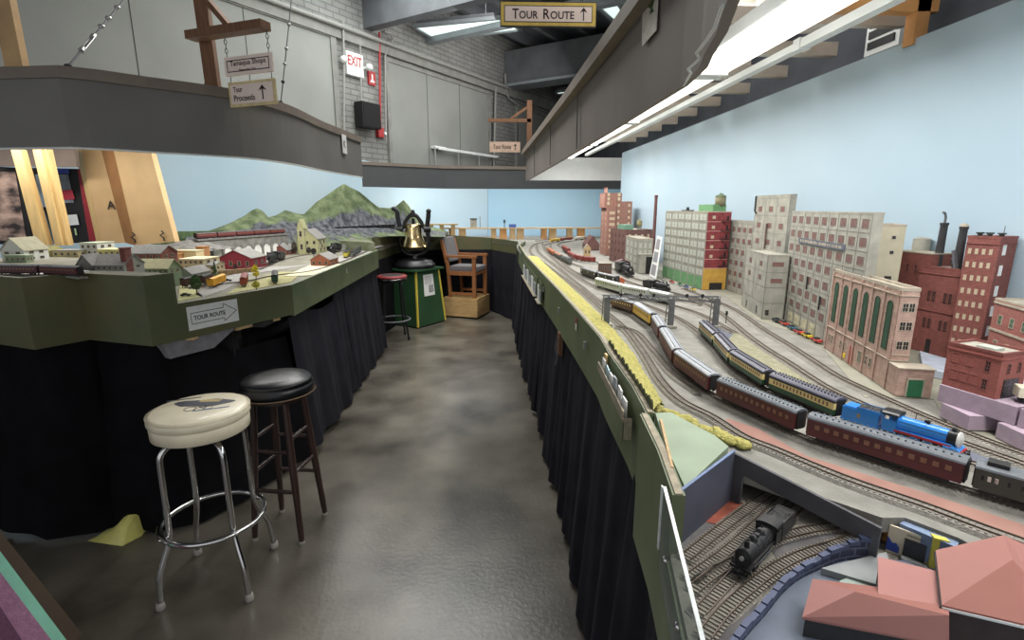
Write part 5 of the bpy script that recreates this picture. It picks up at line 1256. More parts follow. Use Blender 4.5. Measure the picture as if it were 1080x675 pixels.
ridge = [(196,247),(214,245),(227,241),(242,235),(258,227),(265,221.5),(271,219),(277,222),(283,229),(291,227),(301,221),(310,224),(320,226),(325,221),(334,212),(344,205.5),(354,198),(362.6,192.5),(370,197),(379,201.5),(389,210),(399,218.5),(410,219),(418,217),(425,210.5),(431,216),(438,229),(450,238),(470,243)]
cliff = [(196,250),(240,246),(262,240),(275,232),(283,237),(298,233),(322,234),(340,230),(351,228),(365,222),(379,218.8),(391,223),(403,228),(417,229),(425,222),(434,232),(450,242),(470,245)]
depth = [(196,5.0),(240,5.45),(300,6.05),(362,6.75),(400,7.15),(440,7.7),(470,8.0)]
foot = [(196,250),(240,249),(275,246),(300,243.5),(350,241),(417,237.8),(440,241),(470,246)]
low = [(196,256),(240,258),(290,259),(335,262),(365,256),(385,252),(410,249),(440,249),(470,250)]
M0 = PY(196,245,5.5); nC = 110; prof_n = 26
vs = []; zone = []; fs = []; g = random.Random(11)
from mathutils import noise as mn
for i in range(nC+1):
    px = 196+(470-196)*i/nC; D = interp(depth,px)
    pr = PY(px,interp(ridge,px),D); pc = PY(px,interp(cliff,px),D-.16); pf = PY(px,interp(foot,px),D-.30); pf2 = PY(px,interp(foot,px)+.6,D-.38); pl = PY(px,interp(low,px),D-interp([(196,.42),(300,.46),(350,.75)],px))
    pl.z = max(pl.z, 1.07); bk = Vector((pr.x-.06,pr.y+.04,max(1.08,pr.z-.12)))
    key = [(bk,0),(pr,0.05),(pr.lerp(pc,.5)+Vector((.0,-.02,.0)),.1),(pc,.42),(pf,1),(pf2,.9),(pf2.lerp(pl,.5),.52),(pl,.42)]
    col = []
    for k in range(prof_n+1):
        t = k/prof_n*(len(key)-1); a = min(int(t),len(key)-2); f = t-a
        p = key[a][0].lerp(key[a+1][0],f); zz = key[a][1]+(key[a+1][1]-key[a][1])*f
        amp = .03 if 1.3 < t < 4.2 else .012
        nse = mn.noise(Vector((p.x*7,p.y*7,p.z*9)))+.6*mn.noise(Vector((p.x*19,p.y*19,p.z*15)))
        fold = .03*(abs(mn.noise(Vector((px*.13,1.7,p.z*2)))))*(1 if 2.2 < t < 4 else .3)
        q = p+Vector((.6,-.8,0))*(nse*amp+fold) if k else p
        vs.append(q); zone.append(zz)
for i in range(nC):
    for k in range(prof_n): a = i*(prof_n+1)+k; fs.append((a,a+1,a+prof_n+2,a+prof_n+1))
mo = MB().add(vs,fs,0,True).build('mountain', m_mount)
at_ = mo.data.attributes.new('zone','FLOAT','POINT'); at_.data.foreach_set('value', zone)
tag(mo,'green model mountain range with grey rock cliffs before the blue backdrop','mountain')
# low painted green ridge on the backdrop's left end
vs = [PY(px,py,4.6+(px-160)*.006) for px,py in [(160,247),(175,245),(190,244),(206,244),(222,243.5),(236,243),(236,258),(206,258),(175,258),(160,258)]]
mb = MB(); mb.add(vs+[v+Vector((-.03,.04,0)) for v in vs],[tuple(range(9,-1,-1)),tuple(range(10,20))]+[(i,(i+1)%10,10+(i+1)%10,10+i) for i in range(10)])
tag(mb.build('hill_cutout', mat('flat_green_hill',(78,98,66),.9,var=.2,scale=20)),'low dark green hill strip at the left foot of the blue backdrop','hill')

# embankment with white arched viaduct and long red train
m_slag = mat('grey_slag',(104,102,100),.95,var=.25,scale=20,col2=(140,138,132),bump=.5,bscale=80)
m_arch = mat('lit_opening_white',(226,226,222),.8,var=.05)  # white of the backing sheet imitates light in the arch openings
va, vb = PY(206,254,4.45), PY(300,250,5.45)
t = thing('arched_viaduct','grey stone viaduct with white lit arches under the long red train','viaduct',(va.x,va.y,1.07),atan2(vb.y-va.y,vb.x-va.x)); LV_ = Vector((vb.x-va.x,vb.y-va.y,0)).length; hv = va.z-1.07
na = 9; aw = LV_/na; mb = MB()
for k in range(na):
    x0 = k*aw; R_ = aw*.40; pts = [(x0,0),(x0,hv),(x0+aw,hv),(x0+aw,0),(x0+aw*.9,0)]+[(x0+aw/2+R_*cos(pi*j/8), hv*.42+R_*min(1,hv*.5/R_)*sin(pi*j/8)) for j in range(9)]+[(x0+aw*.1,0)]
    n_ = len(pts); mb.add([(x,-.04,z) for x,z in pts]+[(x,.03,z) for x,z in pts],[tuple(range(n_-1,-1,-1)),tuple(range(n_,2*n_))]+[(j,(j+1)%n_,n_+(j+1)%n_,n_+j) for j in range(n_)])
mb.build('wall', m_slag, t); MB().box(0,-.032,0,LV_,-.026,hv*.98).build('white_backing', m_arch, t); MB().box(-.02,-.05,hv,LV_+.02,.05,hv+.012).build('deck', m_slag, t)
d = (vb-va); d.z = 0; nT = 5
basec = coach('passenger_coach','long red coach leftmost on the arched viaduct',.25,[(.020,m_maroon),(.034,mat('red_lit_coach',(112,62,58),.5)),(.038,m_maroon)],mat('dark_red_roof',(92,84,84),.6),(m_glass_tan,(.024,.030),.009),9,'red coaches on the viaduct',0)
for k in range(nT):
    o = basec if k == 0 else copy_thing(basec,['','red coach second from left on the arched viaduct','red coach in the middle of the arched viaduct','red coach fourth from left, behind the black water tank','red coach rightmost on viaduct, by the mine breaker'][k],(0,0,0),0)
    p = va+d*((k+.5)/nT); o.location = (p.x,p.y,1.07+hv+.012); o.rotation_euler.z = atan2(d.y,d.x); o.scale = (d.length/nT/.258,1.15,1.15)
# slag heaps
def heap(label, pxl, pxr, pyb, pyt, px_top, z, depth, m=m_slag, name='slag_heap', rough=.02, seed=1, cat='heap'):
    a, c = P(pxl,pyb,z), P(pxr,pyb,z); w_ = (c-a).length; h = ZAT((a+c)/2+Vector((0,depth*.5,0)),pyt)-z; f0 = (px_top-pxl)/(pxr-pxl); g = random.Random(seed)
    n = 22; vs = []; fs = []
    for i in range(n+1):
        for j in range(n+1):
            u, v = i/n, j/n; e = (u/f0 if u < f0 else (1-u)/(1-f0)); k = min(e, v*2 if v < .5 else (1-v)*2+.0)
            vs.append((u*w_, v*depth, max(0,k)**.9*h+rough*mn.noise(Vector((u*9,v*7,seed)))*min(1,k*4)))
    for i in range(n):
        for j in range(n): k = i*(n+1)+j; fs.append((k,k+n+1,k+n+2,k+1))
    o = MB().add(vs,fs,0,True).build(name, m, None, a, atan2((c-a).y,(c-a).x)); return tag(o,label,cat)
heap('grey slag slope right of the mine breaker',318,392,263,239.5,330,1.075,.9,seed=4)
heap('grey rubble slope behind the brick town houses',138,212,266,253,178,1.2,.5,seed=6)
heap('grey ash bank below viaduct beside mine breaker',285,330,264,251,312,1.075,.5,seed=8)
heap('small white boulders pile on far slope',372,398,258,249,388,1.09,.5,m_white,'boulder_pile',.05,9)
# dark coal train on the mountain ledge
a, c = PY(352,241.2,6.35), PY(417,238,6.9); d = c-a; mb = MB()
for k in range(8):
    p = a+d*((k+.5)/8); t = thing('coal_wagon','black coal wagon on the mountain ledge, '+['leftmost','second from left','third from left','fourth from left','fifth from left','sixth from left','seventh from left','rightmost'][k],'freight car',(p.x,p.y,p.z-.02),atan2(d.y,d.x),'coal wagons on the mountain ledge')
    MB().box(-.043,-.017,.0,.043,.017,.034).build('body',m_black,t); MB().box(-.04,-.014,.034,.04,.014,.04).build('coal',m_coal,t)

# ============================================================ LEFT LAYOUT: TOWN
def house(name, label, pxl, pxr, pyb, py_e, py_r, depth, wall, roof, z=1.075, gz=1.0765, front='gable', rz=0, nw=(2,1), wm=None, door=None, cat='model house', chim=None, rows=None, over=.006, grp=None):
    a, c = P(pxl,pyb,z), P(pxr,pyb,z); w_ = (c-a).length; mid = (a+c)/2; he = ZAT(mid,py_e)-z; hr = ZAT(mid+Vector((0,0 if front=='gable' else depth*.5,0)),py_r)-z
    t = thing(name,label,cat,a,atan2((c-a).y,(c-a).x)+rz,grp)
    MB().box(0,0,min(-.002,gz-z),w_,depth,he).build('wall',wall,t); mb = MB()
    if front == 'gable':
        mb.add([(0,0,he),(w_,0,he),(w_/2,0,hr),(0,depth,he),(w_,depth,he),(w_/2,depth,hr)],[(0,1,2),(3,5,4),(0,2,5,3),(1,4,5,2)]); mb.build('gable_wall',wall,t); MB().gable(0,w_,0,depth,he,hr,0,over,.004,'y').build('roof',roof,t)
    elif front == 'eave':
        mb.add([(0,0,he),(0,depth,he),(0,depth/2,hr),(w_,0,he),(w_,depth,he),(w_,depth/2,hr)],[(0,2,1),(3,4,5),(0,3,5,2),(1,2,5,4)]); mb.build('gable_wall',wall,t); MB().gable(0,w_,0,depth,he,hr,0,over,.004,'x').build('roof',roof,t)
    else:
        MB().box(-.004,-.004,he,w_+.004,depth+.004,he+.006).build('roof',roof,t)
    if nw:
        rr = rows or 1; ww = w_/nw[0]*.34; hh = he/rr*.40; me = wmesh(round(ww,4),round(hh,4),wm or m_cornice,m_wdark,2,2,t=.002)
        for i in range(nw[0]):
            for j in range(rr): inst('window',me,t,(w_*(i+.5)/nw[0],-.0005,he*(j+.32)/rr))
        me2 = wmesh(round(min(.03,depth*.16),4),round(hh,4),wm or m_cornice,m_wdark,2,2,t=.002)
        for y in (.3,.7):
            for j in range(rr): inst('window',me2,t,(w_+.0005,depth*y,he*(j+.32)/rr),pi/2); inst('window',me2,t,(-.0005,depth*y,he*(j+.32)/rr),-pi/2)
    if door: MB().box(w_*.5-.012,-.0015,0,w_*.5+.012,0,he*.45).build('door',door,t)
    if chim: MB().box(w_*chim-.008,depth*.4,he,w_*chim+.008,depth*.4+.016,hr+.03).build('chimney',m_brick2,t)
    return t
m_redbarn = mat('barn_red_planks',(128,40,52),.8,var=.15,scale=60,stretch=(4,4,.3)); m_slate = mat('pale_slate_roof',(130,128,124),.85,var=.12,scale=60)
m_sagehouse = mat('sage_green_siding',(134,152,120),.8,var=.08,scale=60,stretch=(.3,.3,6)); m_tanh = mat('cream_siding',(206,194,160),.8,var=.08,scale=60,stretch=(.3,.3,6))
m_whiteh = mat('white_siding',(206,208,200),.8,var=.06,scale=60,stretch=(.3,.3,6)); m_greyh = mat('grey_siding',(158,160,154),.8,var=.08,scale=60,stretch=(.3,.3,6)); m_yelroof = mat('pale_yellow_roof',(184,180,142),.85,var=.06,scale=40)
m_brickh = brick('town_red_brick',(134,70,62),(120,60,54),(150,104,94),.014,.005,bump=.2); m_brickor = brick('station_orange_brick',(176,98,72),(160,84,62),(190,130,106),.012,.005,bump=.2)
# red engine shed and neighbours (near right half)
house('engine_shed','large crimson gabled model engine shed with grey roof',231,266,284,272.5,264,.24,m_redbarn,m_slate,nw=(4,1),door=m_dark,cat='model building',rows=1)
house('engine_shed','crimson lean-to at the right end of the engine shed',266.5,271.5,282.5,271.5,270,.14,m_redbarn,m_redbarn,front='flat',nw=None,cat='model building')
house('section_house','small orange-brown shed beside the crimson lean-to',272.5,278,281,277,274,.08,m_brickor,m_slate,nw=(1,1))
house('brick_station','orange brick model station with pale grey gabled roof near table edge',328,347.5,281,274,268,.22,m_brickor,m_slate,nw=(3,1),cat='model building')
house('breaker_house','tall pale olive model mine breaker with small roof tower',314,336,268,252,242,.25,mat('olive_cream_siding',(178,176,136),.85,var=.1,scale=60),m_slate,nw=(3,1),rows=2,cat='model building')
house('breaker_tower','narrow pale tower rising behind the mine breaker',315.5,322,267.4,240,231.5,.10,mat('olive_cream_siding',(178,176,136),.85),mat('olive_roof',(150,150,110),.8),front='gable',nw=(1,1),rows=2,cat='model building',z=1.085)
house('brick_warehouse','long brown brick model warehouse behind the mine breaker',295,315,262,248,245,.18,m_brickh,m_slate,front='eave',nw=(5,1),rows=2,cat='model building')
house('depot','small red model depot with grey roof left of the mine breaker',289,303,269,264,258.5,.22,m_brickh,m_slate,nw=(3,1),cat='model building')
house('signal_house','grey-green two storey model signal house under black water tank',269,281,270,262,260,.12,m_sagehouse,m_slate,front='eave',nw=(3,1),rows=1)
# water tank on legs
q = P(273,270,1.075); zt0, zt1 = ZAT(q,260), ZAT(q,247.5); wq = (P(279.5,270,1.075)-P(267,270,1.075)).length; t = thing('water_tank','black square model water tank raised on thin legs','water tank',(q.x,q.y+.05,1.075))
MB().box(-wq/2,-wq/2,zt0-1.075,wq/2,wq/2,zt1-1.075).build('tank',m_dark,t)
for sx in (-1,1):
    for sy in (-1,1): MB().beam((sx*wq*.4,sy*wq*.4,0),(sx*wq*.4,sy*wq*.4,zt0-1.075),.008,.008).build('leg',m_dark,t)
q = P(276.5,262,1.1); z1_ = ZAT(q,236.5); t = thing('silo','pale grey cylindrical silo behind the black water tank','silo',(q.x,q.y+.3,1.07)); MB().cyl((0,0,0),(0,0,z1_-1.05),.05,n=18).build('shell',m_greyh,t); MB().lathe([(.053,0),(.02,.02),(0,.022)],18,(0,0,z1_-1.05)).build('lid',m_slate,t)
for k,(px,pyt) in enumerate([(242,243),(245.5,243.5)]):
    q = P(px,276,1.075); t = thing('chimney_stack',['thin dark grey chimney stack, left of the pair behind the engine shed','thin dark grey chimney stack, right of the pair behind the engine shed'][k],'smokestack',(q.x-.02,q.y+.45,1.075)); zz = ZAT(t.location,pyt)-1.075; MB().cyl((0,0,0),(0,0,zz),.0085,.007,10).build('shaft',m_steel,t); MB().cyl((0,0,0),(0,0,.03),.012,n=10).build('base',m_conc,t)
q = P(284,268,1.075); t = thing('white_spout','white conical sand pile beside the black water tank legs','sand pile',q); MB().lathe([(.05,0),(.03,.06),(.008,.14),(0,.145)],14).build('cone',m_white,t)
q = P(228,287,1.075); t = thing('utility_pole','grey utility pole left of the crimson engine shed','pole',q); zz = ZAT(q,261)-1.075; MB().cyl((0,0,0),(0,0,zz),.0035,n=8).build('post',m_steel,t); MB().box(-.02,-.002,zz-.015,.02,.002,zz-.011).build('crossarm',m_dark,t)
# stone wall
a, c = P(232,291,1.075), P(270,287,1.075); ds = c-a
tag(MB().box(0,0,0,ds.length,.015,.035).build('stone_wall',brick('tan_stone_wall',(170,136,98),(150,118,84),(190,170,140),.02,.008),None,a,atan2(ds.y,ds.x)),'tan stone retaining wall below the crimson engine shed','wall')
# left cluster (raised town)
ZR = 1.232
house('frame_house','white gabled model house with green porch at far left',3,27,276,264,251.5,.16,m_whiteh,mat('olive_grey_roof',(150,146,124),.85,var=.1),z=ZR,nw=(2,1),rows=2,gz=1.23)
house('porch','sage green porch fronting the white gabled house',6,28,277,270,266.5,.05,m_sagehouse,mat('sage_roof',(158,170,146),.8),z=ZR,front='flat',nw=(4,1))
house('cottage','tiny olive green gabled cottage right of the white house',36,51,271,265,261,.12,mat('olive_siding',(140,132,74),.8),mat('olive_roof_d',(120,116,70),.8),z=ZR,nw=(1,1))
house('store','white two storey model store with pale green flat top',86,104,270,257,252,.15,m_whiteh,mat('pale_green_cap',(172,178,158),.8),z=ZR,front='flat',nw=(3,1),rows=2,cat='model building')
house('row_house','long grey shingled model house with three dormers',96,131,285.5,280,268.5,.16,m_greyh,m_slate,z=1.2,front='eave',nw=(6,1))
house('barn','grey shingled model barn with dark open gable by dormered house',82,97,284,279,269,.10,m_slate,m_slate,z=1.21,nw=None)
house('shop','yellow model shop with flat roof behind the dormered house',104,128,272,264,262,.12,mat('butter_siding',(206,196,128),.8),mat('butter_roof',(214,206,150),.8),z=ZR,front='flat',nw=(4,1))
house('shop','cream low model shop between the olive cottage and white store',56,83,271,265,262,.12,mat('pale_butter',(196,184,140),.8),m_slate,z=ZR,front='flat',nw=(4,1))
for k,px in enumerate((104,112.5,121)):
    q = P(px,284,1.2); t = thing('dormer',['left dormer on the grey shingled house roof','middle dormer on the grey shingled house roof','right dormer on the grey shingled house roof'][k],'dormer',(q.x,q.y+.02,ZAT(q,277.5))); MB().box(-.02,0,0,.02,.06,.022).build('wall',m_greyh,t); MB().gable(-.02,.02,0,.06,.022,.036,0,.005,.003,'y').build('roof',m_slate,t); inst('window',wmesh(.018,.014,m_cornice,m_wdark,2,1),t,(0,-.001,.004))
house('chimney_block','dark red brick chimney block standing between town houses',129,134.5,285,262.5,260.5,.05,m_brickh,m_brickh,z=1.2,front='flat',nw=None,cat='model building')
house('brick_house','dark red brick model house with long grey roof and porch',137,171,281,267.5,259,.16,m_brickh,m_slate,z=1.19,front='eave',nw=(5,1),rows=2)
house('green_house','sage green model house with pale yellow roof',140,178,290,283,273.5,.12,m_sagehouse,m_yelroof,z=1.15,front='eave',nw=(7,1))
house('apartment_house','cream three storey model apartment house with dark windows',190,216,290,274,272,.2,m_tanh,m_tanh,z=1.09,front='flat',nw=(5,1),rows=3,cat='model building')
house('brown_block','small orange-brown model block left of cream apartment house',181,188.5,280,268.5,267,.1,mat('ochre_brown',(166,118,74),.8),mat('ochre_brown',(166,118,74),.8),z=1.12,front='flat',nw=None,cat='model building')
house('cream_block','cream flat-roofed model block behind apartment house',181,208,276,265,263,.1,mat('pale_cream_wall',(214,196,150),.8,var=.05),m_tanh,z=1.14,front='flat',nw=None,cat='model building')
house('brown_block','small orange-brown model block above the cream flat roof',208,214.5,274,261,260,.1,mat('ochre_brown',(166,118,74),.8),mat('ochre_brown',(166,118,74),.8),z=1.14,front='flat',nw=None,cat='model building')
house('garage','small grey gabled model garage with white doors',188,203,297,289,283,.2,m_greyh,m_slate,z=1.085,nw=(2,1),wm=m_white)
house('cream_cottage','cream model cottage beside the dark conifer',216,228,291,280,276,.12,m_tanh,m_slate,z=1.08,front='eave',nw=(2,1),rows=2)
for k,(px,py) in enumerate([(96,274),(117,274)]): pass
# trees
def tree(label, px, py, pyt, wpx, col, z=1.075, seed=1, conifer=False, trunk=True):
    q = P(px,py,z); h = ZAT(q,pyt)-z; w_ = (P(px+wpx,py,z)-q).length; g = random.Random(seed); t = thing('model_tree',label,'tree',q)
    MB().cyl((0,0,0),(0,0,h*.6),w_*.07,w_*.04,8).build('trunk',m_wood_d,t); vs = []; fs = []
    n = 520
    for k in range(n):
        v = g.random(); a_ = g.uniform(0,2*pi); rr = w_*.5*sqrt(g.random())
        if conifer: zz = h*(.12+.88*v); rr *= (1-v)*1.1+.05
        else: zz = h*(.30+.70*v); rr *= max(.15,sin(pi*(.12+.86*v)))**.7
        c_ = Vector((rr*cos(a_),rr*sin(a_),zz)); s_ = w_*g.uniform(.05,.10); e1 = Vector((g.uniform(-1,1),g.uniform(-1,1),g.uniform(-1,1))).normalized(); e2 = e1.orthogonal().normalized()
        o = len(vs); vs += [c_-e1*s_-e2*s_*.6, c_+e1*s_-e2*s_*.6, c_+e2*s_]; fs.append((o,o+1,o+2))
    MB().add(vs,fs).build('crown',mat('foliage_%d_%d_%d'%col,col,.9,var=.35,scale=60),t); return t
tree('dark green round model tree by the yellow boxcar',208,311,290,11,(66,96,48),seed=2)
tree('dark green narrow model conifer beside the cream cottage',228,296,276,6,(54,88,52),seed=3,conifer=True)
tree('bright yellow model tree near the table edge',270.5,296,279.5,8,(206,190,40),seed=4)
tree('small pale yellow bush under the bright yellow tree',270.5,306,296.5,8,(190,186,80),seed=5)
tree('dark green conifer at the cliff foot beside the viaduct',296.5,244,235.5,4,(48,66,50),z=1.24,seed=6,conifer=True)
for k,(px,py,lab) in enumerate([(311,268,'dark brown bare tree left of mine breaker'),(338,267,'dark brown bare tree right of mine breaker'),(326,269,'grey-brown bushes in front of mine breaker'),(331,270,'black bushes right in front of mine breaker')]):
    tree(lab,px,py,py-[13,13,8,8][k],6,[(78,66,60),(72,62,56),(70,66,62),(46,44,44)][k],seed=20+k)
# cars, boxcars and locomotives in town
def town_loco(label, tail, nose, z=1.0825):
    o = copy_thing(blk,label,(0,0,0),0); return seat_loco(o,None,P(*tail,z-.006),P(*nose,z-.006),z)
def boxcar(label, pa, pb, m, roof, z=1.0825): return wagon(label,pa,pb,m,None,'boxcar',roofed=roof,h=.030,z=z)
boxcar('bright yellow boxcar on the town siding',(222,303.5),(236,297.5),mat('bright_yellow_boxcar',(222,164,44),.6,var=.06),mat('bright_yellow_boxcar',(222,164,44),.6))
boxcar('dark brown boxcar left of the round tree',(193,303),(206,300.5),mat('dark_brown_boxcar',(84,60,54),.7),m_under); boxcar('dark brown boxcar between round tree and yellow boxcar',(213,300),(222,297),mat('dark_brown_boxcar',(84,60,54),.7),m_under)
boxcar('rust red caboose seen end on near the table edge',(257,302),(259,296),mat('rust_red_caboose',(150,74,52),.7),m_redcar); boxcar('dark green caboose seen end on near the table edge',(290,299),(290.5,293),mat('bottle_green_caboose',(44,74,58),.7),m_under)
town_loco('black steam locomotive on the town track by crimson lean-to',(298,274.5),(281,279.5)); 
town_loco('black steam locomotive near the far end of town table',(358,264.5),(349,268))
boxcar('yellow-green hopper car near aisle corner of town table',(364,272),(369,268),mat('yellow_green_hopper',(196,184,74),.7),m_under); boxcar('dark hopper car behind the yellow-green hopper',(371,270.5),(380,265),m_gondola,m_under)
house('hut','tiny pale grey hut near the far end of town table',359,365,263.5,260.5,257.5,.08,m_greyh,m_slate,nw=None)
track('front town track beside the loading pad',pp([(200,305),(236,300),(262,297),(290,291),(330,286),(365,275),(388,265)],1.077),1.077,.02)
track('middle town track below the crimson engine shed',pp([(274,284.5),(286,280),(300,274),(325,269),(350,267.5),(375,262)],1.077),1.077,.02)
def town_car(px,py,col,label,ang): return put_car(px,py,col,label,ang,'cars in the model town',1.078,1)
town_car(196,312.5,(60,62,70),'dark grey model car on the pale grass corner',.3); town_car(240,297,(60,60,72),'dark blue model car beside the yellow boxcar',.6)
# maroon coaches on the tall left ledge
ob = copy_thing(bpy.data.objects['passenger_coach'],'dark red coach rightmost on the raised left ledge',(0,0,0),0,'coaches on the raised left ledge'); ob2 = copy_thing(bpy.data.objects['passenger_coach'],'dark red coach at the left edge of picture on the raised ledge',(0,0,0),0,'coaches on the raised left ledge')
for o,(pa,pb) in ((ob,((40,289),(80,291))),(ob2,((-12,288.5),(38,289)))):
    a, c = P(*pa,1.245), P(*pb,1.245); d = c-a; o.location = ((a.x+c.x)/2,(a.y+c.y)/2+.03,1.2395); o.rotation_euler.z = atan2(d.y,d.x); o.scale = (d.length/.25,1.0,1.0)
track('track under dark red coaches on the raised left ledge',[(-3.1,P(0,289,1.245).y+.03,0),(P(38,289,1.245).x,P(38,289,1.245).y+.03,0),(P(85,291,1.245).x,P(85,291,1.245).y+.03,0)],1.232,.02)
lp('white_card',[(20,289.5),(60,290),(95,286),(60,285)],m_white,1.232)
# leaning boxes, timbers and posters behind the town
def lean_board(name,label,cat,pts,y,th,m,edge=None,dz=0):
    vs = [PY(px,py,y+(dy if False else 0)) for px,py in pts]; n = len(vs); b = Vector((0,th,0))
    t = thing(name,label,cat,vs[-1]); o = vs[-1]; mb = MB(); fr = [v-o for v in vs]
    mb.add(fr+[v+b for v in fr],[tuple(range(n)) ,tuple(range(2*n-1,n-1,-1))]+[(i,n+i,n+(i+1)%n,(i+1)%n) for i in range(n)]); mb.build('board' if 'box' not in name else 'front_panel',m,t); return t,fr
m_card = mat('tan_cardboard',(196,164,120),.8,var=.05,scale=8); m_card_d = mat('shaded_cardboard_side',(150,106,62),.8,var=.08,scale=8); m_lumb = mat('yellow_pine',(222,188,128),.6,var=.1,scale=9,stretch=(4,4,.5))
def px_box(label, front, side, y, th):
    t, fr = lean_board('cardboard_box',label,'box',front,y,th,m_card)
    n = [PY(px,py,y-.0) for px,py in side]; o = PY(*front[-1],y); s2 = [PY(px,py,y+.16) for px,py in side[2:]]
    return t
t, fr = lean_board('cardboard_box','large tan leaning box with plain face, right of the pair','box',[(119,156),(159,160),(184.5,255),(143,259)],3.9,.06,m_card)
o_ = PY(143,259,3.9); sv = [PY(106,155,4.02)-o_,PY(119,156,3.898)-o_,PY(143,259,3.898)-o_,PY(132,256,4.02)-o_]
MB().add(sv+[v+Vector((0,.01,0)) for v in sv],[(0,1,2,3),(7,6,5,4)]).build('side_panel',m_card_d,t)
for px,py in ((140.5,250),(171,248)):
    p_ = PY(px,py,3.895)-o_; MB().tube([p_+Vector((0,0,.03)),p_+Vector((.02,-.01,.015)),p_+Vector((-.01,-.01,0)),p_+Vector((.015,-.01,-.02)),p_+Vector((.01,-.0,-.04))],.005,6).build('hook',m_dark,t)
t, fr = lean_board('cardboard_box','tan leaning box with dark lettering, left of the pair','box',[(86,155.5),(108,156),(132,256),(106,257)],4.05,.06,m_card)
o_ = PY(106,257,4.05); sv = [PY(78,155,4.17)-o_,PY(86,155.5,4.048)-o_,PY(106,257,4.048)-o_,PY(101,255,4.17)-o_]
MB().add(sv+[v+Vector((0,.01,0)) for v in sv],[(0,1,2,3),(7,6,5,4)]).build('side_panel',m_lumb,t)
lt_ = text_mesh([('AY',.085,0,0)]).build('lettering',m_ink,t,PY(113.5,220.5,4.04)-o_); facing(lt_)
lean_board('timber','pale leaning timber leftmost of three by the posters','timber',[(11,157),(21,157.5),(50,259),(38,259)],3.6,.05,m_lumb); lean_board('timber','pale leaning timber in the middle, front half of a doubled pair','timber',[(34,157),(43,157),(66,259),(58,259)],3.62,.05,m_lumb); lean_board('timber','pale leaning timber doubled behind the middle one','timber',[(43.5,157),(49,157),(72,259),(66.5,259)],3.64,.05,m_lumb)
t, fr = lean_board('poster','dark framed poster with brown canyon picture at far left','poster',[(-12,175),(20,177),(34,257),(-12,258)],4.0,.02,m_black)
MB().add([PY(px,py,3.995)-PY(-12,258,4.0) for px,py in [(-9,181),(16,181),(28,253),(-9,254)]],[(0,1,2,3)]).build('picture',mat('brown_stormy_canyon_picture',(40,32,32),.4,var=.6,scale=7,col2=(196,166,150),lo=.38,hi=.62,stretch=(1,1,1.8)),t)
t, fr = lean_board('poster','black and blue poster panel with small red and white boxes','poster',[(30,177),(82,178),(104,256),(48,257)],4.25,.02,m_black); ob_ = PY(48,257,4.25)
def poster_bit(nm,pts,m): MB().add([PY(px,py,4.243 if 'panel' in nm else 4.236)-ob_ for px,py in pts],[tuple(range(len(pts)))]).build(nm,m,t)
poster_bit('blue_strip',[(60,178),(72,178),(73,183),(61,183)],mat('cobalt_ink',(50,70,170),.4)); poster_bit('grey_panel',[(54,184),(72,184),(78,214),(62,214)],mat('slate_picture',(110,118,128),.4,var=.5,scale=12)); poster_bit('red_box',[(65,201),(76,200),(79,210),(67,211)],mat('rose_red_ink',(170,50,66),.4)); poster_bit('white_box',[(69,227),(81,226),(83.5,237),(71.5,238)],m_white); poster_bit('small_mark',[(78,241),(80,241),(81.5,248),(79.5,248)],mat('pale_green_ink',(170,200,150),.5)); poster_bit('teal_panel',[(42,222),(47,222),(58,256),(50,257)],mat('teal_picture',(80,120,140),.4,var=.5,scale=12)); poster_bit('pale_panel',[(37,184),(42,184),(49,218),(43,219)],m_sky_l)
lean_board('board','dark red leaning board edge beside the black poster','board',[(81.5,178),(85,178),(101,254),(94,254)],4.15,.02,mat('crimson_board',(136,28,40),.5))
lean_board('panel','brown and grey shelf panel behind the leaning timbers','panel',[(-10,150),(78,152),(81,176),(-10,175)],3.9,.03,mat('grey_brown_panel',(104,92,84),.8,var=.2,scale=3))
# ============================================================ FOREGROUND: sunken yard and roundhouse
m_navy = mat('dark_slate_retaining_board',(78,80,92), .6, var=.15, scale=8, spec=.3)
m_portal = mat('dark_grey_portal', (74,74,78), .7, var=.25, scale=14)
m_yard = mat('yard_cinders', (128,123,114), .95, var=.2, scale=18, col2=(158,153,143), bump=.3, bscale=260)
yd = thing('yard_table','grey cinder yard table set below the main layout','layout table')
pb = [(.152,.05),(.227,.40),(.292,.70),(.33,.765),(.46,.90),(.9,1.3),(1.5,.9),(1.5,-.1),(.3,-.1)]
MB().prism(pb, .955, ZL-.004).build('ground', m_yard, yd)
def yp(name, pxs, m, h=.0015): return MB().prism([(q.x,q.y) for q in [P(x,y,ZL) for x,y in pxs]], ZL-.0045, ZL-.004+h).build(name, m, yd)
yp('red_patch',[(743,549),(768,525),(784,529),(758,553)],mat('brick_red_patch',(150,80,62),.9,var=.12,scale=30)); yp('dark_patch',[(718,572),(745,549),(758,552),(725,586)],mat('cinder_dark',(104,102,102),.95,var=.15,scale=30))
yp('dark_patch',[(812,575),(850,560),(885,556),(880,570),(845,578),(820,588)],mat('cinder_dark',(104,102,102),.95)); yp('dark_patch',[(745,675),(775,655),(800,632),(790,652),(765,690),(740,700)],mat('cinder_dark',(104,102,102),.95)); yp('dark_patch',[(722,642),(745,618),(748,622),(730,650)],mat('cinder_dark',(104,102,102),.95))
# retaining wall and portal between the two levels
A_, B_ = Vector((.305,.722,0)), P(773,474.5,1.10); Cc = P(790,483,1.098); D_ = P(930,553,1.07); 
t = thing('retaining_wall','dark slate retaining board between green corner and sunken yard','retaining wall')
MB().strip([(A_.x,A_.y),(B_.x,B_.y)], ZL-.003, 1.099, .004).build('board', m_navy, t); MB().strip([(A_.x-.001,A_.y-.001),(B_.x,B_.y)], 1.099, 1.1005, .005).build('blue_edge', mat('blue_edge_tape',(90,110,150),.5), t)
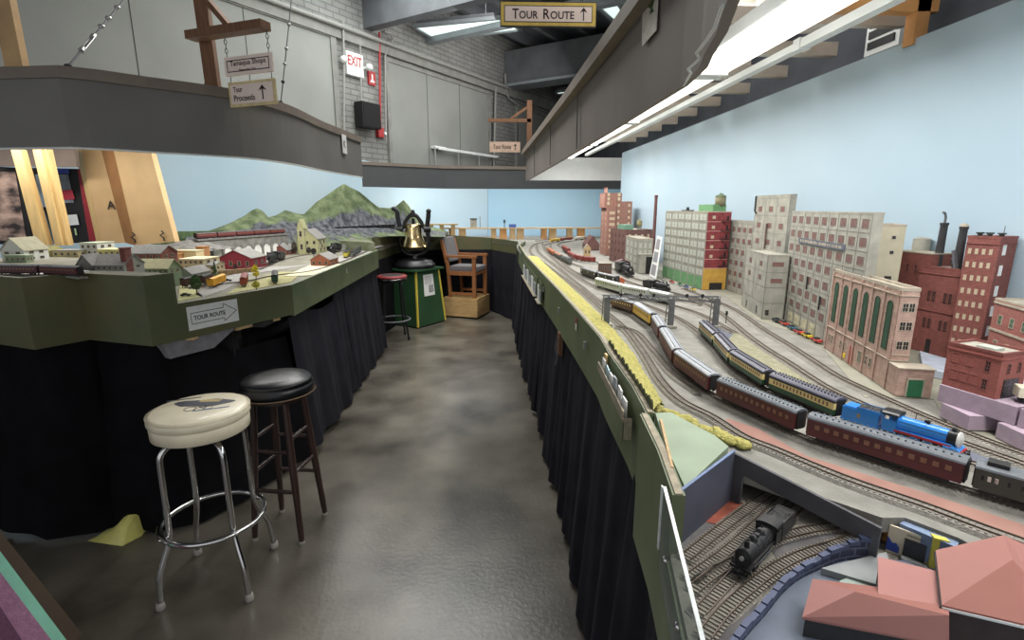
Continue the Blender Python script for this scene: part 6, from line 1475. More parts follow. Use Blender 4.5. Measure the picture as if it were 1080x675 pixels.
# portal fascia with wide opening
t = thing('tunnel_portal','dark grey wide tunnel portal under the outer track','tunnel portal'); Dd = Vector((D_.x-B_.x,D_.y-B_.y,0)); Lp = Dd.length; Dd.normalize(); ap = atan2(Dd.y,Dd.x)
t.location = (B_.x,B_.y,ZL-.0035); t.rotation_euler.z = ap; hp = ZT-ZL-.001
hl, hr_ = 1.098-ZL, 1.066-ZL
mb = MB(); x1, x2 = .022, Lp*.90
mb.add([(0,0,0),(x1,0,0),(x1,0,.062),(x2,0,.036),(x2,0,0),(Lp,0,0),(Lp,0,hr_),(0,0,hl)]+[(0,.006,0),(x1,.006,0),(x1,.006,.062),(x2,.006,.036),(x2,.006,0),(Lp,.006,0),(Lp,.006,hr_),(0,.006,hl)],
       [(0,1,2,7),(7,2,3,6),(3,4,5,6),(8,15,10,9),(15,14,11,10),(11,14,13,12),(1,9,10,2),(2,10,11,3),(3,11,12,4),(0,7,15,8),(7,6,14,15),(5,13,14,6)]); mb.build('portal_wall', m_portal, t)
MB().box(-.002,-.0015,hl-.003,.0,.006,hl+.001).build('edge', m_navy, t)
mb = MB(); mb.box(.0,.10,0,Lp,.104,.05); mb.build('back_wall', m_black, t)
# yard tracks
Yk = 'tracks of the sunken yard'
def ytrack(label, pxs): return track(label, pp(pxs,ZL), ZL-.002, .0075, ballast=None, clip=lambda p: p.x > .312-.216*(.70-p.y))
ytrack('sunken yard track under the black locomotive',[(842,536),(826,552),(800,581),(774,609),(745,640),(715,672),(690,700)])
ytrack('sunken yard track running along the red patch',[(815,520),(800,530),(770,552),(735,580),(712,600),(690,622)])
ytrack('sunken yard track between red patch track and black locomotive',[(830,524),(808,545),(770,580),(735,606),(715,622),(690,646)])
ytrack('sunken yard track curving in from the right portal end',[(905,550),(880,556),(845,562),(815,571),(780,590),(745,612),(716,640),(698,665)])
ytrack('sunken yard track bordering the blue turntable wall',[(935,560),(905,567),(880,576),(848,586),(819,600),(790,622),(765,645),(744,672),(730,700)])
# turntable wall
m_bluestone = brick('blue_grey_stone_blocks',(62,67,90),(52,57,78),(98,104,124),.03,.014,bump=.4)
twp = [(740,710,1.015),(770,676,1.015),(787,655,1.015),(803,638,1.015),(820,617,1.015),(838,601,1.016),(860,588,1.02),(883,575,1.027),(905,567,1.036),(931,559,1.052)]
tws = smooth_path([tuple(P(*q)) for q in twp],.02); t = thing('turntable_wall','curved blue-grey stone wall around the turntable pit','wall'); 
MB().strip([(p.x,p.y) for p in tws], ZL-.004, [p.z for p in tws], .006).build('wall', m_bluestone, t)
mb = MB(); acc = [(p.x,p.y) for p in tws]; zac = [p.z for p in tws]
for k in range(0,len(acc)-1):
    a = Vector(acc[k]+(0,)); c = Vector(acc[k+1]+(0,)); c = a.lerp(c,.93); hk = zac[k]+.001+.0015*(k*7%3); mb.strip([(a.x-.001,a.y+.001),(c.x-.001,c.y+.001)],zac[k]-.004,hk,.008)
mb.build('coping_blocks', mat('blue_coping',(70,78,106),.6,var=.1), t)
m_deckgrey = mat('slate_blue_deck',(106,114,128),.8,var=.12,scale=12); m_slab = mat('grey_slab',(142,146,146),.85,var=.1,scale=12)
dk = thing('turntable_deck','slate blue floor around the roundhouse inside the stone wall','deck')
inner = [(p.x+.004,p.y-.003) for p in tws]; e_ = P(1000,610,1.0); MB().prism(inner+[(1.1,.62),(1.2,-.05),(.33,.05)], ZL-.004, ZL+.001).build('floor', m_deckgrey, dk)
def slab(label, pxs, z, h, m, name='slab'): return tag(MB().prism([(q.x,q.y) for q in [P(x,y,z) for x,y in pxs]], z-h, z).build(name, m), label, 'slab')
slab('raised grey slab inside the blue stone wall',[(866,599),(935,582),(940,600),(927,617)],1.012,.010,m_slab); slab('low pale green-grey slab beside pink roof square',[(884,613),(897,608),(935,620),(928,630)],1.008,.006,mat('pale_sage_slab',(156,170,162),.8))
# roundhouse roofs
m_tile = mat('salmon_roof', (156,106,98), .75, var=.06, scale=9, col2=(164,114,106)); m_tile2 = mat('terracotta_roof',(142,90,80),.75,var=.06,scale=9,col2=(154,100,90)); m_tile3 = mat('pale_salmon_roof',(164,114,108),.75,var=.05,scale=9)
ZH = 1.075
def roofpoly(t, name, pts, m, th=.003):
    o = t.location; fr = [Vector(p)-o for p in pts]; n = len(fr); dn = Vector((0,0,-th)); MB().add(fr+[f+dn for f in fr],[tuple(range(n)),tuple(range(2*n-1,n-1,-1))]+[(i,n+i,n+(i+1)%n,(i+1)%n) for i in range(n)]).build(name, m, t)
# left roof
r1 = P(902,624,1.062); r2 = P(1001,649,1.062); e1_ = P(857,610.5,1.040); e2_ = P(846,651,1.030); e3_ = P(1001,681,1.030); e4_ = P(846+30,612,1.040)
t = thing('roundhouse_roof','salmon gabled roundhouse roof at bottom, left of the large hip','roof', (e2_.x,e2_.y,ZL)); 
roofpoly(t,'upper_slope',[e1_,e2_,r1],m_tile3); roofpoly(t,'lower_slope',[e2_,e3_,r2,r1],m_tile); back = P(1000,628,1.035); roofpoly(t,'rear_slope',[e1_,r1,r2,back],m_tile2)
o = t.location; wl2 = [(p.x-o.x,p.y-o.y) for p in (e2_.lerp(r1,.06),e3_.lerp(r2,.06),back.lerp(r2,.1),e1_.lerp(r1,.1))]; MB().prism(wl2, .0015, .028).build('wall', m_dark, t)
# square roof
q = [P(926,587,1.05),P(987,602,1.05),P(992,645,1.05),P(926,628,1.05)]; t = thing('roundhouse_roof','flat pale salmon square roof between the two larger roofs','roof',(q[3].x,q[3].y,ZL)); roofpoly(t,'sheet',q,m_tile3); c_ = sum(q,Vector())/4
MB().prism([((p.x-c_.x)*.93+c_.x-t.location.x,(p.y-c_.y)*.93+c_.y-t.location.y) for p in q],.0015,.046).build('wall',m_dark,t)
# big hip roof
zE, zR = 1.06, 1.095
a0, a1, a2, a3 = P(987,580,zE), P(1058.5,564.5,zR), P(1068,590,zR), P(993.5,638,zE); b1 = P(1085,572,zE+.015); b2 = P(1140,672,zE); b3 = P(1140,600,zE)
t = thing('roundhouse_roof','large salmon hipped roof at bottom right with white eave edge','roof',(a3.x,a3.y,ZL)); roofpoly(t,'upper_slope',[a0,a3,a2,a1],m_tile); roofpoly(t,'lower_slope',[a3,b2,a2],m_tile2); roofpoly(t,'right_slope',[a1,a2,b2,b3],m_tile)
o = t.location; MB().beam((0,0,a3.z-ZL-.004),(b2.x-o.x,b2.y-o.y,b2.z-ZL-.004),.003,.003).build('eave_edge',m_white,t); MB().beam((a0.x-o.x,a0.y-o.y,a0.z-ZL-.004),(0,0,a3.z-ZL-.004),.003,.003).build('gutter',m_dark,t)
cc = (a0+a3+b2+b3)/4; MB().prism([((p.x-cc.x)*.96+cc.x-o.x,(p.y-cc.y)*.96+cc.y-o.y) for p in (a0,a3,b2,b3)],.0015,zE-ZL-.006).build('wall',mat('dark_brown_wall',(62,52,50),.8),t)
# card panels beside the roundhouse
def pcard(name,label,cat,pts,z0,m,th=.003):
    vs = [P(*p,z) for p,z in zip(pts,z0)]; n_ = (vs[1]-vs[0]).cross(vs[-1]-vs[0]).normalized(); n_ = n_ if n_.y > 0 else -n_; t = thing(name,label,cat,vs[0]); o = vs[0]; k = len(vs)
    MB().add([v-o for v in vs]+[v-o+n_*th for v in vs],[tuple(range(k)),tuple(range(2*k-1,k-1,-1))]+[(i,k+i,k+(i+1)%k,(i+1)%k) for i in range(k)]).build('panel',m,t); return t, o, n_
ca, cb = P(934,578.5,ZL+.001), P(984,598,ZL+.001); zc = ZAT(ca,552)
t = thing('card_building','white card front with blue corner and dark doorway beside the roundhouse','model building',ca,atan2((cb-ca).y,(cb-ca).x)); wL = (cb-ca).length; hc = zc-ZL
m_cream2 = mat('cream_card',(222,212,188),.7,var=.04)
MB().box(0,0,-.004,wL,.004,hc*.92).build('front',m_cream2,t); MB().add([(0,-.001,0),(wL*.28,-.001,0),(wL*.28,-.001,hc*.22),(wL*.2,-.001,hc*.36),(wL*.12,-.001,hc*.32),(0,-.001,hc*.52)],[(0,1,2,3,4,5)]).build('blue_corner',mat('royal_blue_ink',(40,70,160),.5),t)
MB().box(wL*.36,-.002,0,wL*.82,0,hc*.66).build('doorway',m_wdark,t); MB().box(wL*.36,-.012,-.004,wL*.9,-.002,.001).build('threshold',m_slab,t)
mb = MB()
for k in range(9): mb.box(wL*(.4+.04*k),-.0008,hc*.76,wL*(.415+.04*k),0,hc*.82)
mb.build('small_marks',m_ink,t)
p_ = P(982,599,ZL); t = thing('yellow_card','yellow card wall piece tucked against the large hip roof','card',(p_.x,p_.y,ZL)); MB().prism([(-.004,.0),(.012,-.01),(.014,.0),(.0,.012)],.0015,.052).build('wall',mat('lemon_card',(206,196,84),.7),t)
ps = [P(949,552,1.05),P(957,545,1.05),P(1016,567,1.05),P(1008,577,1.05)]; tag(MB().prism([(p.x,p.y) for p in ps],1.006,1.05).build('card_roof',mat('powder_blue_card',(120,138,166),.7,var=.06)),'powder blue card roof behind the white card front','card')
ps = [P(934,540,1.05),P(941,535,1.05),P(955,543,1.05),P(948,549,1.05)]; tag(MB().prism([(p.x,p.y) for p in ps],1.0,1.05).build('turf_clump',mat('rusty_turf',(150,110,62),1,var=.4,scale=120)),'rusty brown turf clump at the right end of tunnel portal','turf',kind='stuff')
# acrylic guard on the yard fascia
m_acr = clear('clear_acrylic',(225,230,228),.16)
t = thing('acrylic_guard','clear acrylic guard panel screwed to fascia beside sunken yard','guard panel'); ga = [(.292,.735),(.252,.55),(.211,.36),(.16,.12)]; zt_ = [1.10,1.10,1.10,1.10]
MB().strip([(x-.006,y) for x,y in ga],[.952]*4,zt_,-.004).build('panel',m_acr,t); MB().strip([(x-.0065,y) for x,y in ga],[1.0985]*4,[1.1005]*4,-.005).build('polished_edge',mat('pale_acrylic_edge',(214,220,220),.2),t); MB().beam((.285,.737,.985),(.285,.737,1.10),.002,.006).build('end_edge',mat('pale_acrylic_edge',(214,220,220),.2),t)
for px,py in ((697,591),(712,661)):
    q = PX(px,py,.262 if py < 620 else .240); MB().lathe([(0,.004),(.005,.003),(.007,0)],14).build('screw',m_chrome,t,(0,0,0)); o = kids(t)[-1]; xx = .252-.216*(.55-q.y)-.0085; o.location = (xx,q.y,q.z); o.rotation_euler = (0,-pi/2,0)
# ============================================================ STOOLS
m_ivory = mat('ivory_vinyl', (226,216,190), .35, var=.05, scale=14, coat=.2)
sc_ = P(217,428,.765); cx, cy = (sc_.x-1.145)/2, (sc_.y+1.955)/2
t = thing('bar_stool','ivory vinyl bar stool on chrome legs with black emblem on seat','stool',(-1.130,1.972,0),radians(5))
def stool_seat(rr, z0, z1, band): 
    h = z1-z0
    return [(0,z0),(rr*.93,z0),(rr*.965,z0+.004),(rr*.97,z0+h*.52),(rr*.955,z0+h*.55),(rr*.97,z0+h*.58),(rr*1.0,z0+h*.66),(rr*.995,z0+h*.90),(rr*.96,z1-.006),(rr*.955,z1-.004),(rr*.90,z1),(rr*.5,z1+.0002),(0,z1+.0003)]
MB().lathe(stool_seat(.180,.674,.768,1),48).build('seat',m_ivory,t)
mb = MB().lathe([(.177,.7625),(.181,.7615),(.180,.7585)],48); mb.build('piping',mat('ivory_piping',(206,196,170),.4),t)
# emblem: a dark printed shape with gold patch and blue ground line (flat on the cushion)
def flat(name, poly, z, m): return MB().prism([(x*1.32,y*1.32) for x,y in poly], z-.0006, z).build(name, m, t)
m_print = mat('navy_black_print',(48,50,62),.5,var=.2,scale=90)
pts = [(.085*cos(2*pi*k/24)*(1+.1*sin(3*2*pi*k/24)), .035+.030*sin(2*pi*k/24)*(1+.15*cos(5*2*pi*k/24))) for k in range(24)]
flat('seat_emblem',pts,.7692,m_print); flat('seat_emblem_gold',[(-.02,.045),(.04,.040),(.045,.060),(.0,.066),(-.02,.06)],.7695,mat('faded_gold_print',(170,150,96),.5))
flat('seat_emblem_line',[(-.005,-.034),(.088,-.010),(.088,-.004),(-.005,-.027)],.7692,mat('steel_blue_print',(84,104,140),.5)); flat('seat_emblem_bar',[(-.12,.06),(-.03,.085),(-.03,.091),(-.12,.067)],.7692,m_print)
mb = MB()
for (x,y,r_) in ((-.02,-.012,.016),(.006,-.016,.013),(.028,-.006,.012),(.012,.002,.010)):
    mb.tube([(1.32*(x+r_*cos(2*pi*k/16)),1.32*(y+r_*sin(2*pi*k/16)),.7690) for k in range(16)],.0011,5,closed=True)
mb.build('seat_emblem_rings',m_print,t)
MB().cyl((0,0,.655),(0,0,.6738),.12,n=32).build('seat_plate',m_blackmetal,t)
for k in range(4):
    a = pi/4+k*pi/2; c_, s_ = cos(a), sin(a); prof = [(.05,.652),(.105,.651),(.135,.643),(.153,.62),(.160,.585),(.164,.33),(.168,.285),(.182,.235),(.214,.155),(.222,.12),(.231,.02),(.232,.012)]
    pts = smooth_path([(r_*c_,r_*s_,z) for r_,z in prof],.012); lg = MB().tube(pts,.0115,10).build('leg',m_chrome,t)
    MB().lathe([(0,0),(.016,0),(.017,.008),(.0145,.030),(0,.031)],14,(.2325*c_,.2325*s_,0)).build('rubber_foot',m_rubber,lg)
MB().tube([(.190*cos(2*pi*k/48),.190*sin(2*pi*k/48),.285) for k in range(48)],.0105,10,closed=True).build('foot_ring',m_chrome,t)
mb = MB()
for k in range(4):
    a = pi/4+k*pi/2; mb.cyl((.160*cos(a),.160*sin(a),.285),(.204*cos(a),.204*sin(a),.285),.005,n=8)
mb.build('ring_bolts',m_chrome,t)
# wooden stool with black seat
f1, f2 = P(318,573,0), P(342,543,0); d = (f2-f1); d.z = 0; n_ = Vector((-d.y,d.x,0)); c0 = (f1+f2)/2+n_.normalized()*d.length*.5 if n_.x < 0 else (f1+f2)/2-n_.normalized()*d.length*.5
sc2 = P(293,396,.755)
m_dwood = mat('dark_walnut_stain',(46,29,25),.4,var=.3,scale=14,stretch=(4,4,.5),coat=.3)
t = thing('bar_stool','dark walnut wooden bar stool with black vinyl seat','stool',(-.962,2.312,0),atan2(d.y,d.x)-pi/2); t.scale = (.91,.91,1.01)
MB().lathe([(0,.700),(.165,.700),(.176,.706),(.180,.722),(.176,.740),(.165,.749),(.172,.752),(.160,.766),(.09,.775),(0,.777)],40).build('seat',m_blackvinyl,t)
MB().lathe([(.1825,.706),(.1845,.703),(.181,.699),(.15,.699)],40).build('seat_rim',mat('tan_stitching',(120,100,76),.6),t)
MB().cyl((0,0,.672),(0,0,.700),.14,n=28).build('seat_board',m_dwood,t)
sp_ = d.length/2+.0
LEG = [((sx*.082,sy*.082,.685),(sx*sp_*1.12,sy*sp_*1.12,.014)) for sx,sy in ((1,1),(1,-1),(-1,-1),(-1,1))]
for a, b in LEG:
    a, b = Vector(a), Vector(b); pts = [a.lerp(b,k/10) for k in range(11)]; MB().tube(pts,[.0155+.004*sin(pi*min(1,k/8)) for k in range(9)]+[.0165,.014],12).build('leg',m_dwood,t); lg = kids(t)[-1]
    MB().cyl((b.x,b.y,0),(b.x,b.y,.014),.015,.013,12).build('glide',m_rubber,lg)
def at_leg(i,z): a, b = Vector(LEG[i][0]), Vector(LEG[i][1]); k = (a.z-z)/(a.z-b.z); return a.lerp(b,k)
for i,(z1,z2) in enumerate([(.34,.50),(.25,.44),(.34,.50),(.25,.44)]):
    for z in (z1,z2): MB().tube([at_leg(i,z),at_leg(i,z).lerp(at_leg((i+1)%4,z),.5),at_leg((i+1)%4,z)],[.009,.011,.009],8).build('rung',m_dwood,t)
# black metal stool with red-rimmed seat
q = P(419,352,0); q = (q.x,q.y+.0,0)
t = thing('bar_stool','black metal bar stool with red and black seat by the bell stand','stool',(-1.075,6.06,0),.3)
MB().lathe([(0,.70),(.165,.70),(.172,.708),(.172,.735),(.165,.742)],36).build('seat',m_blackvinyl,t); MB().lathe([(.172,.735),(.176,.745),(.172,.760),(.150,.768),(.132,.768)],36).build('red_rim',mat('worn_red_vinyl',(132,46,48),.5),t); MB().lathe([(.135,.7675),(.08,.772),(0,.773)],36).build('seat_top',m_dark,t); MB().lathe([(.1735,.722),(.1755,.726),(.1735,.730)],36).build('chrome_band',m_chrome,t)
for k in range(4):
    a = pi/4+k*pi/2; c_, s_ = cos(a), sin(a); MB().tube(smooth_path([(r_*c_,r_*s_,z) for r_,z in [(.08,.69),(.12,.685),(.14,.64),(.165,.30),(.20,.05),(.205,.012)]],.02),.0115,8).build('leg',m_blackmetal,t); MB().cyl((.205*c_,.205*s_,0),(.205*c_,.205*s_,.03),.015,n=10).build('rubber_foot',m_black,t)
MB().tube([(.19*cos(2*pi*k/40),.19*sin(2*pi*k/40),.235) for k in range(40)],.010,8,closed=True).build('foot_ring',m_steel,t)

# ============================================================ BELL AND PEDESTAL
fr_, rt_, lf_ = P(441,347,0), P(468,339.5,0), P(402,344,0)
m_bgreen = mat('deep_green_paint',(44,76,50),.4,var=.1,scale=5); m_yline = mat('yellow_pinstripe',(206,186,74),.5)
ex_ = (rt_-fr_); sd = ex_.length; ang = atan2(ex_.y,ex_.x); sd = .54
t = thing('bell_pedestal','dark green tapered wooden pedestal with yellow corner stripes','pedestal',fr_,ang); zT = .735; tp = .055
vs = [(0,0,.02),(sd,0,.02),(sd,sd,.02),(0,sd,.02),(tp,tp,zT),(sd-tp,tp,zT),(sd-tp,sd-tp,zT),(tp,sd-tp,zT)]
MB().add(vs,[(0,3,2,1),(4,5,6,7),(0,1,5,4),(1,2,6,5),(2,3,7,6),(3,0,4,7)]).build('body',m_bgreen,t)
for a, b in ((0,4),(1,5),(3,7)):
    p, q = Vector(vs[a]), Vector(vs[b]); MB().beam(p,q,.022,.022).build('corner_stripe',m_yline,t)
MB().box(.02,.02,0,sd-.02,sd-.02,.02).build('plinth',m_black,t)
MB().box(-.0,-.0,zT,sd-.0,sd-.0,zT+.025).build('top_board',m_bgreen,t)
pp_ = MB().add([(tp*.35+.18-.02,tp*.62-.013,.42),(.40,.028,.42),(.40,.052,.66),(.16+.02,.046,.66)],[(0,1,2,3)]); 
# framed notice on the right-hand face
def facept(u,z): k = (z-.02)/(zT-.02); return Vector((tp*k+(sd-2*tp*k)*u, tp*k-.004, z))
n4 = [facept(.30,.40),facept(.72,.40),facept(.72,.68),facept(.30,.68)]; o4 = [v+Vector((0,.003,0)) for v in n4]
t2 = thing('notice','white printed notice with engine photo on the green pedestal','notice',fr_,ang); MB().add(n4+o4,[(0,1,2,3),(7,6,5,4),(0,4,5,1),(1,5,6,2),(2,6,7,3),(3,7,4,0)]).build('sheet',m_paper,t2)
v4 = [n4[0].lerp(n4[1],u).lerp(n4[3].lerp(n4[2],u),v)+Vector((0,-.0012,0)) for u,v in ((.45,.15),(.92,.15),(.92,.5),(.45,.5))]; MB().add(v4,[(0,1,2,3)]).build('photo',mat('grey_engine_photo',(110,112,116),.5,var=.6,scale=30,col2=(190,190,190)),t2)
mb = MB()
for k in range(9):
    vv = .92-.045*k; w_ = .85 if k else .6; l4 = [n4[0].lerp(n4[1],u).lerp(n4[3].lerp(n4[2],u),v)+Vector((0,-.0008,0)) for u,v in ((.1,vv),(.1+.8*w_,vv),(.1+.8*w_,vv+.012),(.1,vv+.012))]; mb.add(l4,[(0,1,2,3)])
mb.build('print_lines',mat('grey_print',(120,120,120),.8),t2)
# bell
ctr = fr_+Vector((cos(ang),sin(ang),0))*sd/2+Vector((-sin(ang),cos(ang),0))*sd/2; zb_ = zT+.025
t = thing('brass_bell','polished brass locomotive bell hanging in a black iron yoke','bell',(ctr.x,ctr.y,zb_+.0005),-.05)
MB().lathe([(0,0),(.26,0),(.27,.015),(.27,.045),(.255,.06),(.24,.062),(.235,.09),(.14,.115),(.06,.12),(0,.12)],40).build('iron_base',m_blackmetal,t)
yk = [(-.235,.76),(-.205,.73),(-.20,.66),(-.185,.57),(-.18,.50),(-.19,.40),(-.18,.30),(-.13,.20),(0,.155),(.13,.20),(.18,.30),(.19,.40),(.18,.50),(.185,.57),(.20,.66),(.205,.72)]
mb = MB().tube(smooth_path([(x,0,z) for x,z in yk],.02),.030,12); mb.cyl((0,0,.10),(0,0,.17),.06,.035,16)
for x,z in ((-.245,.765),(.207,.735)): mb.lathe([(0,-.03),(.025,-.022),(.036,0),(.025,.022),(0,.03)],14,(x,0,z))
mb.build('yoke',m_blackmetal,t)
mb = MB(); mb.tube(smooth_path([(-.20,0,.50),(-.13,0,.53),(-.10,0,.60),(-.045,0,.675),(0,0,.69),(.045,0,.675),(.10,0,.60),(.13,0,.53),(.20,0,.50)],.02),.026,12)
for s in (-1,1): mb.cyl((s*.14,0,.50),(s*.225,0,.50),.042,n=16)
mb.lathe([(.035,.66),(.04,.70),(.022,.73),(.024,.745),(.0,.755)],16); mb.build('cradle',m_blackmetal,t)
m_brass = mat('polished_brass',(214,188,138),.24,metal=1,var=.12,scale=6)
MB().lathe([(0,.575),(.07,.572),(.098,.555),(.106,.52),(.112,.46),(.125,.39),(.148,.33),(.178,.285),(.186,.272),(.180,.268),(.165,.285),(.135,.33),(.11,.40),(0,.52)],44).build('bell_body',m_brass,t)
MB().cyl((0,0,.57),(0,0,.64),.022,n=12).build('bell_hanger',m_blackmetal,t); MB().lathe([(0,.24),(.03,.25),(.034,.275),(.02,.30),(.008,.32),(.008,.5)],14).build('clapper',m_steel,t)

# ============================================================ ARMCHAIR ON CRATE
cA, cB, cC = P(468.5,334.5,0), P(503.5,337,0), P(522,330.5,0); ex_ = cB-cA; ang = atan2(ex_.y,ex_.x); W1 = ex_.length; W2 = (cC-cB).length
m_crate = mat('plywood_crate',(196,164,112),.7,var=.15,scale=7,stretch=(1,1,5),col2=(168,134,88))
t = thing('wooden_crate','pale plywood crate used as platform under the armchair','crate',cA,ang)
hC = ZAT(cB,315.5)
for (x0,y0,x1,y1) in ((0,0,W1,.018),(0,W2-.018,W1,W2),(0,.018,.018,W2-.018),(W1-.018,.018,W1,W2-.018)): MB().box(x0,y0,.025,x1,y1,hC).build('side',m_crate,t)
MB().box(.018,.018,hC-.03,W1-.018,W2-.018,hC-.012).build('top',m_crate,t)
for x in (.03,W1-.03):
    for y in (.03,W2-.03): MB().cyl((x,y,0),(x,y,.03),.018,n=10).build('caster',m_dark,t)
m_oak = mat('medium_oak',(158,106,66),.45,var=.16,scale=10,stretch=(5,5,.6),col2=(134,84,50)); m_uph = mat('grey_upholstery',(104,102,104),.9,var=.12,scale=80)
t = thing('armchair','oak office armchair with grey upholstery standing on crate','armchair',(cA.x,cA.y,hC-.011),ang); X0, X1, Y0, Y1 = .04, W1-.03, .04, W2-.03
# x = forward, y = across (far side +)
for y in (Y0,Y1):
    mb = MB(); mb.beam((X0+.05,y,0),(X0+.03,y,.36),.035,.045); mb.beam((X0+.03,y,.34),(X0+.015,y,.50),.035,.045); mb.beam((X0+.015,y,.48),(X0-.07,y,.82),.035,.045); mb.build('back_leg',m_oak,t)
    MB().box(X1-.05,y-.018,0,X1,y+.018,.58).build('front_leg',m_oak,t); MB().box(X0-.02,y-.028,.575,X1+.015,y+.028,.608).build('armrest',m_oak,t)
    MB().box(X0+.05,y-.012,.05,X1-.05,y+.012,.085).build('stretcher',m_oak,t); MB().box(X0+.03,y-.015,.33,X1-.01,y+.015,.385).build('seat_rail',m_oak,t)
MB().box(X1-.04,Y0,.335,X1-.01,Y1,.385).build('seat_rail',m_oak,t)
MB().box(X0+.02,Y0+.02,.375,X1+.005,Y1-.02,.455).build('seat_cushion',m_uph,t,bevel=.02)
o = MB().box(-.03,Y0+.02,0,.03,Y1-.02,.36).build('back_cushion',m_uph,t,(X0+.005,0,.50),bevel=.02); o.rotation_euler.y = -.24
# stacked sheets lower left
yh = P(87,669.6,0).y
def sheet(name,label,cat,pa,pb,y,depth,th,m):
    a, b = PY(*pa,y), PY(*pb,y); d = (b-a).normalized(); k = b.z/-d.z if d.z else 0; b2 = b+d*k; a2 = a-d*.35
    nn = Vector((-d.z,0,d.x)); nn = nn if nn.z > 0 else -nn
    t_ = [a2,b2,b2-nn*th,a2-nn*th]; lo = min(v.z for v in t_); t_ = [v-Vector((0,0,min(0,lo)-.0) ) for v in t_]
    f = Vector((0,-depth,0)); mb = MB().add(t_+[v+f for v in t_],[(0,1,2,3),(7,6,5,4),(0,4,5,1),(1,5,6,2),(2,6,7,3),(3,7,4,0)]); return tag(mb.build(name,m),label,cat)
sheet('hardboard_sheet','dark brown hardboard sheet leaning at bottom left corner','sheet',(0,560),(87,669.6),yh,.55,.006,mat('hardboard',(74,60,46),.6,var=.15,scale=5))
sheet('foam_sheet','mint green foam sheet leaning on the brown hardboard','sheet',(0,582),(71,677),yh-.075,.5,.012,mat('mint_foam',(140,206,182),.8,var=.05,scale=20))
sheet('foam_sheet','thick mauve foam sheet leaning on the mint foam','sheet',(0,604),(55,677),yh-.14,.45,.012,mat('mauve_foam',(156,112,140),.9,var=.12,scale=60,bump=.5,bscale=160))
sheet('foam_sheet','dark plum foam sheet nearest the bottom left corner','sheet',(0,640),(24,677),yh-.24,.35,.012,mat('plum_foam',(96,60,84),.9,var=.12,scale=60,bump=.4))
# yellow sheet poking from the curtain
q = P(129,576.5,0); q2 = P(92,571,0); t = thing('yellow_sheet','crumpled yellow plastic sheet poking out under the left curtain','sheet',(q.x,q.y,0)); vs = []; fs = []
L1 = q2-q; rt2 = P(149,566,0)-q
for i in range(13):
    u = i/12; base_ = (L1*(1-2*u) if u < .5 else rt2*(2*u-1)); hh = .10*sin(pi*min(1,max(0,(u)*1.0)))**1.6*(1.0 if u > .3 else .8)
    vs += [(base_.x,base_.y,.002),(base_.x*.9+.0,base_.y*.9+.035,hh*.75+.002),(base_.x*.85,base_.y*.85+.10,hh+.002)]
for i in range(12):
    for k in range(2): a = i*3+k; fs.append((a,a+1,a+4,a+3))
MB().add(vs,fs,0,True).build('sheet',mat('butter_yellow_plastic',(214,208,120),.4,var=.05),t)

# ============================================================ SIGNS
def fit_text(s_, w_, h_, m, par, x, z, y=-.004, name='lettering', bold=0):
    mb = text_mesh([(s_,1,0,0)],.0006); xs = [v.x for v in mb.v]; ys_ = [v.y for v in mb.v]; kx = w_/(max(xs)-min(xs)); ky = h_/(max(ys_)-min(ys_)); x0, y0 = min(xs), min(ys_)
    mb.v = [Vector((x+(v.x-x0)*kx, y-(.0006 if v.z > 0 else 0), z+(v.y-y0)*ky)) for v in mb.v]; return mb.build(name, m, par)
def arrow_up(x, z0, z1, hw, m, par, y=-.004): 
    mb = MB(); mb.box(x-hw*.14,y-.001,z0,x+hw*.14,y,z1-(z1-z0)*.2); h_ = (z1-z0)*.42; mb.add([(x,y-.001,z1),(x-hw,y-.001,z1-h_),(x,y-.001,z1-h_*.65),(x+hw,y-.001,z1-h_)],[(0,1,2),(0,2,3)]); return mb.build('arrow', m, par)
def chain(pts_a, pts_b, par, m=None, link=.028):
    a, b = Vector(pts_a), Vector(pts_b); L = (b-a).length; n = max(1,int(L/(link*.72))); d = (b-a).normalized(); s1 = d.orthogonal().normalized(); s2 = d.cross(s1); mb = MB()
    for k in range(n):
        c_ = a+d*(L*(k+.5)/n); s_ = s1 if k % 2 else s2; mb.tube([c_+d*(link*.5*cos(2*pi*j/10))+s_*(link*.24*sin(2*pi*j/10)) for j in range(10)],link*.075,5,closed=True)
    return mb.build('chain', m or m_blackmetal, par)
# overhead TOUR ROUTE
ys_ = 3.0; a, b, c_ = PY(527.5,28,ys_), PY(628,29,ys_), PY(527.5,1.5,ys_); w_ = b.x-a.x; h_ = c_.z-a.z
t = thing('tour_route_sign','hanging TOUR ROUTE sign with gold border and up arrow','sign',(a.x,a.y,a.z),-.02)
MB().box(0,-.006,0,w_,.006,h_).build('frame',m_dark,t); MB().box(.004,-.0075,.004,w_-.004,-.006,h_-.004).build('gold_border',m_gold,t); MB().box(.022,-.0088,.020,w_-.022,-.0075,h_-.020).build('inner_line',m_dark,t); MB().box(.026,-.0095,.024,w_-.026,-.0088,h_-.024).build('panel',m_pinkpaper,t)
hh_ = h_*.34; zt0_ = h_*.30
for s_, x0, x1, kk in (('T',.075,.115,1.18),('OUR',.118,.235,.92),('R',.268,.308,1.18),('OUTE',.312,.46,.92)): fit_text(s_,(x1-x0)*w_/.6,hh_*kk,m_ink,t,x0*w_/.6,zt0_,-.0105)
arrow_up(w_*.865,h_*.25,h_*.78,w_*.04,m_ink,t,-.0098)
for x in (.08,w_-.08): chain((x,0,h_),(x,0,h_+.9),t)
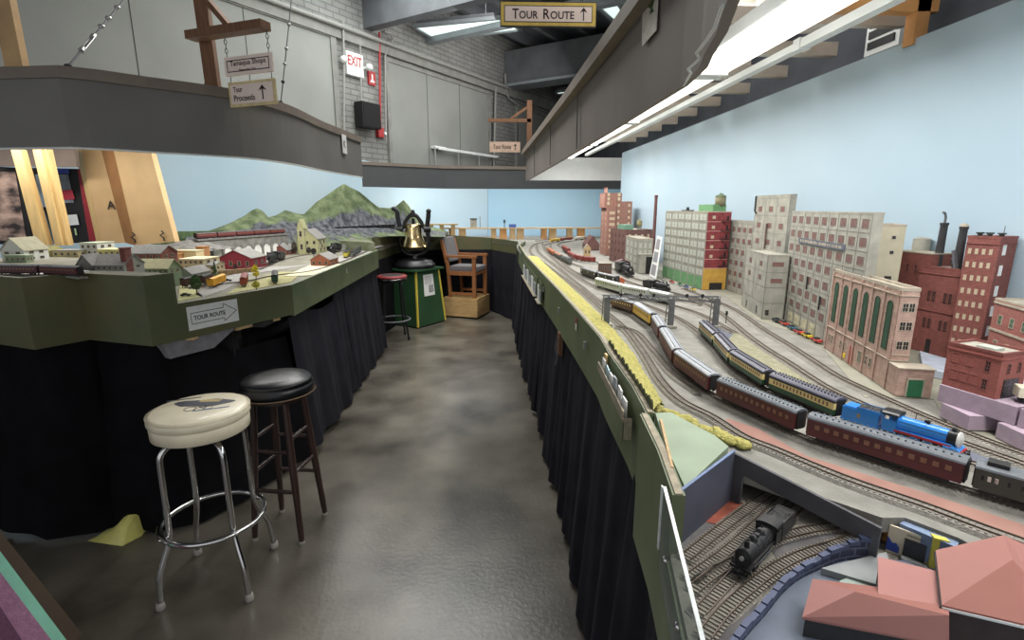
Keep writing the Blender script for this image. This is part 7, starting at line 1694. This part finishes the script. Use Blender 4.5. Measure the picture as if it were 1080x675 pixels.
# left wooden bracket with two hanging signs
pb_ = P(226,98,2.222); ptop = 3.1; za = ZAT(pb_,41.5)
t = thing('sign_bracket','brown lumber bracket rising from left valance with braced arm','bracket',(pb_.x,pb_.y,2.222)); 
ae = P(291,31,za); ad = Vector((ae.x-pb_.x,ae.y-pb_.y,0)); al = ad.length; ad.normalize()
MB().beam((0,0,0),(-.02,0,ptop-2.222),.075,.045).build('post',m_wood_d,t); MB().beam(-ad*.05+Vector((0,0,za-2.222))+ad.cross(Vector((0,0,1)))*.075,ad*al+Vector((0,0,za-2.222))+ad.cross(Vector((0,0,1)))*.075,.075,.045).build('arm',m_wood_d,t)
zt2 = ZAT(pb_,-5)-2.222; MB().beam(Vector((0,0,zt2)),ad*(al*.40)+Vector((0,0,za-2.222+.02)),.04,.03).build('brace',m_wood_d,t); MB().beam((-.06,0,.0),(.0,0,.09),.03,.03).build('foot_block',m_wood_d,t)
nrm = Vector((ad.y,-ad.x,0))*.075; AP, AQ = Vector((pb_.x,pb_.y,0))+nrm, Vector((ae.x,ae.y,0))+nrm; aang = atan2(ad.y,ad.x)
def hang_sign(label, tl, tr, br, bl):
    a, b, c2, d2 = [PV(*p,AP,AQ) for p in (bl,br,tr,tl)]; ww = ((b-a).x**2+(b-a).y**2)**.5; hh = ((d2.z-a.z)+(c2.z-b.z))/2; z = (a.z+b.z)/2
    return thing('hanging_sign',label,'sign',(a.x,a.y,z),aang), ww, hh
t, ww, hh = hang_sign('upper hanging sign reading Tamaqua Shops on small chains',(238.5,61),(288,55),(288.3,75.5),(239,81))
MB().box(0,-.006,0,ww,.006,hh).build('panel',m_pinkpaper,t); mb = MB(); i_ = .018
for (x0,z0,x1,z1) in ((i_,i_,ww-i_,i_+.005),(i_,hh-i_-.005,ww-i_,hh-i_),(i_,i_,i_+.005,hh-i_),(ww-i_-.005,i_,ww-i_,hh-i_)): mb.box(x0,-.0068,z0,x1,-.006,z1)
mb.build('border_line',m_ink,t); fit_text('Tamaqua Shops',ww*.76,hh*.36,m_ink,t,ww*.12,hh*.42,-.0065); fit_text('Shamokin Div',ww*.36,hh*.13,m_ink,t,ww*.30,hh*.20,-.0065)
for x in (.02,ww-.02): chain((x,0,hh),(x,0,za-t.location.z-.02),t)
zs1_ = t.location.z
t, ww2, hh2 = hang_sign('lower hanging sign reading Tour Proceeds with up arrow',(241.5,88),(289.8,82),(292.2,108.8),(244,114.3))
MB().box(0,-.006,0,ww2,.006,hh2).build('panel',mat('pale_gold_board',(214,196,150),.7),t); MB().box(.016,-.0072,.016,ww2-.016,-.006,hh2-.016).build('face',m_pinkpaper,t)
fit_text('Tour',ww2*.20,hh2*.22,m_ink,t,ww2*.11,hh2*.58,-.0078); fit_text('Proceeds',ww2*.46,hh2*.25,m_ink,t,ww2*.11,hh2*.22,-.0078); arrow_up(ww2*.74,hh2*.22,hh2*.80,ww2*.09,m_ink,t,-.0075)
for x in (.02,ww2-.02): chain((x,0,hh2),(x,0,zs1_-t.location.z),t)
# far sign on its own bracket
pf = PV(559,150,Vector((.40,6.55,0)),Vector((.7,6.55,0))); t = thing('sign_bracket','distant brown wooden bracket above the end of right valance','bracket',(.578,6.55,2.236)); zt3 = PY(560,106,6.55).z-2.236; xl = PY(515,127,6.55).x-.578; za3 = PY(530,127,6.55).z-2.236
MB().beam((0,0,0),(0,0,zt3),.06,.04).build('post',m_wood_d,t); MB().beam((.02,0,za3),(xl,0,za3),.04,.04).build('arm',m_wood_d,t); MB().beam((0,0,zt3-.06),(xl*.45,0,za3+.02),.03,.03).build('brace',m_wood_d,t)
a, b, c_ = PY(516.5,160.5,6.55), PY(548.5,160,6.55), PY(516.5,149.5,6.55); ww, hh = b.x-a.x, c_.z-a.z
t = thing('tour_route_sign','distant small pinkish Tour Route sign hanging from wooden bracket','sign',(a.x,a.y,a.z)); MB().box(0,-.006,0,ww,.006,hh).build('panel',mat('dusty_pink_board',(196,170,152),.7),t); fit_text('Tour Route',ww*.58,hh*.40,m_ink,t,ww*.12,hh*.32,-.0065); arrow_up(ww*.84,hh*.2,hh*.82,ww*.07,m_ink,t,-.0065)
for x in (.03,ww-.03): chain((x,0,hh),(x,0,za3+2.236-a.z-.02),t,link=.05)
# paper arrow sign on the left fascia
fa, fb = Vector((sp.x,sp.y,0)), Vector((-1.118,3.03,0)); a, b, c2, d2 = [PV(px,py,fa,fb) for px,py in ((199.5,349),(252,338),(251,315),(198.5,323.5))]; ww = ((b-a).x**2+(b-a).y**2)**.5; hh = ((d2.z-a.z)+(c2.z-b.z))/2; fd_ = (fb-fa).normalized()
nf = Vector((fd_.y,-fd_.x,0)); loc = Vector((a.x,a.y,(a.z+b.z)/2))+nf*.0015
t = thing('paper_sign','white paper TOUR ROUTE sign with outlined right arrow on green fascia','sign',loc,atan2(fd_.y,fd_.x)); MB().box(0,-.001,0,ww,.001,hh).build('sheet',m_paper,t)
ap = [(.06,.26),(.70,.26),(.70,.12),(.97,.50),(.70,.90),(.70,.72),(.06,.72)]; mb = MB()
for p_, q_ in zip(ap, ap[1:]+ap[:1]): mb.beam((p_[0]*ww,-.0014,p_[1]*hh),(q_[0]*ww,-.0014,q_[1]*hh),.0012,.0028)
mb.build('arrow_outline',m_inkblack,t); fit_text('TOUR ROUTE',ww*.62,hh*.19,m_inkblack,t,ww*.11,hh*.40,-.0014)
# small tags
for k,(px,py,lab,ch) in enumerate([(365,285.5,'small pale number tag on the left aisle fascia, nearer one','8'),(391,274,'small pale number tag on the left aisle fascia, farther one','8')]):
    q = PX(px,py,-1.117); t = thing('number_tag',lab,'tag',(-1.1145,q.y,q.z-.02)); mb = text_mesh([('5',.05,0,0)],.0005); o = mb.build('numeral',m_pinkpaper,t); o.rotation_euler = (pi/2,0,pi/2)
q = PV(362,153.5,Vector(LV2[-5]+(0,)),Vector(LV2[-1]+(0,))); t = thing('card_tag','white card tag with black letter pinned on end of left valance','tag',(q.x+.012,q.y-.01,q.z-.07),atan2(LV2[-1][1]-LV2[-5][1],LV2[-1][0]-LV2[-5][0])); MB().box(-.05,-.004,0,.05,0,.16).build('card',m_paper,t); fit_text('K',.05,.06,m_inkblack,t,-.025,.05,-.0045)
q0_ = [PX(px,py,.548) for px,py in ((677.5,-12),(695,-20),(692,32),(677,49))]; t = thing('paper_pennant','pale paper pennant with green mark on right valance','pennant',q0_[3]); MB().add([v-q0_[3] for v in q0_]+[v-q0_[3]+Vector((.002,0,0)) for v in q0_],[(0,1,2,3),(7,6,5,4),(0,4,5,1),(1,5,6,2),(2,6,7,3),(3,7,4,0)]).build('paper',mat('pale_pennant',(206,200,190),.8),t)
gm = [PX(px,py,.5465)-q0_[3] for px,py in ((685,2),(690,0),(688,8),(690,12),(685,15),(686,9),(682,7))]; MB().add(gm,[tuple(range(7))]).build('green_mark',mat('leaf_green_ink',(70,96,56),.8),t)
for px,py,lab in ((449,185,'tiny red tag clipped on the far valance, left one'),): 
    q = PY(px,py,7.62); tag(MB().box(-.03,-.006,-.05,.03,.0,.05).build('red_tag',mat('faded_red_tag',(150,72,72),.7),None,(q.x,7.655,q.z)),lab,'tag')
# cable with turnbuckle at the valance corner
a = P(72,70,2.225); b = PY(136,-6,3.6); t = thing('support_cable','steel support cable with turnbuckle tied to valance corner','cable',a); d = b-a; p_ = lambda k: d*k
MB().tube([Vector((0,0,0)),p_(.3),p_(.62),p_(1.0)],.005,6).build('wire',m_steel,t); m_zinc = mat('zinc',(176,176,176),.35,metal=.7)
mb = MB(); s_ = d.cross(Vector((0,1,0))).normalized()*.012
for k in (-1,1): mb.tube([p_(.20)+s_*k,p_(.36)+s_*k],.004,6)
mb.cyl(p_(.18),p_(.21),.014,n=8); mb.cyl(p_(.35),p_(.38),.014,n=8); mb.build('turnbuckle',m_zinc,t)
for k in (.0,.50,.62,.78): MB().lathe([(0,-.014),(.016,-.008),(.016,.008),(0,.014)],8,tuple(p_(k))).build('cable_clamp',m_zinc if k else m_dark,t)
a = P(296,110,2.222); b = PY(308,-6,a.y+.25); t = thing('support_cable','thin steel cable beside the hanging signs rising from valance','cable',a); d = b-a; MB().tube([Vector((0,0,0)),d*.5,d],.004,6).build('wire',m_steel,t)
for k in (.02,.2,.36,.5,.72): MB().lathe([(0,-.012),(.012,-.006),(.012,.006),(0,.012)],8,tuple(d*k)).build('cable_clamp',m_zinc if k > .3 else m_dark,t)
# pale 2x4 at the far left above the valance
a = P(20,79,2.222); b = PY(-2,-30,a.y+.02); tag(MB().beam(a,b,.09,.045).build('wooden_post',mat('pale_post',(178,146,104),.7,var=.12,scale=8)),'pale wooden post rising above the left valance at picture edge','post')

# ============================================================ RACKS ON THE RIGHT FASCIA
fx = lambda y: .40+(.337-.40)*(1.7-y)/(1.7-1.03) if y < 1.7 else .40
a, b = PX(634,396,.372), PX(663,455,.345); y0, y1 = b.y, a.y; z0, z1 = min(a.z,b.z)-.06, max(a.z,b.z)
t = thing('leaflet_rack','olive green wall rack holding leaflets on right fascia','rack',(0,0,0)); x0, x1 = .352, .386
pa_, pb2 = Vector((x1-.004,y1,0)), Vector((x0-.0,y0,0)); dr = (pb2-pa_); Lr = dr.length; dr.normalize(); nr_ = Vector((dr.y,-dr.x,0)); nr_ = nr_ if nr_.x < 0 else -nr_
t.location = (pa_.x,pa_.y,.990); t.rotation_euler.z = atan2(dr.y,dr.x); sgn = -1 if (Matrix.Rotation(t.rotation_euler.z,3,'Z') @ Vector((0,-1,0))).dot(nr_) > 0 else 1
MB().box(0,sgn*.022,0,Lr,sgn*.019,.045).build('front_lip',m_fascia,t); MB().box(0,0,-.003,Lr,sgn*.022,0).build('shelf',m_fascia,t)
for x in (0,Lr-.004): MB().box(x,0,0,x+.004,sgn*.022,.055).build('end',m_edge,t)
MB().box(.004,sgn*.0225,.073,Lr-.004,sgn*.0185,.047).build('lip_edge',m_edge,t)
rotR = Matrix.Rotation(t.rotation_euler.z,3,'Z'); g = random.Random(9)
for k in range(6):
    xk = .03+k*(Lr-.09)/5; c_ = Vector(t.location)+rotR @ Vector((xk+.018,sgn*.010,.0008)); m_l = [m_paper,mat('pale_blue_leaflet',(176,202,206),.7,var=.2,scale=60),m_paper,mat('grey_photo_leaflet',(150,156,160),.7,var=.4,scale=50),m_paper,m_paper][k]
    o = MB().box(-.022,-.002,0,.022,.002,.085+.012*g.random()).build('leaflet',m_l,None,c_,t.rotation_euler.z); o.rotation_euler.x = sgn*-.0; o.rotation_euler.y = g.uniform(-.10,.10); c_.z += .003; o.location = c_
    tag(o,['white leaflet leftmost in green rack','pale blue leaflet second from left in green rack','white leaflet third from left in green rack','grey photo leaflet fourth from left in green rack','white leaflet fifth from left in green rack','white leaflet nearest the camera in green rack'][k],'leaflet')
q = PX(640.5,388,.383); tag(MB().box(-.004,-.012,-.05,.002,.012,.045).build('wooden_stick',m_lumb,None,(.379,q.y,q.z)),'short pale wooden stick standing upright at the far end of leaflet rack','stick')
def card_rack(label, pxa, pxb, pya, pyb, n, x=.388):
    a, b = PX(pxa,pya,x), PX(pxb,pyb,x); y0, y1 = min(a.y,b.y), max(a.y,b.y); t = thing('card_rack',label,'rack',(x,(y0+y1)/2,.95)); L = y1-y0
    MB().box(-.004,-L/2,-.04,.0,L/2,.10).build('back_board',m_fascia,t); MB().box(-.03,-L/2,-.04,-.004,L/2,-.035).build('ledge',m_edge,t)
    for k in range(n): MB().box(-.012,-L/2+L*(k+.12)/n,-.035,-.008,-L/2+L*(k+.85)/n,.05+.02*(k%2)).build('card',m_paper if k%2 else mat('grey_photo_leaflet',(150,156,160)),t)
    return t
card_rack('long rack of white cards on the right fascia at far end',553,567,276,290,6); card_rack('small pale rack of cards on right fascia, middle of aisle',568.5,572,292,300,2)
for px,py,lab in ((607.5,341,'narrow red and white tag on the right fascia'),): 
    q = PX(px,py,.398); t = thing('fascia_tag',lab,'tag',(.3985,q.y,q.z)); MB().box(-.001,-.012,-.03,.0,.012,.0).build('white_part',m_paper,t); MB().box(-.001,-.012,.0,.0,.012,.025).build('red_part',m_red,t)
q = PX(590,345,.40); t = thing('throttle_holder','small brown holder hanging under the right fascia edge','holder',(.415,q.y,.86)); MB().box(-.02,-.03,-.09,.0,.03,.03).build('block',m_wood_d,t); MB().tube([(-.022,0,.0),(-.032,0,-.05),(-.022,.0,-.11),(-.03,.0,-.15)],.004,6).build('cord',m_steel,t)

# ------------------------------------------------------------ pieces of a part go under that part
SUB = {'coal_load':'tender_tank','tender_coaming':'tender_tank','tender_crest':'tender_tank','corner_stripe':'body','photo':'sheet','print_lines':'sheet','clapper':'bell_body','bell_hanger':'bell_body','roof_vents':'roof','roof_hatch':'roof','border_line':'panel','lettering':'panel|case|face','arrow':'panel|face','piping':'seat','seat_emblem':'seat','seat_emblem_gold':'seat','seat_emblem_line':'seat','seat_emblem_bar':'seat','seat_emblem_rings':'seat','seat_rim':'seat','chrome_band':'seat','tank_roof':'water_tank','tank_stand':'water_tank','door_surround':'green_door','garage_door_bars':'garage_door','sign_marks':'sign_band','chimney_cap':'chimney','smoke_cowl':'chimney','ring_bolts':'foot_ring','hanger':'housing','top_trim':'board','bottom_edge':'board','screw':'board','seam':'board','torn_edge':'board','coping_blocks':'wall','arrow_outline':'sheet','symbol':'panel','grille':'cabinet','blue_edge':'board','front_lip':'shelf','lip_edge':'shelf','annex_roof':'annex','green_door':'annex','upper_coping':'upper_wall','turnbuckle':'wire','cable_clamp':'wire'}
bpy.context.view_layer.update()
allk = {}
for o in bpy.data.objects:
    if o.parent: allk.setdefault(o.parent, []).append(o)
for root, ch in list(allk.items()):
    if root.parent: continue
    for c in ch:
        want = SUB.get(c.name.split('.')[0])
        if not want or allk.get(c): continue
        for p in ch:
            if p is not c and p.name.split('.')[0] in want.split('|') and p.matrix_basis == Matrix.Identity(4) and p.name.split('.')[0] not in SUB:
                c.parent = p; break
